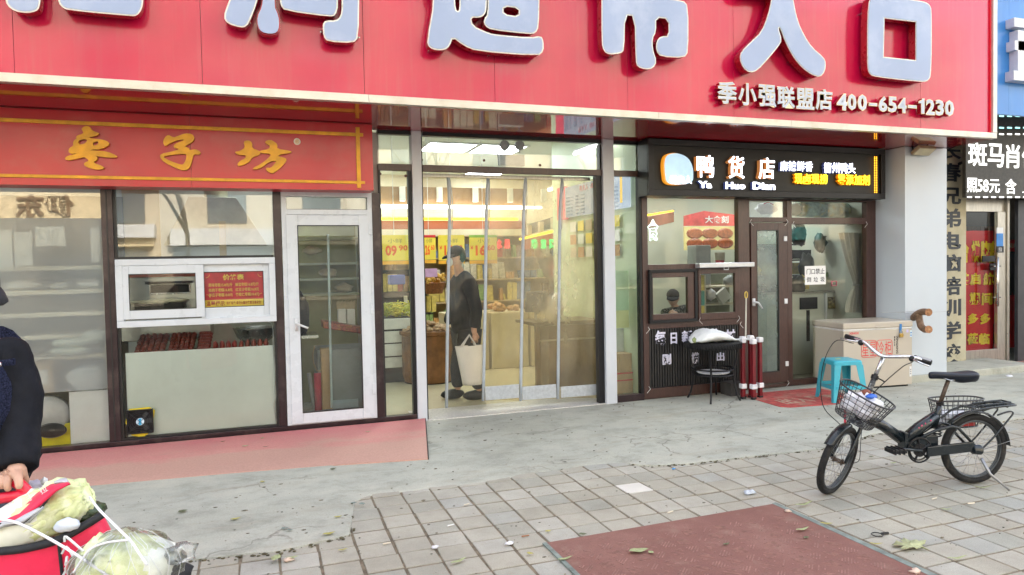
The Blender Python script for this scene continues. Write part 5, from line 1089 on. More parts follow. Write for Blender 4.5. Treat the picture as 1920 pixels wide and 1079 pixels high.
spots=[(460,838,.075,.03,.2,LG,'pale leaf on the pink strip under the lower shop pane',.045),(498,839,.06,.015,.1,LD,'dark thin leaf on the pink strip under the lower shop pane',.045),(492,823,.05,.03,.9,LG,'small green leaf against the brown sill of the snack shop',.045),(418,829,.05,.02,.3,LD,'olive leaf on the pink strip left of the white door',.045),(690,811,.07,.02,.2,LG,'faded leaf on the pink strip near its right end',.045),
(625,881,.07,.035,.4,LD,'dark green leaf at the front edge of the pink strip',.014),(492,905,.05,.03,-.4,LY_,'small yellow leaf on the concrete below the pink strip',.014),(442,975,.085,.03,.3,LY_,'yellow-green leaf lying on the left of the concrete',.014),(343,961,.075,.05,.5,LD,'dark olive leaf on the concrete near the shopping cart',.014),(617,1003,.095,.035,.2,LY_,'bright yellow leaf near the corner of the concrete',.014),
(634,971,.065,.025,.1,LY_,'small yellow leaf left of the first paving slabs',.014),(664,945,.055,.03,0,LB,'grey-green leaf, left one of a pair on the concrete',.014),(679,947,.06,.04,-.6,LB,'grey-green leaf, right one of a pair on the concrete',.014),(534,993,.055,.03,0,LB,'blue-grey leaf, left one of a pair low on the concrete',.014),(543,996,.05,.03,-.4,LB,'blue-grey leaf, right one of a pair low on the concrete',.014),
(518,1049,.10,.06,1.2,LG,'pale green broad leaf at the ragged concrete edge',.012),(548,1048,.085,.03,.1,LG,'yellow-green leaf beside the broad leaf at the concrete edge',.012),(643,1033,.07,.02,.2,LY_,'yellow leaf in the joint below the concrete corner',.006),(1060,1050,.12,.025,.15,LG,'long green leaf crossing the left edge of the red mat',.008),(1093,1004,.06,.035,-.3,LD,'olive leaf on the pavers above the red mat corner',.006),
(1028,998,.05,.03,.2,LY_,'yellowish leaf on the pavers left of the red mat',.006),(994,1040,.05,.03,-.6,LY_,'yellow leaf beside a paver joint left of the red mat',.006),(1505,995,.13,.03,.1,LG,'long pale leaf lying on the red mat',.012),(1508,948,.20,.025,.12,LG,'long pale green blade by the front wheel of the bicycle',.006),(1550,984,.09,.025,-.5,LY_,'yellow-green leaf on the right edge of the red mat',.010),
(1643,1022,.09,.02,-.4,LY_,'yellow leaf low on the right edge of the red mat',.010),(1512,1010,.05,.03,.2,LD,'dark crumpled leaf on the red mat',.010),(1775,957,.09,.02,-.3,LG,'thin green leaf on the pavers in front of the bicycle',.006),(1842,916,.16,.02,-.4,LG,'thin green blade between the rear wheel and the stand',.006),(1675,870,.08,.025,0,LG,'green leaf under the bicycle pedal',.006),(1795,1049,.16,.02,-.1,LG,'long curled pale leaf right of the broad leaf',.006),
(1362,1022,.06,.02,.1,LD,'tiny olive leaf in the middle of the red mat',.010),(1221,1038,.04,.04,.2,LG,'pale scrap of leaf on the left of the red mat',.010),(1198,1036,.14,.06,-.1,LG,'large pale and green leaf on the left part of the red mat',.010),(1634,858,.06,.03,0,LD,'dark scrap of leaf on the pavers right of the front wheel',.006),(860,1055,.13,.03,.4,LG,'faded green leaf on the pavers near the lower edge',.006),(1850,800,.05,.03,0,LY_,'yellow leaf near the red tile step',.006)]
for i,(px,py,L_,W_,ro,m_,lab,z) in enumerate(spots): leaf('fallen_leaf',px,py,L_,W_,ro,m_,lab,z,'fallen leaves on the ground')
# big lobed leaf
c=onZ(1706,1025,.006); pts=[]
for k in range(36):
    a=2*math.pi*k/36; r=.052*(1+.42*math.cos(5*a)**3+.15*math.cos(11*a+1)); pts.append((r*math.cos(a)*1.5,r*math.sin(a)*1.1))
vs=[(c.x+x,c.y+y,.006+.022*noise.noise(Vector((x*30,y*30,2)))+.010) for x,y in pts]+[(c.x,c.y,.012)]
o=MB().add(vs,[(i,(i+1)%36,36) for i in range(36)]).build('fallen_leaf',mat('pale yellow leaf',(.40,.42,.23),.7,0,.2,40),smooth=True); so=o.modifiers.new('s','SOLIDIFY'); so.thickness=.0008
tag(o,'large lobed pale yellow leaf on the pavers right of the red mat','leaf','fallen leaves on the ground')
def butt(px,py,rot,label,col=None):
    c=onZ(px,py,.008); d=Vector((math.cos(rot),math.sin(rot),0)); o=MB().cyl(c-d*.022,c+d*.022,.004,n=8).build('cigarette_end',col or mat('cigarette paper',(.66,.58,.46),.8),smooth=False); tag(o,label,'cigarette end','cigarette ends on the pavers')
butt(1257,960,.2,'cigarette end on the pavers above the red mat'); butt(845,985,.2,'white cigarette end on the pavers left of centre',mat('white scrap',(.72,.72,.70),.8)); butt(725,1019,.1,'cigarette end in a paver joint by the concrete corner'); butt(985,1005,0,'reddish cigarette end left of the red mat',LR); butt(875,946,.4,'pale cigarette end near the top of the pavers'); butt(1752,935,.1,'long white cigarette end in front of the bicycle'); butt(1821,944,-.2,'cigarette end right of the bicycle front')
def scrap(px,py,s,m_,label,seed):
    c=onZ(px,py,.008); o=MB().ball((c.x,c.y,c.z+s*.2),s,s*.7,s*.35,9,5,.6,seed).build('litter_scrap',m_,smooth=True); tag(o,label,'litter','litter scraps on the ground')
scrap(1405,925,.04,mat('clear wrapper',(.55,.60,.68),.2,0,.2,40),'crumpled clear wrapper on the pavers behind the red mat',1); scrap(815,1028,.022,M_bag,'small white scrap on the pavers below the concrete',2); scrap(1478,960,.022,mat('pink scrap',(.66,.50,.40),.7),'small pink pebble at the back corner of the red mat',3); scrap(955,1020,.025,M_bag,'white flower-shaped scrap on a paver',4); scrap(1716,1073,.03,_mats['pink scrap'],'cream scrap at the lower right end of the red mat',5); scrap(540,1051,.028,_mats['pink scrap'],'pale petal-like scrap at the concrete edge',6); scrap(1263,880,.015,mat('blue scrap',(.05,.3,.7),.5),'tiny blue scrap in the crack of the concrete',7); scrap(1892,707,.05,M_bag,'clear plastic rubbish on the red tile step',8)
mb=MB(); c=onZ(1650,1003,.006); mb.tube([c+Vector((.03*math.cos(t)-.02,.03*math.sin(t),.004)) for t in [k*.6 for k in range(11)]],.003,5,closed=False); mb.tube([c+Vector((.01,0,.004)),c+Vector((.05,-.01,.006))],.007,6)
tag(mb.build('hair_tie',M_black),'black looped hair tie on the pavers right of the red mat','hair tie')
# ------------------------------------------------------------------ inside the snack shop (behind the left glass)
def pxbox(x0,y0,x1,y1,Y,d,name,m,parent,**kw):
    a,b,c,e=rect(x0,y0,x1,y1,Y); return B(a,b,Y,Y+d,c,e).build(name,m,parent,**kw)
M_shelf=mat('cream shelf board',(.74,.70,.56),.5,0,.06,3); M_stl=mat('stainless sheet',(.50,.51,.48),.25,.7,.08,5); M_cream=mat('cream carton',(.58,.50,.36),.7,0,.1,6)
M_cart=mat('brown cardboard',(.42,.29,.15),.75,0,.12,6); M_foam=mat('white foam',(.75,.76,.72),.6,0,.05,6); M_greyp=mat('grey plastic',(.35,.36,.36),.4)
sr=thing('shelf_rack','cream metal shelf rack behind the frosted window','rack',(-2,7.5,0)); SYR=7.45
zs=[onY(110,y,SYR).z for y in (503,548,590,632,672)]
for z in zs: B(-2.75,-1.38,SYR,SYR+.4,z-.02,z+.02).build('shelf',M_shelf,sr,bev=.003)
for x in (-2.42,-1.40): B(x-.02,x+.025,SYR-.012,SYR-.002,.02,zs[0]+.04).build('upright',M_shelf,sr)
B(-3.4,-1.3,SYR+.42,SYR+.44,.02,2.3).build('rack_back',mat('greyish back sheet',(.15,.14,.115),.6),sr)
for i,(a,b,z,h) in enumerate([(-2.25,-1.95,1,.10),(-1.9,-1.7,1,.07),(-1.68,-1.42,1,.09)]):
    tag(MB().ball(((a+b)/2,SYR+.15,zs[z]+.02+h/2),(b-a)/2,.12,h/2,12,8,.3,i).build('wrapped_loaf',M_foam,smooth=True),['long white wrapped loaf on the second shelf of the cream rack','short white wrapped loaf in the middle of the second rack shelf','white wrapped loaf by the brown post on the second rack shelf'][i],'package','wrapped loaves on the rack')
for i,(x0,x1,y0,y1) in enumerate([(85,168,651,668),(90,170,634,652),(148,200,620,645)]):
    a,b,c,e=rect(x0,y0,x1,y1,7.2); tag(MB().ball(((a+b)/2,7.28,(c+e)/2),(b-a)/2,.10,(e-c)/2,14,8,.2,i+20).build('folded_bag',mat('pale folded plastic',(.66,.72,.64),.4),smooth=True),['lowest pale folded bag of the pile on the rack','upper pale folded bag of the pile on the rack','pale green folded bag beside the pile on the rack'][i],'bag','folded bags on the rack')
hp_=[(0,30,410,498),(22,62,432,495),(100,140,430,500)]
for i,(x0,x1,y0,y1) in enumerate([(-8,22,432,500),(27,60,436,498),(170,188,428,492)]):
    o=pxbox(x0,y0,x1,y1,7.1,.02,'hanging_towel',M_foam,None,bev=.004); tag(o,['white towel hanging at the left edge behind the frosted film','white towel hanging beside the left one behind the frosted film','narrow pale towel hanging next to the brown post'][i],'towel','towels behind the frosted film')
o=pxbox(66,425,122,462,7.0,.01,'wall_sheet',M_foam,None); tag(o,'pale paper sheet with a pink dot behind the frosted film','paper'); 
bx2=thing('cardboard_box','brown cardboard box with a white label on the floor behind the frosted window','box',(-1.9,7.3,.02)); pxbox(58,680,100,738,7.12,.25,'carton',M_cart,bx2,bev=.004); pxbox(66,694,90,722,7.115,.004,'label',M_foam,bx2)
o=MB().ball(onY(165,712,7.15),.17,.12,.14,16,10,.35,31).build('plastic_sack',mat('greyish clear sack',(.48,.52,.54),.35,0,.1,8,bump=.5,bscale=20),smooth=True); tag(o,'greyish crumpled plastic sack behind the white paper sheet','sack')
o=pxbox(131,733,208,838,6.985,.006,'paper_board',mat('white sheet board',(.80,.83,.90),.6,0,.04),None,bev=.002); tag(o,'large white paper board leaning inside the frosted window','board')
yc=pxbox(78,795,150,856,7.02,.02,'yellow_cloth',mat('yellow cloth',(.78,.68,.02),.7,0,.08,9),None,bev=.004); tag(yc,'bright yellow cloth under the round fan','cloth')
ft=thing('round_fan','round grey wire fan lying in the corner of the frosted window','fan',onY(95,785,6.95)); c=onY(92,778,7.07)
MB().lathe(c,[(.17,.0),(.165,-.04),(.13,-.075),(.0,-.085)],28,axis=(0,1,0)).build('shroud',mat('pale grey shroud',(.55,.56,.60),.3,0,.1,9),ft,smooth=True); c2=onY(98,806,6.96)
mb=MB()
for r_ in (.03,.045,.06,.075,.09,.105): mb.tube([c2+Vector((r_*math.cos(t),-.02,r_*.55*math.sin(t))) for t in [2*math.pi*k/24 for k in range(24)]],.003,5,closed=True)
mb.build('grille',M_black,ft,kind='stuff'); MB().lathe(c2+Vector((0,.0,-.01)),[(.11,0),(.11,-.012),(0,-.014)],24,axis=(0,1,0),sy=.55).build('base',mat('dark grey plate',(.08,.08,.08),.4),ft)
# upper glass: paper stickers reversed are reflections; white curtain strips behind second window, oven, counter
tb2=thing('display_cabinet','frosted grey display cabinet filled with date cakes behind the hatch','cabinet',(-.6,7.0,.5))
q=rect(235,668,520,812,6.93)
B(-1.17,.07,6.93,6.945,.09,onY(380,655,6.93).z).build('front_panel',mat('frosted acrylic front',(.78,.87,.88),.30,0,.06,1.3,dirt=((.58,.64,.62),1.2,.5,(1,1,.6))),tb2,bev=.003)
zc=onY(380,660,6.93).z
B(-1.17,.07,6.95,7.5,zc-.05,zc-.03).build('worktop',M_stl,tb2)
cab_w=mat('date cake',(.17,.028,.016),.35,0,.4,60,bump=.6,bscale=80); 
for i,(x0,x1) in enumerate([(-1.12,-.86),(-.85,-.62),(-.61,-.48)]):
    t=thing('cake_tray',['steel tray of dark red date cakes at the left of the cabinet','steel tray of date cakes in the middle left of the cabinet','small tray of date cakes with yellow nuts'][i],'tray',((x0+x1)/2,7.1,zc),'trays of date cakes'); B(x0,x1,6.96,7.42,zc-.028,zc-.01).build('dish',M_stl,t)
    n=0
    for a in range(5):
        for b in range(6): 
            cx=x0+.03+(x1-x0-.06)*a/4; cyy=6.99+.075*b; MB().ball((cx,cyy,zc+.012+.022*b),.028,.036,.030,7,5,.3,a*7+b).build('cake',cab_w,t,smooth=True)
for i in range(9):
    x=-.44+i*.055; tag(MB().ball((x,7.0+.02*(i%2),zc+.03),.024,.06,.055,9,7,.25,i).build('date_roll',mat('red brown bun',(.22,.035,.02),.4,0,.3,30),smooth=True),'%s upright red-brown date roll counted from the left of the cabinet row'%('first second third fourth fifth sixth seventh eighth ninth'.split()[i]),'cake','row of date rolls')
ov=thing('steel_oven','stainless oven with a dark rounded window seen through the left hatch','oven',(-.7,7.6,1.0)); ox=rect(232,508,372,590,7.5)
B(ox[0]-.1,ox[1]+.1,7.5,8.0,ox[2]-.25,ox[3]+.03).build('body',M_stl,ov,bev=.01); ow=rect(283,534,354,549,7.49); B(ow[0],ow[1],7.485,7.5,ow[2],ow[3]).build('window',M_black,ov,bev=.012); frame(MB(),ow[0]-.015,ow[1]+.015,ow[2]-.015,ow[3]+.015,.012,7.475,7.498).build('window_rim',M_steel,ov,bev=.004)
h_=rect(272,527,362,530,7.45); MB().tube([(h_[0],7.44,h_[2]),(h_[1],7.44,h_[2])],.012,8).build('handle',M_black,ov); B(ox[0],ox[1],7.48,7.5,ox[3]-.06,ox[3]-.035).build('red_vent',mat('brown red vent',(.3,.06,.03),.5),ov)
o=pxbox(252,568,345,582,7.25,.25,'baking_tray',M_black,None,bev=.003); tag(o,'black baking tray in front of the steel oven','tray'); 
o=MB().ball(onY(300,566,7.3),.26,.08,.025,14,6,.5,5).build('flat_bread',mat('pale dough',(.62,.60,.48),.7,0,.2,9),smooth=True); tag(o,'flat pale dough sheet lying on the black baking tray','bread')
bw=thing('steel_bowl','shiny steel mixing bowl on the counter under the serving hatch','bowl',(-.2,7.35,zc)); c=onY(480,640,7.4); MB().lathe((c.x,7.4,zc),[(.08,0),(.17,.06),(.21,.16),(.215,.165),(.205,.16),(.16,.06),(.07,.01),(0,.01)],26).build('shell',M_steel,bw,smooth=True)
pan=thing('steel_pan','deep steel pan on the shelf right under the serving hatch','pan',onY(320,625,7.5)); q=rect(286,612,352,640,7.55); B(q[0],q[1],7.55,7.8,q[2],q[3]-.01).build('tub',M_stl,pan,bev=.02); frame(MB(),q[0]-.02,q[1]+.02,q[3]-.02,q[3],.008,7.54,7.56).build('rim',M_steel,pan)
B(-1.2,1.0,8.6,8.62,.02,1.5).build('tiled_splashback',mat('pale splashback',(.52,.55,.46),.35),bld) 
# warm blinds seen behind the upper glass
hd=thing('extractor_hood','pale steel extractor hood seen high behind the middle window','hood',(-.4,8,2.0)); q=rect(305,370,500,460,8.0); MB().prism([(q[0],q[2]),(q[1],q[2]),(q[1]-.3,q[3]),(q[0]+.25,q[3])],8.0,8.5).build('canopy',mat('pale steel hood',(.48,.46,.36),.4,.3),hd,bev=.005); MB().cyl((q[0]+.5,8.2,q[3]),(q[0]+.5,8.2,2.84),.12,n=16).build('duct',_mats['pale steel hood'],hd,smooth=True)
pb=thing('partition_board','tall cream partition board behind the middle window','partition',(-1.0,8.1,1.6)); q=rect(230,355,300,487,7.9); B(q[0],q[1],7.9,7.93,q[2],2.8).build('sheet',mat('cream board',(.60,.48,.28),.6,0,.06,2),pb)
pb2=thing('partition_board','narrow cream partition strip beside the extractor hood','partition',(-.35,7.7,1.6)); q=rect(411,415,424,487,7.6); B(q[0],q[1],7.6,7.63,q[2],q[3]).build('sheet',_mats['cream board'],pb2)
# small exhaust fan on the lower pane
xf=thing('exhaust_fan','small square black fan fixed with yellow tape on the lower glass','fan',onY(263,790,F)); q=rect(238,768,288,813,F+.02)
cx,cz=(q[0]+q[1])/2,(q[2]+q[3])/2; hw=(q[1]-q[0])/2
fm=frame(MB(),q[0],q[1],q[2],q[3],.012,F+.0,F+.03); fm.build('housing',M_black,xf,bev=.004); B(q[0]+.012,q[1]-.012,F+.028,F+.03,q[2]+.012,q[3]-.012).build('back_plate',M_black,xf)
MB().cyl((cx,F+.004,cz),(cx,F+.026,cz),.032,n=18).build('hub',mat('pale blue label',(.55,.70,.80),.4),xf); B(cx-.010,cx+.010,F+.001,F+.0035,cz-.028,cz+.028).build('label_band',mat('cyan print',(.02,.35,.62),.5),xf)
for k in range(7):
    a=2*math.pi*k/7; u=Vector((math.cos(a),0,math.sin(a))); w=Vector((-math.sin(a),.0,math.cos(a))); MB().obox(Vector((cx,F+.018,cz))+u*.062,u*.032,(w*.018+Vector((0,.006,0))),Vector((0,.001,0))).build('blade',M_black,xf)
mb=MB(); 
for r_ in (.045,.062,.08,.092): mb.tube([Vector((cx+r_*math.cos(t),F+.002,cz+r_*math.sin(t))) for t in [2*math.pi*k/28 for k in range(28)]],.0014,4,closed=True)
for s in (-1,1): mb.tube([(cx-.09,F+.001,cz-.09*s),(cx+.09,F+.001,cz+.09*s)],.0018,4)
mb.build('guard',mat('dark wire guard',(.06,.06,.06),.4,.5),xf)
MB().prism([(q[0]-.015,cz+.0),(q[0]+.03,cz-.12),(q[0]+.12,q[2]-.04),(q[1]-.02,q[2]+.01),(q[1]+.012,q[3]-.02),(q[1]-.03,q[3]+.012),(q[0]+.02,q[3]+.008)],F+.032,F+.034).build('tape',mat('yellow tape',(.75,.60,.02),.5,0,.1,20),xf)
wl_=thing('white_cable','loose white cable hanging down inside the right edge of the middle window','cable',(0,F+.05,.9)); MB().tube(smooth_path([onY(502,603,F+.06),onY(511,612,F+.06),onY(513,660,F+.06),onY(517,700,F+.06),onY(518,740,F+.06),onY(514,762,F+.06),onY(519,790,F+.06)],4),.004,5).build('wire',M_white,wl_,smooth=True)
# behind the white door
st_=thing('storage_shelf','pale green shelves seen through the white glass door','shelf',(.6,8.2,1)); 
for y in (446,494,523,552): 
    z=onY(600,y,8.0).z; B(.22,1.0,8.0,8.35,z-.02,z+.005).build('shelf',mat('pale green shelf',(.55,.60,.46),.5),st_)
B(.2,1.02,8.36,8.38,.02,2.1).build('back_board',mat('olive back board',(.38,.38,.20),.6,0,.1,3),st_)
for i,(x,y) in enumerate([(.4,470),(.6,512),(.85,540)]): tag(MB().ball(onY(585+i*30,y,8.1),.10,.08,.05,10,7,.4,i).build('wrapped_parcel',M_cream,smooth=True),['cream parcel on the top green shelf','cream parcel on the second green shelf','cream parcel on the third green shelf'][i],'parcel','parcels on the green shelves')
pl_=thing('cooking_counter','cluttered dark counter behind the white glass door','counter',(.7,7.5,.5)); q=rect(625,628,672,772,7.3); B(.48,1.0,7.3,7.8,.02,onY(640,655,7.3).z).build('cabinet',mat('grey blue cabinet',(.22,.25,.26),.4,.2,.1,4),pl_,bev=.004); B(.22,.50,7.35,7.8,onY(585,630,7.3).z-.03,onY(585,630,7.3).z).build('worktop',M_steel,pl_); 
q=rect(623,750,672,765,7.28); B(q[0],q[1],7.28,7.3,q[2],q[3]).build('kick_plate',mat('pale blue plate',(.35,.45,.52),.4),pl_)
rg_=thing('red_patterned_tray','red and orange patterned lacquer tray on the dark counter','tray',onY(640,615,7.3)); MB().obox(onY(642,613,7.3),Vector((.20,0,-.04)),Vector((0,.15,0)),Vector((.0,0,.035))).build('rim',mat('lacquer red',(.32,.07,.05),.3,0,.5,40,dirt=((.55,.30,.05),30,.7)),rg_,bev=.01)
for i,(px,w) in enumerate([(641,14),(658,14)]): 
    t=thing('chopstick_holder',['left paper tub of wooden chopsticks on the counter','right paper tub of wooden chopsticks on the counter'][i],'holder',onY(px,590,7.35),'tubs of chopsticks'); q=rect(px-7,580,px+8,610,7.35); B(q[0],q[1],7.35,7.43,q[2],q[3]).build('tub',M_foam,t,bev=.006)
    mb=MB()
    for k in range(9): x=q[0]+.01+(q[1]-q[0]-.02)*k/8; mb.cyl((x,7.39+.01*(k%3),q[2]+.05),(x+.004*(k-4),7.39,q[3]+.07+.01*(k%3)),.003,n=5)
    mb.build('chopsticks',mat('pale wood sticks',(.62,.48,.30),.6),t,kind='stuff')
ro=thing('red_roll','rolled red fabric standing among cartons behind the white door','roll',onY(595,740,7.15)); a=onY(595,700,7.15); b=onY(597,768,7.15); MB().cyl((a.x,7.15,a.z),(a.x,7.15,.02),.035,n=14).build('roll',mat('roll red',(.42,.03,.06),.7,0,.2,9),ro,smooth=True)
o=pxbox(603,655,622,768,7.2,.15,'tall_carton',M_cart,None,bev=.004); tag(o,'tall brown carton standing behind the white glass door','box')
o=MB().tube(smooth_path([onY(590,650,7.1),onY(586,670,7.1),onY(594,695,7.1),onY(604,690,7.1),onY(603,660,7.1)],4),.004,5).build('rope_loop',mat('tan rope',(.45,.30,.14),.8),smooth=True); tag(o,'loop of tan rope hanging behind the white door','rope')
o=MB().tube([onY(579,700,7.2),onY(590,768,7.2)],.02,8).build('grey_pole',M_greyp); tag(o,'grey pole leaning in the dark corner behind the white door','pole')
o=MB().tube([onY(615,440,F+.3),onY(622,765,F+.3)],.012,8).build('glass_edge',mat('bluish glass edge',(.45,.55,.58),.2)); tag(o,'tall bluish edge of an inner glass screen behind the white door','screen')
dk=thing('dark_coat','dark coat hanging behind the left side of the white glass door','coat',onY(565,590,7.6)); MB().ball(onY(562,590,7.6),.10,.08,.22,12,9,.3,2).build('cloth',mat('dark navy cloth',(.012,.016,.028),.9),dk,smooth=True)
for nm_,y0,y1,x1_ in (('hanging_cloud_paper',362,395,672),):
    pass
# ------------------------------------------------------------------ curtain of vinyl strips in the entrance
cu=thing('strip_curtain','curtain of clear yellowish vinyl strips with grey magnetic edges in the entrance','curtain',(2.5,7.0,2.4))
M_mag=mat('grey magnetic edge',(.42,.46,.50),.35,0,.08,8)
bars=[[(840,330),(843,400),(840,550),(837,765)],[(915,330),(912,400),(910,550),(906,752)],[(985,330),(982,400),(979,550),(976,752)],[(1054,332),(1050,400),(1048,550),(1046,748)],[(1128,335),(1126,400),(1124,550),(1122,747)]]
YC=[7.03,7.02,7.01,7.0,6.98]
edges=[]
for i,bp in enumerate(bars):
    pts=[onY(px,py,YC[i]) for px,py in bp]; pts[0].z=2.47; pts=smooth_path(pts,4); pts[-1].z=max(pts[-1].z,.045); edges.append(pts)
    MB().tube([p for p in pts],.017,6).build('magnetic_edge',M_mag,cu,smooth=True)
    if i<4: MB().tube([p+Vector((.016+.018*math.sin(3*k/len(pts)*2),.012,0)) for k,p in enumerate(pts[:len(pts)//2])],.006,5).build('curled_edge',M_mag,cu,smooth=True)
def strip(e0,e1,m,zb=.0,bow=.03,name='strip'):
    vs=[];fs=[];n=len(e0);K=8
    for i in range(n):
        a,b=e0[i],e1[i]
        for k in range(K+1):
            t=k/K; p=a.lerp(b,t); p.y+=bow*math.sin(math.pi*t)+.006*math.sin(i*.9+k*1.3); vs.append(p)
    for i in range(n-1):
        for k in range(K): j=i*(K+1)+k; fs.append((j,j+1,j+K+2,j+K+1))
    return MB().add(vs,fs).build(name,m,cu,smooth=True)
left_e=[Vector((1.53,7.05,p.z)) for p in edges[0]]
strip(edges[0],edges[1],G_pvc); strip(edges[1],edges[2],G_pvc2); strip(edges[2],edges[3],G_pvc2); strip(edges[3],edges[4],G_pvc2,bow=.04)
wtl=[p.copy() for p in left_e]; strip([p for p in left_e[:5]],[p for p in edges[0][:5]],G_pvc)
for i in (1,2,3):
    a,b=edges[i][-1],edges[i+1][-1]; za=onY((bars[i][-1][0]+bars[i+1][-1][0])/2,724,7.0).z
    MB().obox(((a.x+b.x)/2,7.0,(za+a.z+.01)/2),((b.x-a.x)/2-.02,(b.y-a.y)/2,0),(0,.004,0),(0,0,(za-a.z)/2)).build('bottom_plate',mat('pale grey plate',(.50,.53,.56),.3,.3,.12,30),cu,bev=.003)
B(1.51,3.40,7.0,7.04,2.455,2.489).build('hanging_rail',M_ss,cu)
el=thing('emergency_lamp','twin round emergency lamp on a box above the entrance inside the glass','lamp',onY(957,285,7.1)); 
for px in (946,974): p=onY(px,273,7.1); MB().lathe(p+Vector((0,.03,0)),[(0,-.05),(.052,-.045),(.055,-.03),(.035,.02),(0,.03)],18,axis=(0,1,0)).build('lamp_head',M_greyp,el,smooth=True); MB().cyl(p,p-Vector((0,0,.08)),.008,n=6).build('neck',M_greyp,el)
q=rect(938,290,984,311,7.1); B(q[0],q[1],7.1,7.18,q[2],q[3]).build('box',mat('beige box',(.5,.47,.36),.5),el,bev=.005); MB().tube(smooth_path([onY(935,310,7.1),onY(934,280,7.1),onY(945,262,7.1),onY(950,257,7.1)],4),.005,5).build('cable',M_dark,el,smooth=True)
# ------------------------------------------------------------------ inside the supermarket
M_board=mat('brown pelmet board',(.22,.12,.04),.6,0,.15,2); M_redhood=mat('brick red hood',(.40,.12,.06),.6,0,.08,2)
pelm=thing('hanging_pelmet','long brown and red pelmet with yellow neon line across the back of the shop','pelmet',(2.5,11.5,2.4)); PYR=11.5
q=rect(700,352,985,384,PYR); B(1.15,q[1],PYR,PYR+.1,q[2],q[3]).build('board',M_board,pelm)
q=rect(700,386,985,392,PYR); B(1.15,q[1],PYR-.1,PYR-.02,q[2],q[3]).build('white_light_strip',M_tubeL,pelm)
q=rect(700,409,968,414,PYR); B(1.15,q[1],PYR-.1,PYR-.06,q[2],q[3]).build('neon_line',M_yel,pelm); q=rect(700,415,985,430,PYR); B(1.15,q[1],PYR-.05,PYR+.05,q[2],q[3]).build('red_band',M_redhood,pelm)
for i in range(6): x=1.5+i*.62; B(x,x+.09,PYR-.12,PYR-.04,2.62,2.86).build('track_lamp',M_foam,pelm,bev=.01)
# pelmet running inwards on the right with hanging coloured characters
p2=thing('side_pelmet','red side pelmet with a yellow neon line running back along the right aisle','pelmet',(3.9,10,2.1)); X2=4.6
a=onX(1165,403,X2); b=onX(975,449,X2)
def ribbonX(X,pa,pb,h,t,m,name,par): return MB().obox(((pa.x+pb.x)/2,(pa.y+pb.y)/2,(pa.z+pb.z)/2),(t,0,0),((pb-pa)/2),(0,0,h)).build(name,m,par)
ribbonX(X2,a,b,.018,.02,M_yel,'neon_line',p2); dz=Vector((0.06,0,-.12)); ribbonX(X2,a+dz,b+dz,.09,.02,M_redhood,'red_band',p2); dz=Vector((.06,0,.16)); ribbonX(X2,a+dz,b+dz,.09,.02,mat('dark duct',(.10,.09,.08),.5),'duct',p2)
for i in range(7): t=i/7; c=a.lerp(b,t)+Vector((-.03,0,.12)); MB().obox(c,(.04,0,0),(0,.05,0),(0,0,.09)).build('track_lamp',M_cream,p2,bev=.008)
hl=thing('hanging_characters','red and green cut-out characters hanging under the side pelmet','sign',(4.2,10,1.9)); M_gr=em('green character glow',(.05,.75,.18),.9); M_rr=em('red character glow',(.95,.04,.05),.8)
for ch,px,m_ in [('水',930,M_rr),('果',945,M_rr),('蔬',996,M_gr),('菜',1013,M_gr),('区',1030,M_gr)]:
    text_px(ch,px,449,px+11,467,9.6,m_,hl,name='character',bold=.04,depth=.02)
# yellow price banners
M_yb=mat('price banner yellow',(.80,.66,.08),.5,0,.05,3); M_or=mat('orange numerals',(.80,.14,.02),.5)
for i,(x0,x1,y0,y1,tx,lab) in enumerate([(709,769,441,489,'0990','yellow price banner with 0990 seen left of the white post'),(791,817,441,487,'2660','yellow price banner beside the first curtain edge'),(822,871,441,488,'1680','yellow price banner behind the shopper'),(880,932,441,488,'1660','yellow price banner with a green top right of the shopper')]):
    Yb=9.0+.12*i
    t=thing('price_banner',lab,'banner',onY((x0+x1)/2,y0,Yb),'yellow price banners hung in the shop'); q=rect(x0,y0,x1,y1,Yb); B(q[0],q[1],Yb,Yb+.006,q[2],q[3]).build('sheet',M_yb,t)
    w=q[1]-q[0];h=q[3]-q[2]
    lettering('小鲜',(q[0]+w*.3,Yb,q[2]+h*.68),(1,0,0),(0,0,1),w*.45,h*.18,mat('grey print',(.35,.30,.05),.5),t,depth=.002)
    lettering('¥',(q[0]+w*.04,Yb,q[2]+h*.42),(1,0,0),(0,0,1),w*.10,h*.16,M_or,t,bold=.02,depth=.002); lettering(tx[:2],(q[0]+w*.22,Yb,q[2]+h*.18),(1,0,0),(0,0,1),w*.36,h*.42,M_or,t,bold=.04,depth=.002); lettering(tx[2:],(q[0]+w*.64,Yb,q[2]+h*.38),(1,0,0),(0,0,1),w*.28,h*.22,M_or,t,bold=.03,depth=.002)
    B(q[0],q[1],Yb-.001,Yb+.007,q[3]-.035,q[3]).build('top_strip',mat('banner top green',(.25,.5,.05),.5) if i==3 else M_prd if i==1 else M_yb,t)
    B(q[0],q[1],Yb,Yb+.004,q[2]-.05,q[2]-.005).build('lower_strip',mat('pale orange strip',(.85,.45,.05),.5),t); MB().tube([((q[0]+q[1])/2,Yb+.003,q[3]),((q[0]+q[1])/2,Yb+.003,3.28)],.004,4).build('cord',M_white,t)
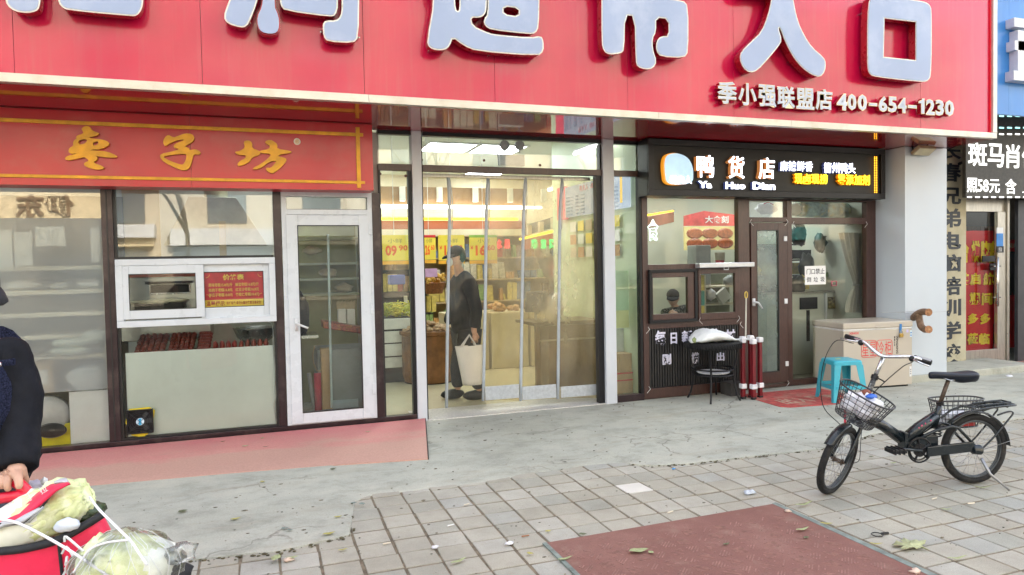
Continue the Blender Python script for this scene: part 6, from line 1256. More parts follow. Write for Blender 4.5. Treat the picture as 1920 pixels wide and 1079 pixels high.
# produce stand left, with greens and noodles
cs_=thing('white_display_case','white layered display case heaped with greens left of the entrance','display',(1.8,9.4,.5)); VY=9.25; zt2=onY(742,596,VY).z
for i,(y0,y1) in enumerate([(598,618),(622,643),(646,668),(671,690)]):
    q=rect(700,y0,772,y1,VY); B(q[0]-.04,q[1]+.02,VY,VY+.6,q[2],q[3]).build('drawer',mat('case white',(.66,.68,.66),.4),cs_,bev=.006)
B(q[0]-.02,q[1],VY+.04,VY+.58,.02,zt2).build('body',M_black,cs_)
vegn=[('heap of yellow-green vegetables on the left of the white display case',(.40,.46,.06),722),('heap of yellow bean sprouts on the white display case',(.68,.58,.06),742),('pile of yellow-green beans at the right of the white display case',(.50,.52,.05),760)]
for i,(lab,cc_,px) in enumerate(vegn):
    t=thing('vegetable_heap',lab,'vegetables',onY(px,585,VY+.2),'vegetable heaps'); mb=MB(); rr=random.Random(i); c=onY(px,590,VY+.2); m_=mat('veg%d'%i,cc_,.5,0,.3,30)
    for k in range(70):
        p=c+Vector((rr.gauss(0,.07),rr.gauss(0,.10),rr.uniform(-.02,.15))); d=Vector((rr.gauss(0,1),rr.gauss(0,1),rr.gauss(0,.4))).normalized()*.05; mb.tube([p-d,p+Vector((0,0,.01)),p+d],.007,5)
    mb.build('greens',m_,t,kind='stuff')
def shelf_unit(name,label,x0,x1,Y,d,z0,z1,levels,m,seed,cols,lab2):
    t=thing(name,label,'shelf',((x0+x1)/2,Y,z0)); B(x0,x1,Y+d,Y+d+.02,z0,z1).build('back_board',m,t)
    rr=random.Random(seed); hs_=[z0+(z1-z0)*k/levels for k in range(levels+1)]
    for z in hs_: B(x0,x1,Y,Y+d,z-.012,z+.008).build('shelf',m,t)
    for li,z in enumerate(hs_[:-1]):
        mbs={}; x=x0+.02
        while x<x1-.05:
            w=rr.uniform(.04,.16); h=rr.uniform(.28,.88)*(z1-z0)/levels; k=rr.randrange(len(cols)); dy=rr.uniform(.0,.12); an=rr.gauss(0,.12); n_=rr.choice((1,1,2,3))
            for q_ in range(n_): mbs.setdefault(k,MB()).obox((x+w/2,Y+.03+w/2+dy,z+.012+h/2),(w*.44*math.cos(an),w*.44*math.sin(an),0),(-.03*math.sin(an),.03*math.cos(an),0),(rr.gauss(0,.006),0,h/2*(1 if q_==0 else .96))); x+=w
            x+=rr.choice((0,0,.03,.12))
        for k,mb in mbs.items():
            o=mb.build('packets',cols[k],None); tag(o,'row of small packed goods, %s packets on level %d of %s'%(cols[k].name.split()[0],li+1,lab2),'goods','packed goods in the supermarket','stuff')
pcols=[mat('%s packet'%n,c,.4,0,.2,20) for n,c in [('red',(.38,.07,.05)),('yellow',(.55,.44,.12)),('green',(.20,.30,.10)),('blue',(.12,.18,.32)),('white',(.6,.58,.5)),('orange',(.50,.26,.08)),('brown',(.22,.13,.06))]]
M_tan=mat('tan shelf',(.40,.30,.16),.6,0,.1,3)
shelf_unit('goods_shelf','tall goods shelf along the back wall of the supermarket',1.3,8.2,12.6,.5,.05,2.1,5,M_tan,4,pcols,'the back shelf')
# darker things behind glass left: blue crate etc.
shelf_unit('goods_shelf','low dark shelf of goods above the greens left of the entrance',1.5,2.35,10.2,.4,.85,1.5,2,M_black,9,pcols,'the low dark shelf')
o=pxbox(732,516,760,534,8.3,.2,'blue_crate',mat('blue crate',(.04,.10,.45),.4),None,bev=.01); tag(o,'blue plastic crate behind the greens left of the white post','crate')
for i,(x,y,z0_,r_,lab) in enumerate([(2.05,9.2,0,.36,'round wooden tub counter heaped with dried goods left of the shopper')]):
    t=thing('wooden_tub',lab,'tub',(x,y,0)); MB().lathe((x,y,.02),[(r_*.92,0),(r_,.1),(r_,.62),(r_+.03,.64),(r_+.03,.68),(0,.68)],26).build('tub',mat('tub wood',(.20,.09,.03),.5,0,.3,6),t,smooth=False); MB().lathe((x,y,.02),[(r_*.93,0),(r_*.93,.06),(0,.06)],26).build('plinth',M_black,t)
    mb=MB(); rr=random.Random(8)
    for k in range(90): a=rr.uniform(0,6.28); q_=rr.uniform(0,r_); mb.ball((x+q_*math.cos(a),y+q_*math.sin(a),.72+rr.uniform(0,.10)*(1-q_/r_)),.04,.03,.022,7,5,.4,k)
    tag(mb.build('dried_goods',mat('tan dried goods',(.42,.30,.18),.7,0,.3,30)),'heap of tan dried goods on the round wooden tub','goods',None,'stuff')
wb=thing('wicker_basket','brown wicker basket of golden snacks behind the first curtain edge','basket',(2.1,9.3,.85)); c=onY(813,537,9.3); MB().lathe((c.x,9.3,c.z-.10),[(.12,0),(.16,.14),(.17,.15),(.15,.14),(.11,.02),(0,.02)],20).build('shell',mat('wicker brown',(.28,.11,.04),.6,0,.3,40,bump=.6,bscale=90),wb,smooth=True); mb=MB()
for k in range(30): mb.ball((c.x+rnd.uniform(-.13,.13),9.3+rnd.uniform(-.12,.12),c.z+.05+rnd.uniform(0,.12)),.035,.03,.03,7,5,.3,k)
tag(mb.build('golden_snacks',mat('golden snack',(.55,.33,.06),.5)),'golden snacks heaped in the brown wicker basket','snacks',None,'stuff')
o=pxbox(795,504,820,520,9.0,.01,'small_price_card',mat('lilac card',(.55,.35,.6),.5),None); tag(o,'small lilac and red price card behind the first curtain edge','card')
# counters seen through the hazy strips
ct=thing('checkout_counter','long tan checkout counter with dark top behind the right curtain strips','counter',(3.2,8.1,.5))
q=rect(1000,612,1125,745,7.75); M_dkc=mat('dark brown counter board',(.15,.10,.055),.45,0,.3,3); B(3.22,3.85,7.85,8.3,.02,.80).build('front_panel',M_dkc,ct); B(3.02,3.07,7.75,7.8,.02,.82).build('leg',M_dkc,ct); B(2.98,3.88,7.7,8.35,.821,.86).build('worktop',mat('dark counter top',(.10,.07,.035),.35,0,.2,6),ct,bev=.004); B(3.05,3.84,7.80,7.82,.62,.64).build('ledge',M_ss,ct)
ct2=thing('bulk_bins','row of low tan bulk food bins further inside the supermarket','bins',(3.3,9.9,.4)); 
M_pin=mat('pale bin board',(.58,.50,.34),.5,0,.1,2)
for i in range(5): B(2.5+i*.62,3.08+i*.62,9.8,10.5,.02,.85).build('bin',M_pin,ct2,bev=.01); mb=MB(); [mb.ball((2.6+i*.62+rnd.uniform(0,.38),9.9+rnd.uniform(0,.5),.87+rnd.uniform(0,.08)),.05,.05,.04,7,5,.3,k) for k in range(26)]; mb.build('contents',[pcols[1],pcols[5],pcols[6],pcols[2],pcols[4]][i],ct2,kind='stuff')
wr_=thing('white_rice_sack','white branded rice sack leaning on the checkout counter','sack',(3.3,7.95,.95)); MB().ball((3.40,8.0,1.03),.10,.06,.15,12,9,.2,6).build('sack',M_foam,wr_,smooth=True)
ri=thing('register_screen','dark cash register screen standing on the checkout counter','screen',(3.0,8.0,.9)); MB().obox((3.15,8.05,1.09),(.14,0,0),(0,.02,.01),(0,-.03,.12)).build('screen',M_black,ri,bev=.005); MB().cyl((3.15,8.08,.86),(3.15,8.08,1.04),.02).build('stand',M_greyp,ri)
# menu light board
mn=thing('menu_light_board','long glowing bluish-white menu board with price columns beside the entrance','sign',(3.86,7.5,2.3)); XM=3.86
ya,yb=7.0,8.72; z0m,z1m=2.17,2.57
M_menu=em('menu board glow',(.72,.84,1.0),.26)
B(XM,XM+.04,ya,yb,z0m,z1m).build('panel',M_menu,mn); B(XM-.001,XM+.041,yb+.001,yb+.28,z0m-.02,z1m+.02).build('red_end',mat('menu red',(.60,.05,.10),.5,0,.2,9,emit=.3),mn)
B(XM-.004,XM-.001,7.12,7.17,z0m+.06,z1m-.02).build('orange_column',mat('menu orange',(.75,.45,.05),.5,emit=.3),mn)
M_mp=mat('menu print',(.15,.20,.35),.6); M_mr=mat('menu red print',(.65,.08,.12),.6)
def mtext(s,y,z,w,h,m): return lettering(s,(XM-.002,y,z),(0,-1,0),(0,0,1),w,h,m,mn,depth=.002)
mtext('鸭夫人',8.25,z1m-.10,.25,.075,M_mr); mtext('卤味',7.93,z1m-.09,.15,.065,M_mr); mtext('鸭货',7.65,z1m-.09,.15,.065,M_mr)
for c_,(y,s) in enumerate([(8.68,'鸭脖 18'),(8.38,'鸭翅......16.8元'),(7.85,'鸭掌....18.8元'),(7.42,'鸭头 22.8')]):
    for r_ in range(6): mtext(s,y,z1m-.16-r_*.045,.20 if c_ in (0,3) else .28,.026,M_mp)
gc=thing('price_card_grid','grid of small printed cards hanging under the menu board','cards',(3.88,8.0,2.0))
for i in range(6):
    for j in range(3): B(3.885,3.889,7.25+i*.24,7.43+i*.24,2.10-j*.17-.13,2.10-j*.17).build('card',[M_yb,M_foam,pcols[5],M_cream][(i+j)%4],gc)
gs=thing('green_wall_panel','pale green and yellow wall sheet behind the narrow glass right of the entrance','panel',(3.75,7.15,1.2)); q=rect(1149,505,1196,545,7.1)
for y0,y1,c_ in [(508,545,(.45,.62,.42)),(545,582,(.42,.64,.46)),(582,615,(.62,.68,.36))]:
    q=rect(1150,y0,1192,y1,7.1); B(q[0]-.02,3.91,7.1,7.11,q[2],q[3]).build('sheet',mat('sheet %d'%y0,c_,.5,0,.04),gs)
for i,(y0,y1,x0,x1,lab) in enumerate([(698,738,1156,1188,'lower brown carton with red printed band right of the entrance post'),(662,697,1157,1186,'upper brown carton right of the entrance post'),(664,738,1187,1199,'narrow carton squeezed against the brown post')]):
    t=thing('delivery_carton',lab,'box',onY((x0+x1)/2,y1,7.1),'cartons inside the right side glass'); q=rect(x0,y0,x1,y1,7.05+.08*i); B(q[0],q[1],7.05+.02*i,7.35,max(.02,q[2]),q[3]).build('carton',M_cart,t,bev=.006)
    if i==0: B(q[0],q[1],7.045,7.049,q[3]-.10,q[3]-.085).build('red_band',M_prt,t); B(q[0],q[1],7.045,7.049,q[3]-.02,q[3]-.005).build('red_band',M_prt,t)
o=pxbox(1156,615,1200,662,7.25,.2,'white_cabinet',mat('white cabinet',(.50,.54,.54),.4),None,bev=.004); tag(o,'white cabinet standing behind the brown cartons','cabinet')
# ------------------------------------------------------------------ inside the duck shop
mp=thing('food_poster','red-topped food poster with rows of cooked dishes on the shop wall','poster',(4.8,8.6,1.8)); Yp=8.6
pt1=[onY(*p_,Yp) for p_ in [(1283,405),(1320,396),(1378,403),(1378,424),(1283,424)]]
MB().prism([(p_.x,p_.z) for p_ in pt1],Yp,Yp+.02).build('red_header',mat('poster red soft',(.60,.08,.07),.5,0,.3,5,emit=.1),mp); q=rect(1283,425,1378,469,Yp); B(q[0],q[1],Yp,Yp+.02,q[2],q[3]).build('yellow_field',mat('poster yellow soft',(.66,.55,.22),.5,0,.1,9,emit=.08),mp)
mb=MB()
for i in range(3):
    for j in range(2): mb.lathe((q[0]+(q[1]-q[0])*(.2+.3*i),Yp-.004,q[2]+(q[3]-q[2])*(.28+.42*j)),[(0,-.012),(.11,-.01),(.14,0)],16,axis=(0,1,0),sy=.55)
mb.build('printed_dishes',mat('brown red dish',(.38,.09,.03),.4,0,.3,30),mp); text_px('大食刻',1322,405,1366,419,Yp-.004,M_foam,mp,bold=.02,depth=.003)
fs_=thing('glowing_character','pale glowing food character panel behind the left window','sign',(4.1,7.6,1.9)); text_px('食',1214,412,1233,452,7.3,em('pale green glow',(.75,1,.85),1.0),fs_,bold=.03,depth=.02)
ls2=thing('orange_led_line','orange led line on the pelmet inside the cooked-food shop','light',(4.4,8,2.1)); a=onY(1213,404,7.4); b=onY(1262,396,8.9); MB().tube([a,b],.012,6).build('tube',M_orange,ls2); MB().obox((a+b)/2+Vector((0,0,-.09)),(b-a)/2,(0,.02,0),(0,0,.07)).build('band',M_redhood,ls2)
mc=thing('counter_scale','grey electronic machine on the counter behind the left window','machine',(4.9,7.7,1.4)); q=rect(1305,460,1333,495,7.7); B(q[0],q[1],7.7,7.9,q[2]-.3,q[3]).build('body',M_greyp,mc,bev=.01)
cp=thing('paper_bucket','white and red paper food bucket standing behind the left window','bucket',(5.0,7.2,1.5)); q=rect(1347,470,1362,496,7.2); MB().lathe(((q[0]+q[1])/2,7.25,q[2]),[(.045,0),(.055,.05)],16).build('red_base',M_prd,cp); MB().lathe(((q[0]+q[1])/2,7.25,q[2]+.05),[(.055,0),(.06,.09),(.062,.095)],16).build('cup',M_cream,cp,smooth=True)
o=MB().box(4.05,5.3,7.15,7.35,1.42,1.44).build('ledge_board',M_stl); tag(o,'steel ledge board running behind the hatch rail of the cooked-food shop','ledge')
o=pxbox(1240,600,1300,604,7.3,.4,'work_table',M_stl,None); 
tag(o,'pale work surface under the seated shopkeeper','table')
ms=thing('condiment_shelf','cream shelf with white packages seen through the right hatch','shelf',(4.9,7.6,1.2)); q=rect(1322,515,1380,590,7.6)
for y in (538,571): z=onY(1350,y,7.6).z; B(q[0],q[1]+.05,7.6,7.85,z-.012,z+.012).build('shelf',M_shelf,ms)
B(q[0]-.03,q[0],7.58,7.86,q[2],q[3]).build('upright',M_shelf,ms); B(q[0]-.03,q[1]+.1,7.87,7.88,q[2],q[3]).build('back_board',mat('dark green board',(.16,.17,.10),.6,0,.2,4),ms)  # back board in a dark green tone
MB().obox(onY(1355,555,7.55),Vector((.065,0,.045)),Vector((0,.03,0)),Vector((-.045,0,.065))).build('package',M_foam,None,bev=.004,label='tilted white square package on the lower shelf in the right hatch',cat='package')
o=MB().ball(onY(1333,553,7.6),.07,.06,.07,10,8,.4,3).build('plastic_bag',M_bag,smooth=True); tag(o,'small white plastic bag beside the tilted white package','bag')
o=MB().ball(onY(1368,527,7.65),.09,.06,.07,10,8,.4,5).build('plastic_bag',M_greyp,smooth=True); tag(o,'grey plastic bag on the top shelf in the right hatch','bag')
for i,(y0,y1,c_) in enumerate([(516,545,(.65,.55,.12)),(546,573,(.10,.35,.30)),(574,590,(.6,.5,.12))]):
    o=pxbox(1313,y0,1321,y1,7.3,.005,'menu_strip',mat('strip %d'%i,c_,.5,0,.2,60),None); tag(o,['yellow printed strip, top one of three in the right hatch','teal printed strip between two yellow ones in the right hatch','yellow printed strip, lowest one in the right hatch'][i],'label','printed strips in the right hatch')
# right window of the duck shop: curtain, counter, goods
cw=thing('gauze_curtain','grey-beige gauze curtain gathered to one side behind the right window','curtain',(7.0,7.15,1.5)); vs=[];fs=[];Y0=7.08
prof=[(1572,1622,437),(1580,1622,470),(1588,1621,495),(1598,1620,520),(1602,1617,532),(1596,1619,545),(1588,1622,568),(1586,1622,586)]
K=40
for i,(xa,xb,y) in enumerate(prof):
    a=onY(xa,y,Y0);b=onY(xb,y,Y0); w=(b.x-a.x)
    for k in range(K+1): t=k/K; vs.append((a.x+w*t,Y0+.022*math.sin(t*34+i*.25)*(1 if w>.12 else .8),a.z+(b.z-a.z)*t))
for i in range(len(prof)-1):
    for k in range(K): j=i*(K+1)+k; fs.append((j,j+1,j+K+2,j+K+1))
o=MB().add(vs,fs).build('gauze',mat('grey beige gauze',(.48,.46,.40),.85,0,.12,30,stretch=(1,1,.2)),cw,smooth=True); so=o.modifiers.new('s','SUBSURF'); so.levels=so.render_levels=1
MB().tube([onY(1600,535,Y0-.03),onY(1619,534,Y0-.03)],.008,6).build('tie',M_greyp,cw)
wc=thing('white_counter_unit','white fronted counter unit with black plates behind the right window','counter',(6.4,7.5,.5)); q=rect(1485,548,1600,700,7.5); zt3=onY(1540,549,7.5).z
B(6.15,7.25,7.5,8.0,.02,zt3).build('body',mat('pale counter front',(.50,.52,.46),.4,0,.05,3),wc,bev=.004); B(6.12,7.25,7.47,8.0,zt3,zt3+.02).build('worktop',M_ss,wc); q=rect(1500,558,1532,580,7.49); B(q[0],q[1],7.48,7.499,q[2],q[3]).build('black_plate',M_black,wc,bev=.002); q=rect(1513,582,1518,640,7.49); B(q[0],q[1],7.485,7.499,q[2],q[3]).build('slot',M_black,wc); q=rect(1547,550,1550,700,7.48); B(q[0],q[1],7.47,7.499,.02,q[3]).build('divider',M_white,wc); q=rect(1553,557,1568,579,7.49); B(q[0],q[1],7.48,7.499,q[2],q[3]).build('photo',mat('photo print',(.25,.22,.10),.5,0,.6,30),wc)
shelf_unit('dark_goods_rack','dark rack of wrapped snacks above the white counter unit',6.05,6.95,7.7,.3,zt3+.02,1.75,3,M_black,13,[M_black,pcols[1],M_black,pcols[6],M_black],'the dark rack')
o=MB(); q=rect(1530,512,1585,520,7.35); 
for k,(m_,f0,f1,lab) in enumerate([(pcols[1],0,.5,'yellow packets, left part of the bright packet row on the rack'),(pcols[0],.5,.78,'red packets in the middle of the bright packet row'),(pcols[2],.78,1,'green packets at the right of the bright packet row')]):
    o=B(q[0]+(q[1]-q[0])*f0,q[0]+(q[1]-q[0])*f1-.003,7.6,7.64,q[2],q[3]).build('packet_strip',m_); tag(o,lab,'goods','bright packets on the rack')
tm=thing('pink_timer','small pink kitchen timer hanging behind the right window','timer',onY(1565,532,7.4)); frame(MB(),*rect(1560,527,1570,537,7.4),.012,7.4,7.42).build('case',mat('pink plastic',(.70,.12,.22),.4),tm,bev=.003)
bn=thing('rolled_bedding','colourful rolled bedding lying high behind the right transom pane','bedding',(6.6,7.4,2.1)); a=onY(1495,392,7.3); b=onY(1615,396,7.3); 
MB().tube([a,b],.10,16).build('roll',mat('printed bedding',(.30,.45,.42),.7,0,.5,6,dirt=((.55,.48,.12),7,.8)),bn,smooth=True)
o=MB().ball(onY(1490,393,7.25),.09,.06,.08,12,8,.2,4).build('white_pillow',M_foam,smooth=True); tag(o,'white pillow end at the left of the rolled bedding','pillow')
o=MB().ball(onY(1437,392,7.3),.16,.06,.07,12,8,.3,7).build('plastic_sack',M_bag,smooth=True); tag(o,'pale sack with a red ribbon above the brown glass door','sack')
o=MB().tube(smooth_path([onY(1432,383,7.22),onY(1440,380,7.2),onY(1450,384,7.2)],4),.006,5).build('red_ribbon',M_prd,smooth=True); tag(o,'thin red ribbon tied on the pale sack above the brown door','ribbon')

# ------------------------------------------------------------------ across the street: what the glass mirrors
ob=thing('apartment_block','sunlit cream apartment block across the street','building',(0,-24,0))
M_ow=mat('sunlit cream render',(.47,.41,.30),.8,0,.06,.7,dirt=((.45,.38,.25),1,.4)); M_ow2=mat('pale grey render',(.5,.51,.50),.8,0,.06,.8)
B(-46,46,-36,-24,-.1,17).build('wall',M_ow,ob); B(-46,46,-36.3,-23.7,17,17.4).build('roof',M_ow2,ob); M_owin=mat('far window glass',(.10,.12,.13),.1,0,.1,1,spec=.8)
rr=random.Random(2)
for fl_i in range(5):
    for i in range(20):
        x=-44+i*4.6; z=3.9+fl_i*2.7
        w=B(x,x+1.9,-23.99,-23.93,z,z+1.5).build('window',M_owin,ob)
        if i%2==0: B(x-.3,x+2.4,-23.92,-23.1,z-.7,z-.1).build('balcony',M_ow2,ob)
for i in range(16): x=-44+i*5.7; B(x,x+4.6,-23.95,-23.85,.2,2.7).build('shop_window',M_owin,ob); B(x-.1,x+4.9,-23.84,-23.5,2.8,3.6).build('shop_board',[M_ow,mat('teal board',(.05,.28,.26),.5),mat('cream board far',(.65,.52,.30),.5),M_ow2][i%4],ob)
B(-13,-6.9,-23.49,-23.42,2.7,5.5).build('shop_board',mat('cream board far',(.65,.52,.30),.5),ob); M_bl=mat('brown shop letters',(.20,.12,.05),.6); lettering('伊东',(-8.1,-23.4,4.15),(-1,0,0),(0,0,1),2.3,1.0,M_bl,ob,bold=.02,depth=.1); lettering('运动',(-8.1,-23.4,2.95),(-1,0,0),(0,0,1),2.3,1.0,M_bl,ob,bold=.02,depth=.1)
def tree(x,y,seed,label):
    t=thing('bare_tree',label,'tree',(x,y,-.13),'bare street trees along the road'); rr=random.Random(seed); mb=MB(); tw=MB()
    def grow(p,d,L_,r,dep_):
        q=p+d*L_; (mb if dep_<3 else tw).tube([p,(p+q)/2+Vector((rr.gauss(0,.04),rr.gauss(0,.04),0))*L_,q],[r,r*.85,r*.7],6 if dep_<3 else 4)
        if dep_<5:
            for k in range(3 if dep_<3 else 2):
                nd_=(d+Vector((rr.gauss(0,.5),rr.gauss(0,.5),rr.uniform(-.05,.45)))).normalized(); grow(q,nd_,L_*rr.uniform(.6,.8),r*.6,dep_+1)
    grow(Vector((x,y,-.13)),Vector((0,0,1)),2.6,.075,0); m_=mat('grey brown bark',(.20,.16,.11),.9,0,.3,9); mb.build('trunk',m_,t); tw.build('twigs',m_,t,kind='stuff')
for i,(x,lab) in enumerate([(-7,'bare street tree west of the snack shop'),(-1.8,'bare street tree in front of the frosted window across the kerb'),(4.4,'bare street tree in front of the entrance across the kerb'),(10,'bare street tree in front of the blue sign across the kerb')]): tree(x,-5.5,i+3,lab)
# ------------------------------------------------------------------ people
M_skin=mat('skin',(.52,.30,.21),.5,0,.08,30); M_skin2=mat('pale skin',(.58,.38,.29),.5,0,.06,30)
def head(name,C,fwd,s,m,parent,hair=None,cap=None,capm=None):
    """head centred at C facing fwd, s = height"""
    C=Vector(C); f=Vector(fwd).normalized(); up=Vector((0,0,1)); r=f.cross(up).normalized(); up=r.cross(f).normalized(); n,m_=22,16; vs=[];fs=[]
    for i in range(m_+1):
        th=math.pi*i/m_
        for k in range(n):
            a=2*math.pi*k/n; x=math.sin(th)*math.cos(a); y=math.sin(th)*math.sin(a); z=math.cos(th)
            X=x*.40; Yy=y*.33; Z=z*.5
            if z<0: X*=1-.10*(-z); Yy*=1-.32*(-z)
            if x>0: 
                X=X*.93
                if abs(y)<.22 and -.28<z<.12: X+=.085*(1-abs(y)/.22)*(1-abs(z+.10)/.22 if abs(z+.10)<.22 else 0)
                if .02<z<.22 and .12<abs(y)<.5: X-=.022
                if -.95<z<-.70 and abs(y)<.3: X+=.03
            vs.append(C+(f*X+r*Yy+up*Z)*s)
    for i in range(m_):
        for k in range(n): fs.append((i*n+k,i*n+(k+1)%n,(i+1)*n+(k+1)%n,(i+1)*n+k))
    mb=MB(); mb.add(vs,fs)
    for q in (-1,1): mb.ball(C+r*q*.325*s-f*.0*s-up*.02*s,.045*s,.025*s,.085*s,8,6)
    h=mb.build(name,m,parent,smooth=True,weld=True)
    for q in (-1,1): MB().ball(C+(f*.335+r*q*.135+up*.045)*s,.035*s,n=8,m=6).build('eye',M_dark,h,smooth=True)
    MB().tube([C+(f*.36+r*-.08-up*.235)*s,C+(f*.375-up*.23)*s,C+(f*.36+r*.08-up*.235)*s],.014*s,6).build('mouth',mat('lips',(.35,.12,.10),.5),h,smooth=True)
    if hair: MB().ball(C-f*.13*s+up*.07*s,.36*s,.35*s,.45*s,18,12,.05,2,rot=Matrix(((f.x,r.x,up.x),(f.y,r.y,up.y),(f.z,r.z,up.z)))).build('hair',hair,parent,smooth=True)
    if cap:
        rot=Matrix(((f.x,r.x,up.x),(f.y,r.y,up.y),(f.z,r.z,up.z))); mb=MB(); mb.ball(C+up*.20*s-f*.01*s,.44*s,.37*s,.36*s,20,10,.03,2,rot=rot); c_=mb.build('cap',capm,parent,smooth=True)
        vv=[];ff=[]
        for i in range(9):
            a=R(-62+i*15.5)
            for (rad,dz) in ((.38,.20),(.56,.17),(.70,.10)): vv.append(C+(f*math.cos(a)*rad*(1 if rad<.5 else 1.05)+r*math.sin(a)*.36+up*(dz-.06*abs(math.sin(a))**2))*s)
        for i in range(8):
            for k in range(2): ff.append((i*3+k,i*3+k+1,i*3+k+4,i*3+k+3))
        o=MB().add(vv,ff).build('cap_brim',capm,parent,smooth=True); so=o.modifiers.new('s','SOLIDIFY'); so.thickness=.012; so.offset=0
    return h
# shopper in the doorway, walking to the left with a white bag
sp_=thing('person','shopper in a dark cap and jacket carrying a white bag behind the vinyl strips','person',(2.25,7.75,.018))
def S(px,py,Y=7.75): return onY(px,py,Y)
M_jk=mat('dark navy jacket',(.004,.006,.012),.85,0,.3,14,bump=.6,bscale=12,spec=.2); M_tr=mat('charcoal trousers',(.022,.022,.026),.85,0,.2,10)
zf=.018
pel=S(874,640); ch_=S(868,545); nk=S(858,500); hdc=S(856,482)
pts=[S(874,634),S(872,580),S(868,535),S(860,507),S(856,492), S(874,634)+Vector((0,-.09,0)),S(872,690)+Vector((.06,-.10,0)),Vector((S(880,730).x+.10,7.66,.10)), S(874,634)+Vector((0,.09,0)),S(862,690)+Vector((0,.10,0)),Vector((S(862,735).x,7.84,.10)),
     S(870,530)+Vector((0,-.18,0)),S(884,580)+Vector((0,-.22,0)),S(878,615)+Vector((0,-.22,0)),S(880,626)+Vector((0,-.22,0)), S(866,530)+Vector((0,.18,0)),S(858,580)+Vector((0,.2,0)),S(848,610)+Vector((-.03,.12,0))]
ed=[(0,1),(1,2),(2,3),(3,4),(0,5),(5,6),(6,7),(0,8),(8,9),(9,10),(2,11),(11,12),(12,13),(13,14),(2,15),(15,16),(16,17)]
skin('body',M_skin,sp_,pts,ed,[.12,.13,.12,.055,.05,.085,.06,.04,.085,.06,.04,.06,.045,.035,.028,.06,.045,.03],2)
skin('jacket',M_jk,sp_,[S(876,632),S(873,600),S(871,560),S(868,525),S(861,508)]+[p for p in (pts[11],pts[12],pts[13],pts[15],pts[16],pts[17])],[(0,1),(1,2),(2,3),(3,4),(3,5),(5,6),(6,7),(3,8),(8,9),(9,10)],[(.17,.20),(.165,.19),(.165,.2),(.15,.17),.07,.088,.078,.066,.088,.075,.06],2)
skin('trousers',M_tr,sp_,[S(874,628),pts[5],pts[6],pts[7]+Vector((0,0,.03)),pts[8],pts[9],pts[10]+Vector((0,0,.03))],[(0,1),(1,2),(2,3),(0,4),(4,5),(5,6)],[.14,.115,.095,.075,.115,.095,.075],2)
for (x,y,a) in ((pts[7].x-.06,7.66,0),(pts[10].x-.06,7.84,0)):
    MB().ball((x,y,zf+.055),.145,.052,.058,14,9,.05,3).build('shoe',mat('black shoe',(.01,.01,.012),.4,0,.1),sp_,smooth=True)
head('head',hdc,(-1,-.12,-.25),.235,M_skin2,sp_,hair=mat('dark grey hair',(.06,.055,.05),.8,0,.2,60),cap=True,capm=mat('dark wool cap',(.03,.03,.032),.9,0,.3,40))
MB().ball(hdc+Vector((-.085,-.012,-.055)),.035,.06,.055,12,8,.05,1).build('face_mask',mat('pale blue mask',(.55,.65,.72),.7),sp_,smooth=True)
def fist(W,d,u,s,m,parent,name='hand',curl=1.0):
    """hand at wrist W pointing along d, u = back of hand direction; five bent fingers"""
    W=Vector(W); d=Vector(d).normalized(); u=Vector(u); u=(u-d*u.dot(d)).normalized(); r=d.cross(u); P=[W-d*.02*s,W+d*.02*s,W+d*.055*s]; E=[(0,1),(1,2)]; Rd=[(.024*s,.019*s),(.030*s,.018*s),(.036*s,.016*s)]
    for k,(o_,L_) in enumerate([(-.030,.034),(-.011,.040),(.010,.038),(.029,.030)]):
        b=W+d*.085*s+r*o_*s; i0=len(P); P.append(b); E.append((2,i0)); Rd.append(.0125*s); a=0; q=b
        for j in range(3):
            a+=R(48)*curl; dd=d*math.cos(a)-u*math.sin(a); q=q+dd*L_*s*(1-.18*j); P.append(q); E.append((len(P)-2,len(P)-1)); Rd.append((.0105-.0012*j)*s)
    i0=len(P); t0=W+d*.03*s-r*.034*s-u*.008*s; t1=t0+(d*.55-r*.45-u*.5).normalized()*.036*s; t2=t1+(d*.65+r*.15-u*.65).normalized()*.030*s
    P+=[t0,t1,t2]; E+=[(1,i0),(i0,i0+1),(i0+1,i0+2)]; Rd+=[.014*s,.0115*s,.0095*s]
    return skin(name,m,parent,P,E,Rd,2)
fist(S(880,622)+Vector((0,-.22,0)),(0,0,-1),(0,-1,0),1.0,M_skin,sp_,curl=1.1)
wbg=thing('white_shopping_bag','white shopping bag hanging from the hand of the shopper','bag',S(882,660,7.53)); 
q0=S(853,650,7.53);q1=S(907,650,7.53);q2=S(903,722,7.53);q3=S(868,722,7.53)
mb=MB(); n=10; rings=[]
for i in range(8):
    t=i/7; xl=q0.x+(q3.x-q0.x)*t; xr_=q1.x+(q2.x-q1.x)*t; z=q0.z+(q3.z-q0.z)*t; w=.03+.06*math.sin(min(1,t+.1)*math.pi*.55); rings.append([Vector(((xl+xr_)/2+(xr_-xl)/2*math.copysign(abs(math.cos(a))**.6,math.cos(a)),7.53+w*math.sin(a)+.012*noise.noise(Vector((i,a*2,0))),z)) for a in [2*math.pi*k/24 for k in range(24)]])
vs=[v for r_ in rings for v in r_]; fs=[(i*24+k,i*24+(k+1)%24,(i+1)*24+(k+1)%24,(i+1)*24+k) for i in range(7) for k in range(24)]+[tuple(7*24+k for k in range(24))]
mb.add(vs,fs).build('sack',mat('white pink bag',(.78,.76,.77),.5,0,.06,3),wbg,smooth=True)
for o_ in (-.03,.03): MB().tube([Vector((q0.x+.08,7.53+o_,q0.z)),S(880,628,7.53)+Vector((0,o_*.3,0)),Vector((q1.x-.10,7.53+o_,q0.z))],.009,6).build('strap',_mats['white pink bag'],wbg)
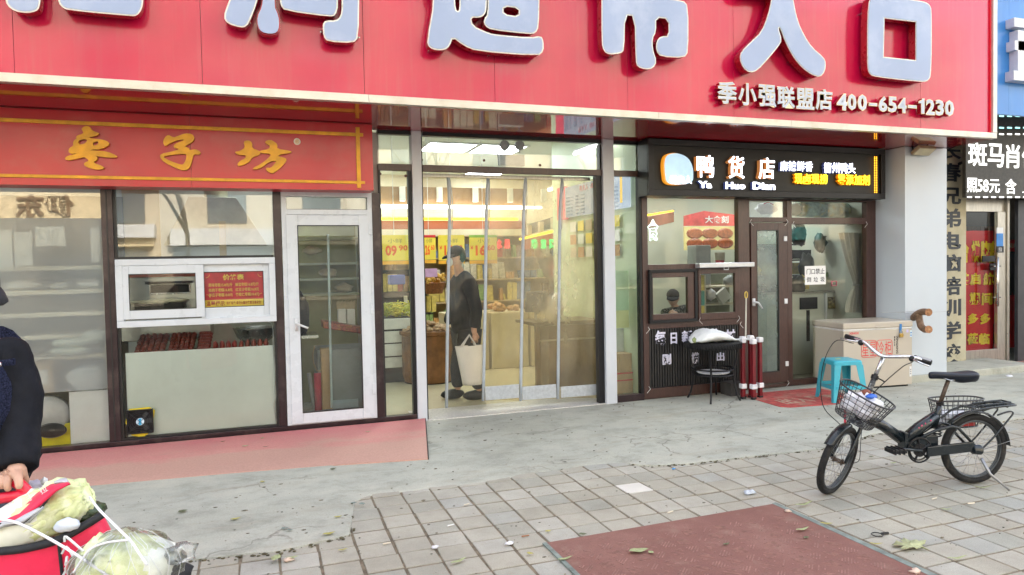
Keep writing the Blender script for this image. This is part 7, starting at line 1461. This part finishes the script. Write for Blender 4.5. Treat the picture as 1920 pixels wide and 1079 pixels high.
# seated shopkeeper
sk=thing('person','shopkeeper in a black cap and speckled shirt sitting behind the left hatch','person',onY(1268,600,7.55)); K_=lambda px,py,Y=7.6: onY(px,py,Y)
M_sh=mat('speckled black shirt',(.02,.02,.02),.8,0,.3,8,dirt=((.5,.5,.45),45,.9)); hc=K_(1262,560)
ch2=K_(1272,590); 
skin('body',M_skin2,sk,[ch2+Vector((0,.05,-.35)),ch2+Vector((0,.02,-.1)),K_(1268,577)+Vector((0,.03,-.02)),K_(1265,570)],chain(4),[.15,.15,.06,.055],2)
skin('shirt',M_sh,sk,[q_+Vector((0,0,.085)) for q_ in [ch2+Vector((0,.05,-.40)),ch2+Vector((0,.02,-.12)),ch2+Vector((.0,.02,-.03)),ch2+Vector((.19,.0,-.05)),ch2+Vector((.24,-.12,-.28)),ch2+Vector((-.17,.0,-.06)),ch2+Vector((-.22,-.14,-.24)),K_(1252,588)+Vector((-.0,-.18,-.02))]],[(0,1),(1,2),(2,3),(3,4),(2,5),(5,6),(6,7)],[(.19,.14),(.18,.13),(.10,.09),.08,.06,.08,.06,.045],2)
skin('legs',M_tr,sk,[ch2+Vector((0,.05,-.42)),ch2+Vector((-.1,-.35,-.48)),ch2+Vector((-.1,-.38,-.9)),ch2+Vector((.1,-.35,-.48)),ch2+Vector((.1,-.38,-.9))],[(0,1),(1,2),(0,3),(3,4)],[.15,.08,.06,.08,.06],2)
head('head',hc,(-.55,-.75,-.25),.215,M_skin2,sk,hair=M_dark,cap=True,capm=mat('black cap cloth',(.012,.014,.018),.8,0,.2,30))
fist(K_(1254,587)+Vector((-.02,-.22,-.0)),(-.7,-.3,.3),(0,-.6,.8),.95,M_skin2,sk)
stl=thing('shop_stool','plain stool under the seated shopkeeper','stool',(ch2.x,7.65,0)); MB().cyl((ch2.x,7.68,ch2.z-.60),(ch2.x,7.68,ch2.z-.56),.17,n=20).build('seat',M_greyp,stl); [MB().cyl((ch2.x+dx,7.68+dy,.0),(ch2.x+dx*.8,7.68+dy*.8,ch2.z-.60),.014,n=8).build('leg',M_greyp,stl) for dx in (-.13,.13) for dy in (-.13,.13)]
for i,(x,y,r_,lab) in enumerate([(1497,440,.11,'black bag hanging high at the left behind the right window'),(1512,500,.12,'dark bag on the rack left of the paper notice'),(1538,455,.09,'dark teal bag hanging above the paper notice'),(1570,535,.11,'dark backpack behind the pink timer'),(1495,535,.10,'dark bag low beside the brown door frame')]):
    tag(MB().ball(onY(x,y,7.62),r_,.08,r_*1.35,14,10,.35,i+40).build('hanging_bag',mat('dark bag %d'%i,[(.012,.012,.013),(.02,.018,.016),(.03,.06,.06),(.02,.02,.024),(.03,.028,.02)][i],.4,0,.2,9),smooth=True),lab,'bag','dark bags behind the right window')
# elderly person at the left edge holding the cart
fp_=thing('person','person in dark wool coat and cap gripping the red cart handle','person',dep(-80,1150,2.4))
M_coat=mat('navy wool coat',(.022,.026,.055),.95,0,.8,190,bump=.9,bscale=260,spec=.1); M_slv=mat('black padded sleeve',(.006,.007,.012),.8,0,.4,9,bump=1.0,bscale=9,spec=.25)
D=2.42
def Q(px,py,d=D): return dep(px,py,d)
gz=.005
foot=lambda px,d: Vector((dep(px,900,d).x,dep(px,900,d).y,gz))
base=Q(-95,700,2.5)
hip=Vector((base.x,base.y,.80)); 
P=[hip,Vector((base.x,base.y,1.0)),Q(-85,660,2.5),Q(-78,595,2.47),Q(-72,560,2.44),
   hip+Vector((.09,-.02,-.05)),hip+Vector((.11,-.04,-.40)),Vector((hip.x+.12,hip.y+.0,.09)),hip+Vector((-.09,.02,-.05)),hip+Vector((-.10,-.02,-.40)),Vector((hip.x-.12,hip.y+.02,.09)),
   Q(8,655,2.42),Q(34,760,2.40),Q(30,868,2.30),Q(-165,640,2.52),Q(-195,760,2.5),Q(-185,860,2.42),Q(-180,890,2.38)]
skin('body',M_skin,fp_,P,[(0,1),(1,2),(2,3),(3,4),(0,5),(5,6),(6,7),(0,8),(8,9),(9,10),(2,11),(11,12),(12,13),(2,14),(14,15),(15,16),(16,17)],[.13,.13,.11,.055,.05,.08,.06,.04,.08,.06,.04,.03,.03,.026,.03,.04,.032,.03],2)
skin('coat',M_coat,fp_,[hip+Vector((0,0,-.12)),hip+Vector((0,0,.12)),Q(-80,730,2.5),Q(-76,665,2.5),Q(-74,615,2.48),Q(-6,655,2.44),Q(-150,655,2.52)],[(0,1),(1,2),(2,3),(3,4),(3,5),(3,6)],[(.22,.18),(.205,.17),(.20,.165),(.15,.13),.075,(.115,.10),.11],2)
skin('sleeve',M_slv,fp_,[Q(-2,655,2.43),Q(20,668,2.42),Q(28,720,2.41),Q(34,775,2.40),Q(34,830,2.36),Q(33,878,2.31),Q(33,884,2.305)],chain(7),[(.080,.085),(.082,.085),.076,.074,.074,.070,.062],2)
skin('sleeve',M_slv,fp_,[Q(-150,660,2.52),Q(-172,700,2.52),Q(-190,770,2.5),Q(-187,860,2.42)],chain(4),[.08,.08,.072,.065],2)
for o_ in [x for x in bpy.data.objects if x.parent==fp_ and x.name.split('.')[0] in ('coat','sleeve')]:
    ft_=bpy.data.textures.new('folds','CLOUDS'); ft_.noise_scale=.11; ft_.noise_depth=2; dm_=o_.modifiers.new('folds','DISPLACE'); dm_.texture=ft_; dm_.texture_coords='GLOBAL'; dm_.strength=.034; dm_.mid_level=.5
skin('trousers',M_tr,fp_,[P[0],P[5],P[6],P[7],P[8],P[9],P[10]],[(0,1),(1,2),(2,3),(0,4),(4,5),(5,6)],[.16,.12,.09,.08,.12,.09,.08],2)
for k in (7,10): MB().ball((P[k].x+.02,P[k].y-.07,.055),.055,.14,.055,14,9,.05,k).build('shoe',_mats['black shoe'],fp_,smooth=True)
head('head',Q(-62,548,2.44),(.75,-.62,-.42),.225,M_skin,fp_,hair=mat('grey hair',(.3,.3,.3),.8),cap=True,capm=mat('black cap cloth',(.012,.014,.018),.8,0,.2,30))
cfr=Q(-62,760,2.37); MB().ball(cfr,.178,.17,.235,26,18,.05,3,rot=Matrix.Rotation(math.atan2(-.333,.943),3,'Z')).build('coat_front',M_coat,fp_,smooth=True)
bt_=Q(3,683,2.275); MB().obox(Q(8,681,2.285),Rw@Vector((.034,-.004,0)),Rw@Vector((0,.0,.006)),Rw@Vector((0,.011,0))).build('pocket_flap',M_coat,fp_,bev=.003); MB().ball(bt_-Rw@Vector((0,0,.012)),.009,n=10,m=7).build('button',M_chr,fp_,smooth=True)
# hand with separate fingers closed round the red handle
Hd=2.28
def finger(P_,rad,i_=0): return [tuple(p) for p in P_],rad
HP=[Q(30,868,2.30),Q(26,884,2.28),Q(14,893,2.27)]; HE=[(0,1),(1,2)]; HR=[(.030,.024),(.036,.024),(.037,.022)]
def addf(root,pts,rads):
    i0=len(HP)
    for k,(p,r_) in enumerate(zip(pts,rads)): HP.append(p); HR.append(r_); HE.append((root if k==0 else i0+k-1,i0+k))
addf(1,[Q(33,893,2.245),Q(36,907,2.225),Q(35,919,2.22)],[.0145,.0125,.0105])          # thumb hanging over the tube
addf(1,[Q(44,892,2.30),Q(50,901,2.31),Q(46,909,2.315)],[.013,.0115,.010])
addf(2,[Q(4,898,2.245),Q(2,909,2.225),Q(7,917,2.235)],[.0135,.012,.011])
addf(2,[Q(14,902,2.235),Q(13,914,2.225),Q(17,921,2.235)],[.013,.0115,.0105])
addf(2,[Q(-8,899,2.255),Q(-9,912,2.235),Q(-4,920,2.245)],[.012,.011,.010])
skin('hand',M_skin,fp_,HP,HE,HR,2)
# ------------------------------------------------------------------ shopping cart with bag and cabbages
sc_=thing('shopping_cart','red fabric shopping trolley bag with black rim and red plastic handle','shopping cart',Q(60,1200,2.3))
M_rf=mat('red nylon fabric',(.74,.010,.070),.55,0,.10,5,bump=.6,bscale=12,sheen=.1); M_bt2=mat('black binding tape',(.012,.013,.018),.7,0,.2,30); M_rh=mat('red plastic handle',(.68,.012,.045),.30,0,.08,8,coat=.2); M_gf=mat('grey fabric flap',(.48,.49,.52),.7,0,.06,12,bump=.2)
hnd=[Q(-120,912,2.24),Q(-60,902,2.25),Q(0,899,2.26),Q(30,905,2.26),Q(47,918,2.26),Q(55,930,2.26),Q(40,929,2.25),Q(12,933,2.24),Q(-30,940,2.23),Q(-120,950,2.22)]
MB().tube(smooth_path(hnd,5),.0175,12).build('handle',M_rh,sc_,smooth=True)
# bag: rim outline in the photograph, body hangs to the floor
rim=[Q(-150,1040,2.15),Q(2,1034,2.13),Q(60,1026,2.13),Q(110,1012,2.14),Q(160,985,2.17),Q(196,962,2.20),Q(185,945,2.38),Q(100,935,2.46),Q(-150,970,2.42)]
vs=[];K=6;N_=len(rim); cen=sum(rim,Vector())/N_
for k in range(K+1):
    t=k/K
    for i,p in enumerate(rim):
        q=p.copy(); q.z=p.z*(1-t)+.10*t; out=(p-cen); out.z=0; q+=out*(.05*math.sin(t*math.pi)+.05*noise.noise(Vector((i*1.7,k*1.3,0)))); 
        if i in (4,5,6): q+=(Rw@Vector((1,0,0)))*(.05*min(1,t*5)+.05*t)
        vs.append(q)
fs=[(k*N_+i,k*N_+(i+1)%N_,(k+1)*N_+(i+1)%N_,(k+1)*N_+i) for k in range(K) for i in range(N_)]+[tuple(K*N_+i for i in range(N_))]
o=MB().add(vs,fs).build('bag_body',M_rf,sc_,smooth=True); sb=o.modifiers.new('s','SUBSURF'); sb.levels=sb.render_levels=2
MB().tube(smooth_path(rim[:6],4),[.013]*(5*4+1),8).build('black_rim',M_bt2,sc_,smooth=True)
MB().tube([rim[3]+Vector((0,0,-.01)),rim[3]+Vector((.015,-.008,-.25)),rim[3]+Vector((.02,-.004,-.6))],.005,6).build('seam',M_bt2,sc_)
flp=[(-20,1000),(0,985),(60,940),(110,908),(128,903),(131,908),(118,915),(100,930),(80,955),(60,975),(40,990),(20,982),(0,980)]
fl_top=MB(); gl=[[( -20,985),(-20,1000)],[(30,955),(30,982)],[(60,935),(62,975)],[(95,910),(85,948)],[(128,901),(130,907)]]
def patch(cols,d,name,m,th=.008):
    vs=[];fs=[]
    for i,(a,b) in enumerate(cols):
        for k in range(5): t=k/4; p=Q(a[0]+(b[0]-a[0])*t,a[1]+(b[1]-a[1])*t,d+.06*(t-.5)*(-1)+.02*math.sin(math.pi*t)*-1); vs.append(p)
    for i in range(len(cols)-1):
        for k in range(4): fs.append((i*5+k,i*5+k+1,(i+1)*5+k+1,(i+1)*5+k))
    o=MB().add(vs,fs).build(name,m,sc_,smooth=True); so=o.modifiers.new('s','SOLIDIFY'); so.thickness=th; return o
patch([[(-60,990),(-60,1004)],[(5,968),(12,982)],[(30,955),(45,972)],[(60,930),(80,944)],[(95,908),(104,922)],[(128,903),(130,908)]],2.16,'flap',M_rf)
patch([[(-60,1004),(-60,1016)],[(0,984),(8,986)],[(12,982),(25,983)],[(45,973),(52,981)],[(78,947),(80,952)]],2.15,'grey_flap',M_gf)
patch([[(-60,1008),(-60,1020)],[(-20,985),(-20,1000)],[(0,975),(10,985)],[(20,972),(40,982)],[(70,950),(76,955)]],2.14,'grey_flap',M_gf)
MB().tube(smooth_path([Q(-40,982,2.12),Q(30,983,2.12),Q(43,980,2.12),Q(75,955,2.13),Q(95,930,2.14),Q(115,913,2.15),Q(130,907,2.15)],4),.0035,5).build('flap_binding',M_bt2,sc_,smooth=True)
patch([[(100,903),(102,906)],[(112,897),(115,905)],[(124,896),(128,905)],[(129,902),(130,908)]],2.2,'grey_flap',M_gf)
lettering('手',Q(53,942,2.13),(Rw@Vector((.85,-.5,0))).normalized(),(Rw@Vector((-.5,-.85,0))).normalized(),.025,.024,M_white,sc_,depth=.001); lettering('拉',Q(78,928,2.13),(Rw@Vector((.85,-.5,0))).normalized(),(Rw@Vector((-.5,-.85,0))).normalized(),.025,.024,M_white,sc_,depth=.001)
for s in (-.18,.30): 
    w0=Q(60,1000,2.35); MB().tube([Vector((w0.x+s-.015,w0.y,.09)),Vector((w0.x+s+.015,w0.y,.09))],.085,18).build('wheel',M_black,sc_)
mb=MB(); mb.tube([hnd[5],Q(90,960,2.36),Vector((w0.x+.05,w0.y+.06,.12))],.009,8); mb.tube([hnd[-2],Q(-40,980,2.36),Vector((w0.x-.12,w0.y+.06,.12))],.009,8); mb.build('frame_tube',M_chr,sc_,smooth=True)
# cabbages
M_cw=mat('white cabbage rib',(.80,.82,.74),.45,0,.05,9,bump=.06,bscale=30,dirt=((.74,.78,.55),7,.5)); M_cg=mat('pale green cabbage leaf',(.70,.76,.40),.5,0,.16,10,bump=.3,bscale=30,dirt=((.84,.87,.68),22,.95))
def cabbage(name,label,A,Bp,r,seed,parts=7,gfrac=.45):
    t=thing(name,label,'cabbage',A,'chinese cabbages'); A=Vector(A);Bp=Vector(Bp); ax=(Bp-A); L_=ax.length; ax.normalize(); u=ax.cross(Vector((0,0,1))).normalized(); w=u.cross(ax); rr=random.Random(seed)
    for li in range(parts):
        a0=2*math.pi*li/parts*1.6+rr.uniform(-.2,.2); vs=[];fs=[]; n,K=18,16; layer=.86+.14*(li/parts)
        for i in range(n+1):
            tt=i/n; R_=r*(.35+.65*math.sin(math.pi*min(1,tt*.62+.20)))*layer*(1.0 if tt<.85 else 1-.45*(tt-.85)/.15)
            for k in range(K+1):
                s=k/K-.5; a=a0+s*(2.3+.4*tt); fr=(tt**1.5)*.22*r*noise.noise(Vector((s*9+li*3,tt*10,seed)))*2+(.13*r*math.sin(s*38+tt*6+li)*max(0,tt-.35)); ridge=.06*r*math.exp(-(s/.12)**2)*(1-tt*.6)
                q=R_+fr+ridge; vs.append(A+ax*(L_*tt)+u*math.cos(a)*q+w*math.sin(a)*q)
        for i in range(n):
            for k in range(K): j=i*(K+1)+k; fs.append((j,j+1,j+K+2,j+K+1))
        mb=MB(); mb.v=[tuple(v) for v in vs]; mb.f=fs; mb.m=[0 if (f[0]//(K+1))/n<gfrac-.28*abs((f[0]%(K+1))/K-.5)*2 else 1 for f in fs]
        me=bpy.data.meshes.new('leaf'); me.from_pydata(mb.v,[],mb.f); me.materials.append(M_cw); me.materials.append(M_cg); me.polygons.foreach_set('material_index',mb.m); me.polygons.foreach_set('use_smooth',[True]*len(fs)); o=link('leaf',me,t); so=o.modifiers.new('s','SOLIDIFY'); so.thickness=.004
    MB().ball(A+ax*L_*.80,r*.85,r*.85,r*.85,14,10,.1,seed).build('heart',M_cg,t,smooth=True); return t
cabbage('chinese_cabbage','long pale cabbage lying across the open top of the red trolley bag',Q(-20,1018,2.19),Q(165,925,2.25),.082,3,9,.60)
cabbage('chinese_cabbage','cabbage wrapped in netting and clear film on the front of the trolley',Q(330,1070,2.14),Q(160,1048,2.10),.088,8,8,.30)
G_bag=glass('clear bag film',(.96,.97,.97),.0,rough=.25,milk=.16,milkcol=(.92,.92,.92),patch=True,mscale=11,wav=.3)
wrp=thing('clear_plastic_bag','clear plastic bag wrapped round the netted cabbage','bag',Q(230,1040,2.1)); c=Q(238,1060,2.10); rx_=(Rw@Vector((1,0,0))); rx_.z=0; rx_.normalize(); ry_=Vector((-rx_.y,rx_.x,0)); RB=Matrix.Rotation(math.atan2(rx_.y,rx_.x),3,'Z')
o=MB().ball(c,.158,.125,.100,34,22,.14,9,rot=RB).build('film',G_bag,wrp,smooth=True)
def onel(u,v,k=1.02):
    d=Vector((math.cos(v)*math.sin(u),-math.cos(v)*math.cos(u),math.sin(v))); q=1+.14*noise.noise(d*2.3+Vector((27.9,9,0)))
    return c+RB@Vector((d.x*.158*q,d.y*.125*q,d.z*.100*q))*k
mb=MB()
for s_ in (-1,1):
    for k in range(8):
        mb.tube([onel(-1.5+k*.40+s_*.05*j+.05*noise.noise(Vector((k,j*.4,s_))),-1.3+j*.24) for j in range(12)],.0008,4)
mb.build('netting',M_white,wrp,kind='stuff')
mb=MB()
for k in range(6): mb.tube(smooth_path([onel(-1.35+.05*k,-.3+.2*k),c+rx_*-.17+Vector((0,-.03,.03*k-.05)),c+rx_*(-.185+.01*(k%2))+Vector((0,-.03,.035*k-.09))],4),.0035,5)
mb.build('net_knot',M_white,wrp)
mb=MB(); mb.ball(c+rx_*.165+Vector((0,0,.035)),.045,.03,.03,12,8,.4,5); mb.build('twisted_end',G_bag,wrp,smooth=True)
cb3=thing('black_bag','black plastic-wrapped bundle with a white mark behind the netted cabbage','bag',Q(325,1068,2.2)); MB().ball(Q(322,1078,2.2),.06,.05,.045,16,10,.3,2).build('wrap',M_bt2,cb3,smooth=True); MB().tube(smooth_path([Q(308,1072,2.13),Q(316,1066,2.13),Q(322,1073,2.13)],4),.003,5).build('white_mark',M_white,cb3)
gv=thing('green_squash','dark green wrinkled squash in a clear bag beside the long cabbage','vegetable',Q(160,960,2.26)); MB().ball(Q(160,962,2.27),.060,.05,.036,18,12,.25,5).build('fruit',mat('dark green rind',(.035,.065,.025),.25,0,.4,20,bump=.5,bscale=40),gv,smooth=True)
wb2=thing('white_folded_packet','white folded packet tucked behind the black rim of the trolley bag','packet',Q(125,985,2.15)); MB().ball(Q(125,985,2.14),.036,.02,.020,12,8,.25,6).build('packet',mat('blue white film',(.62,.68,.78),.35,0,.08,20),wb2,smooth=True)
pb3=thing('lilac_plastic_bag','lilac-tinted crumpled plastic bag behind the red handle','bag',Q(65,915,2.4)); MB().ball(Q(62,918,2.42),.050,.04,.030,16,10,.4,7).build('film',mat('lilac film',(.52,.50,.60),.3,0,.15,20,bump=.5,bscale=30),pb3,smooth=True); MB().ball(Q(83,903,2.4),.012,.01,.014,10,6,.4,3).build('knot',M_white,pb3,smooth=True); MB().ball(Q(15,960,2.36),.08,.05,.05,14,9,.3,3).build('dark_contents',mat('blue grey film',(.12,.15,.20),.3,0,.3,10,bump=.5),pb3,smooth=True)
ro_=thing('white_rope','white flat rope crossing the front of the red trolley bag','rope',Q(100,1010,2.1))
MB().tube(smooth_path([Q(-40,968,2.10),Q(0,974,2.10),Q(35,982,2.09),Q(95,1012,2.06),Q(150,1045,2.03),Q(205,1082,2.02)],5),.0042,6).build('strand',mat('white rope',(.74,.74,.78),.6,0,.06,30),ro_,smooth=True)
MB().tube(smooth_path([Q(168,932,2.2),Q(185,955,2.15),Q(215,985,2.09),Q(245,1015,2.02),Q(262,1040,2.0),Q(275,1060,2.0)],5),.0042,6).build('strand',_mats['white rope'],ro_,smooth=True)
MB().tube(smooth_path([Q(240,1013,2.0),Q(200,1018,2.0),Q(170,1030,2.0),Q(150,1055,2.0),Q(138,1075,2.0)],5),.0035,6).build('strand',_mats['white rope'],ro_,smooth=True)
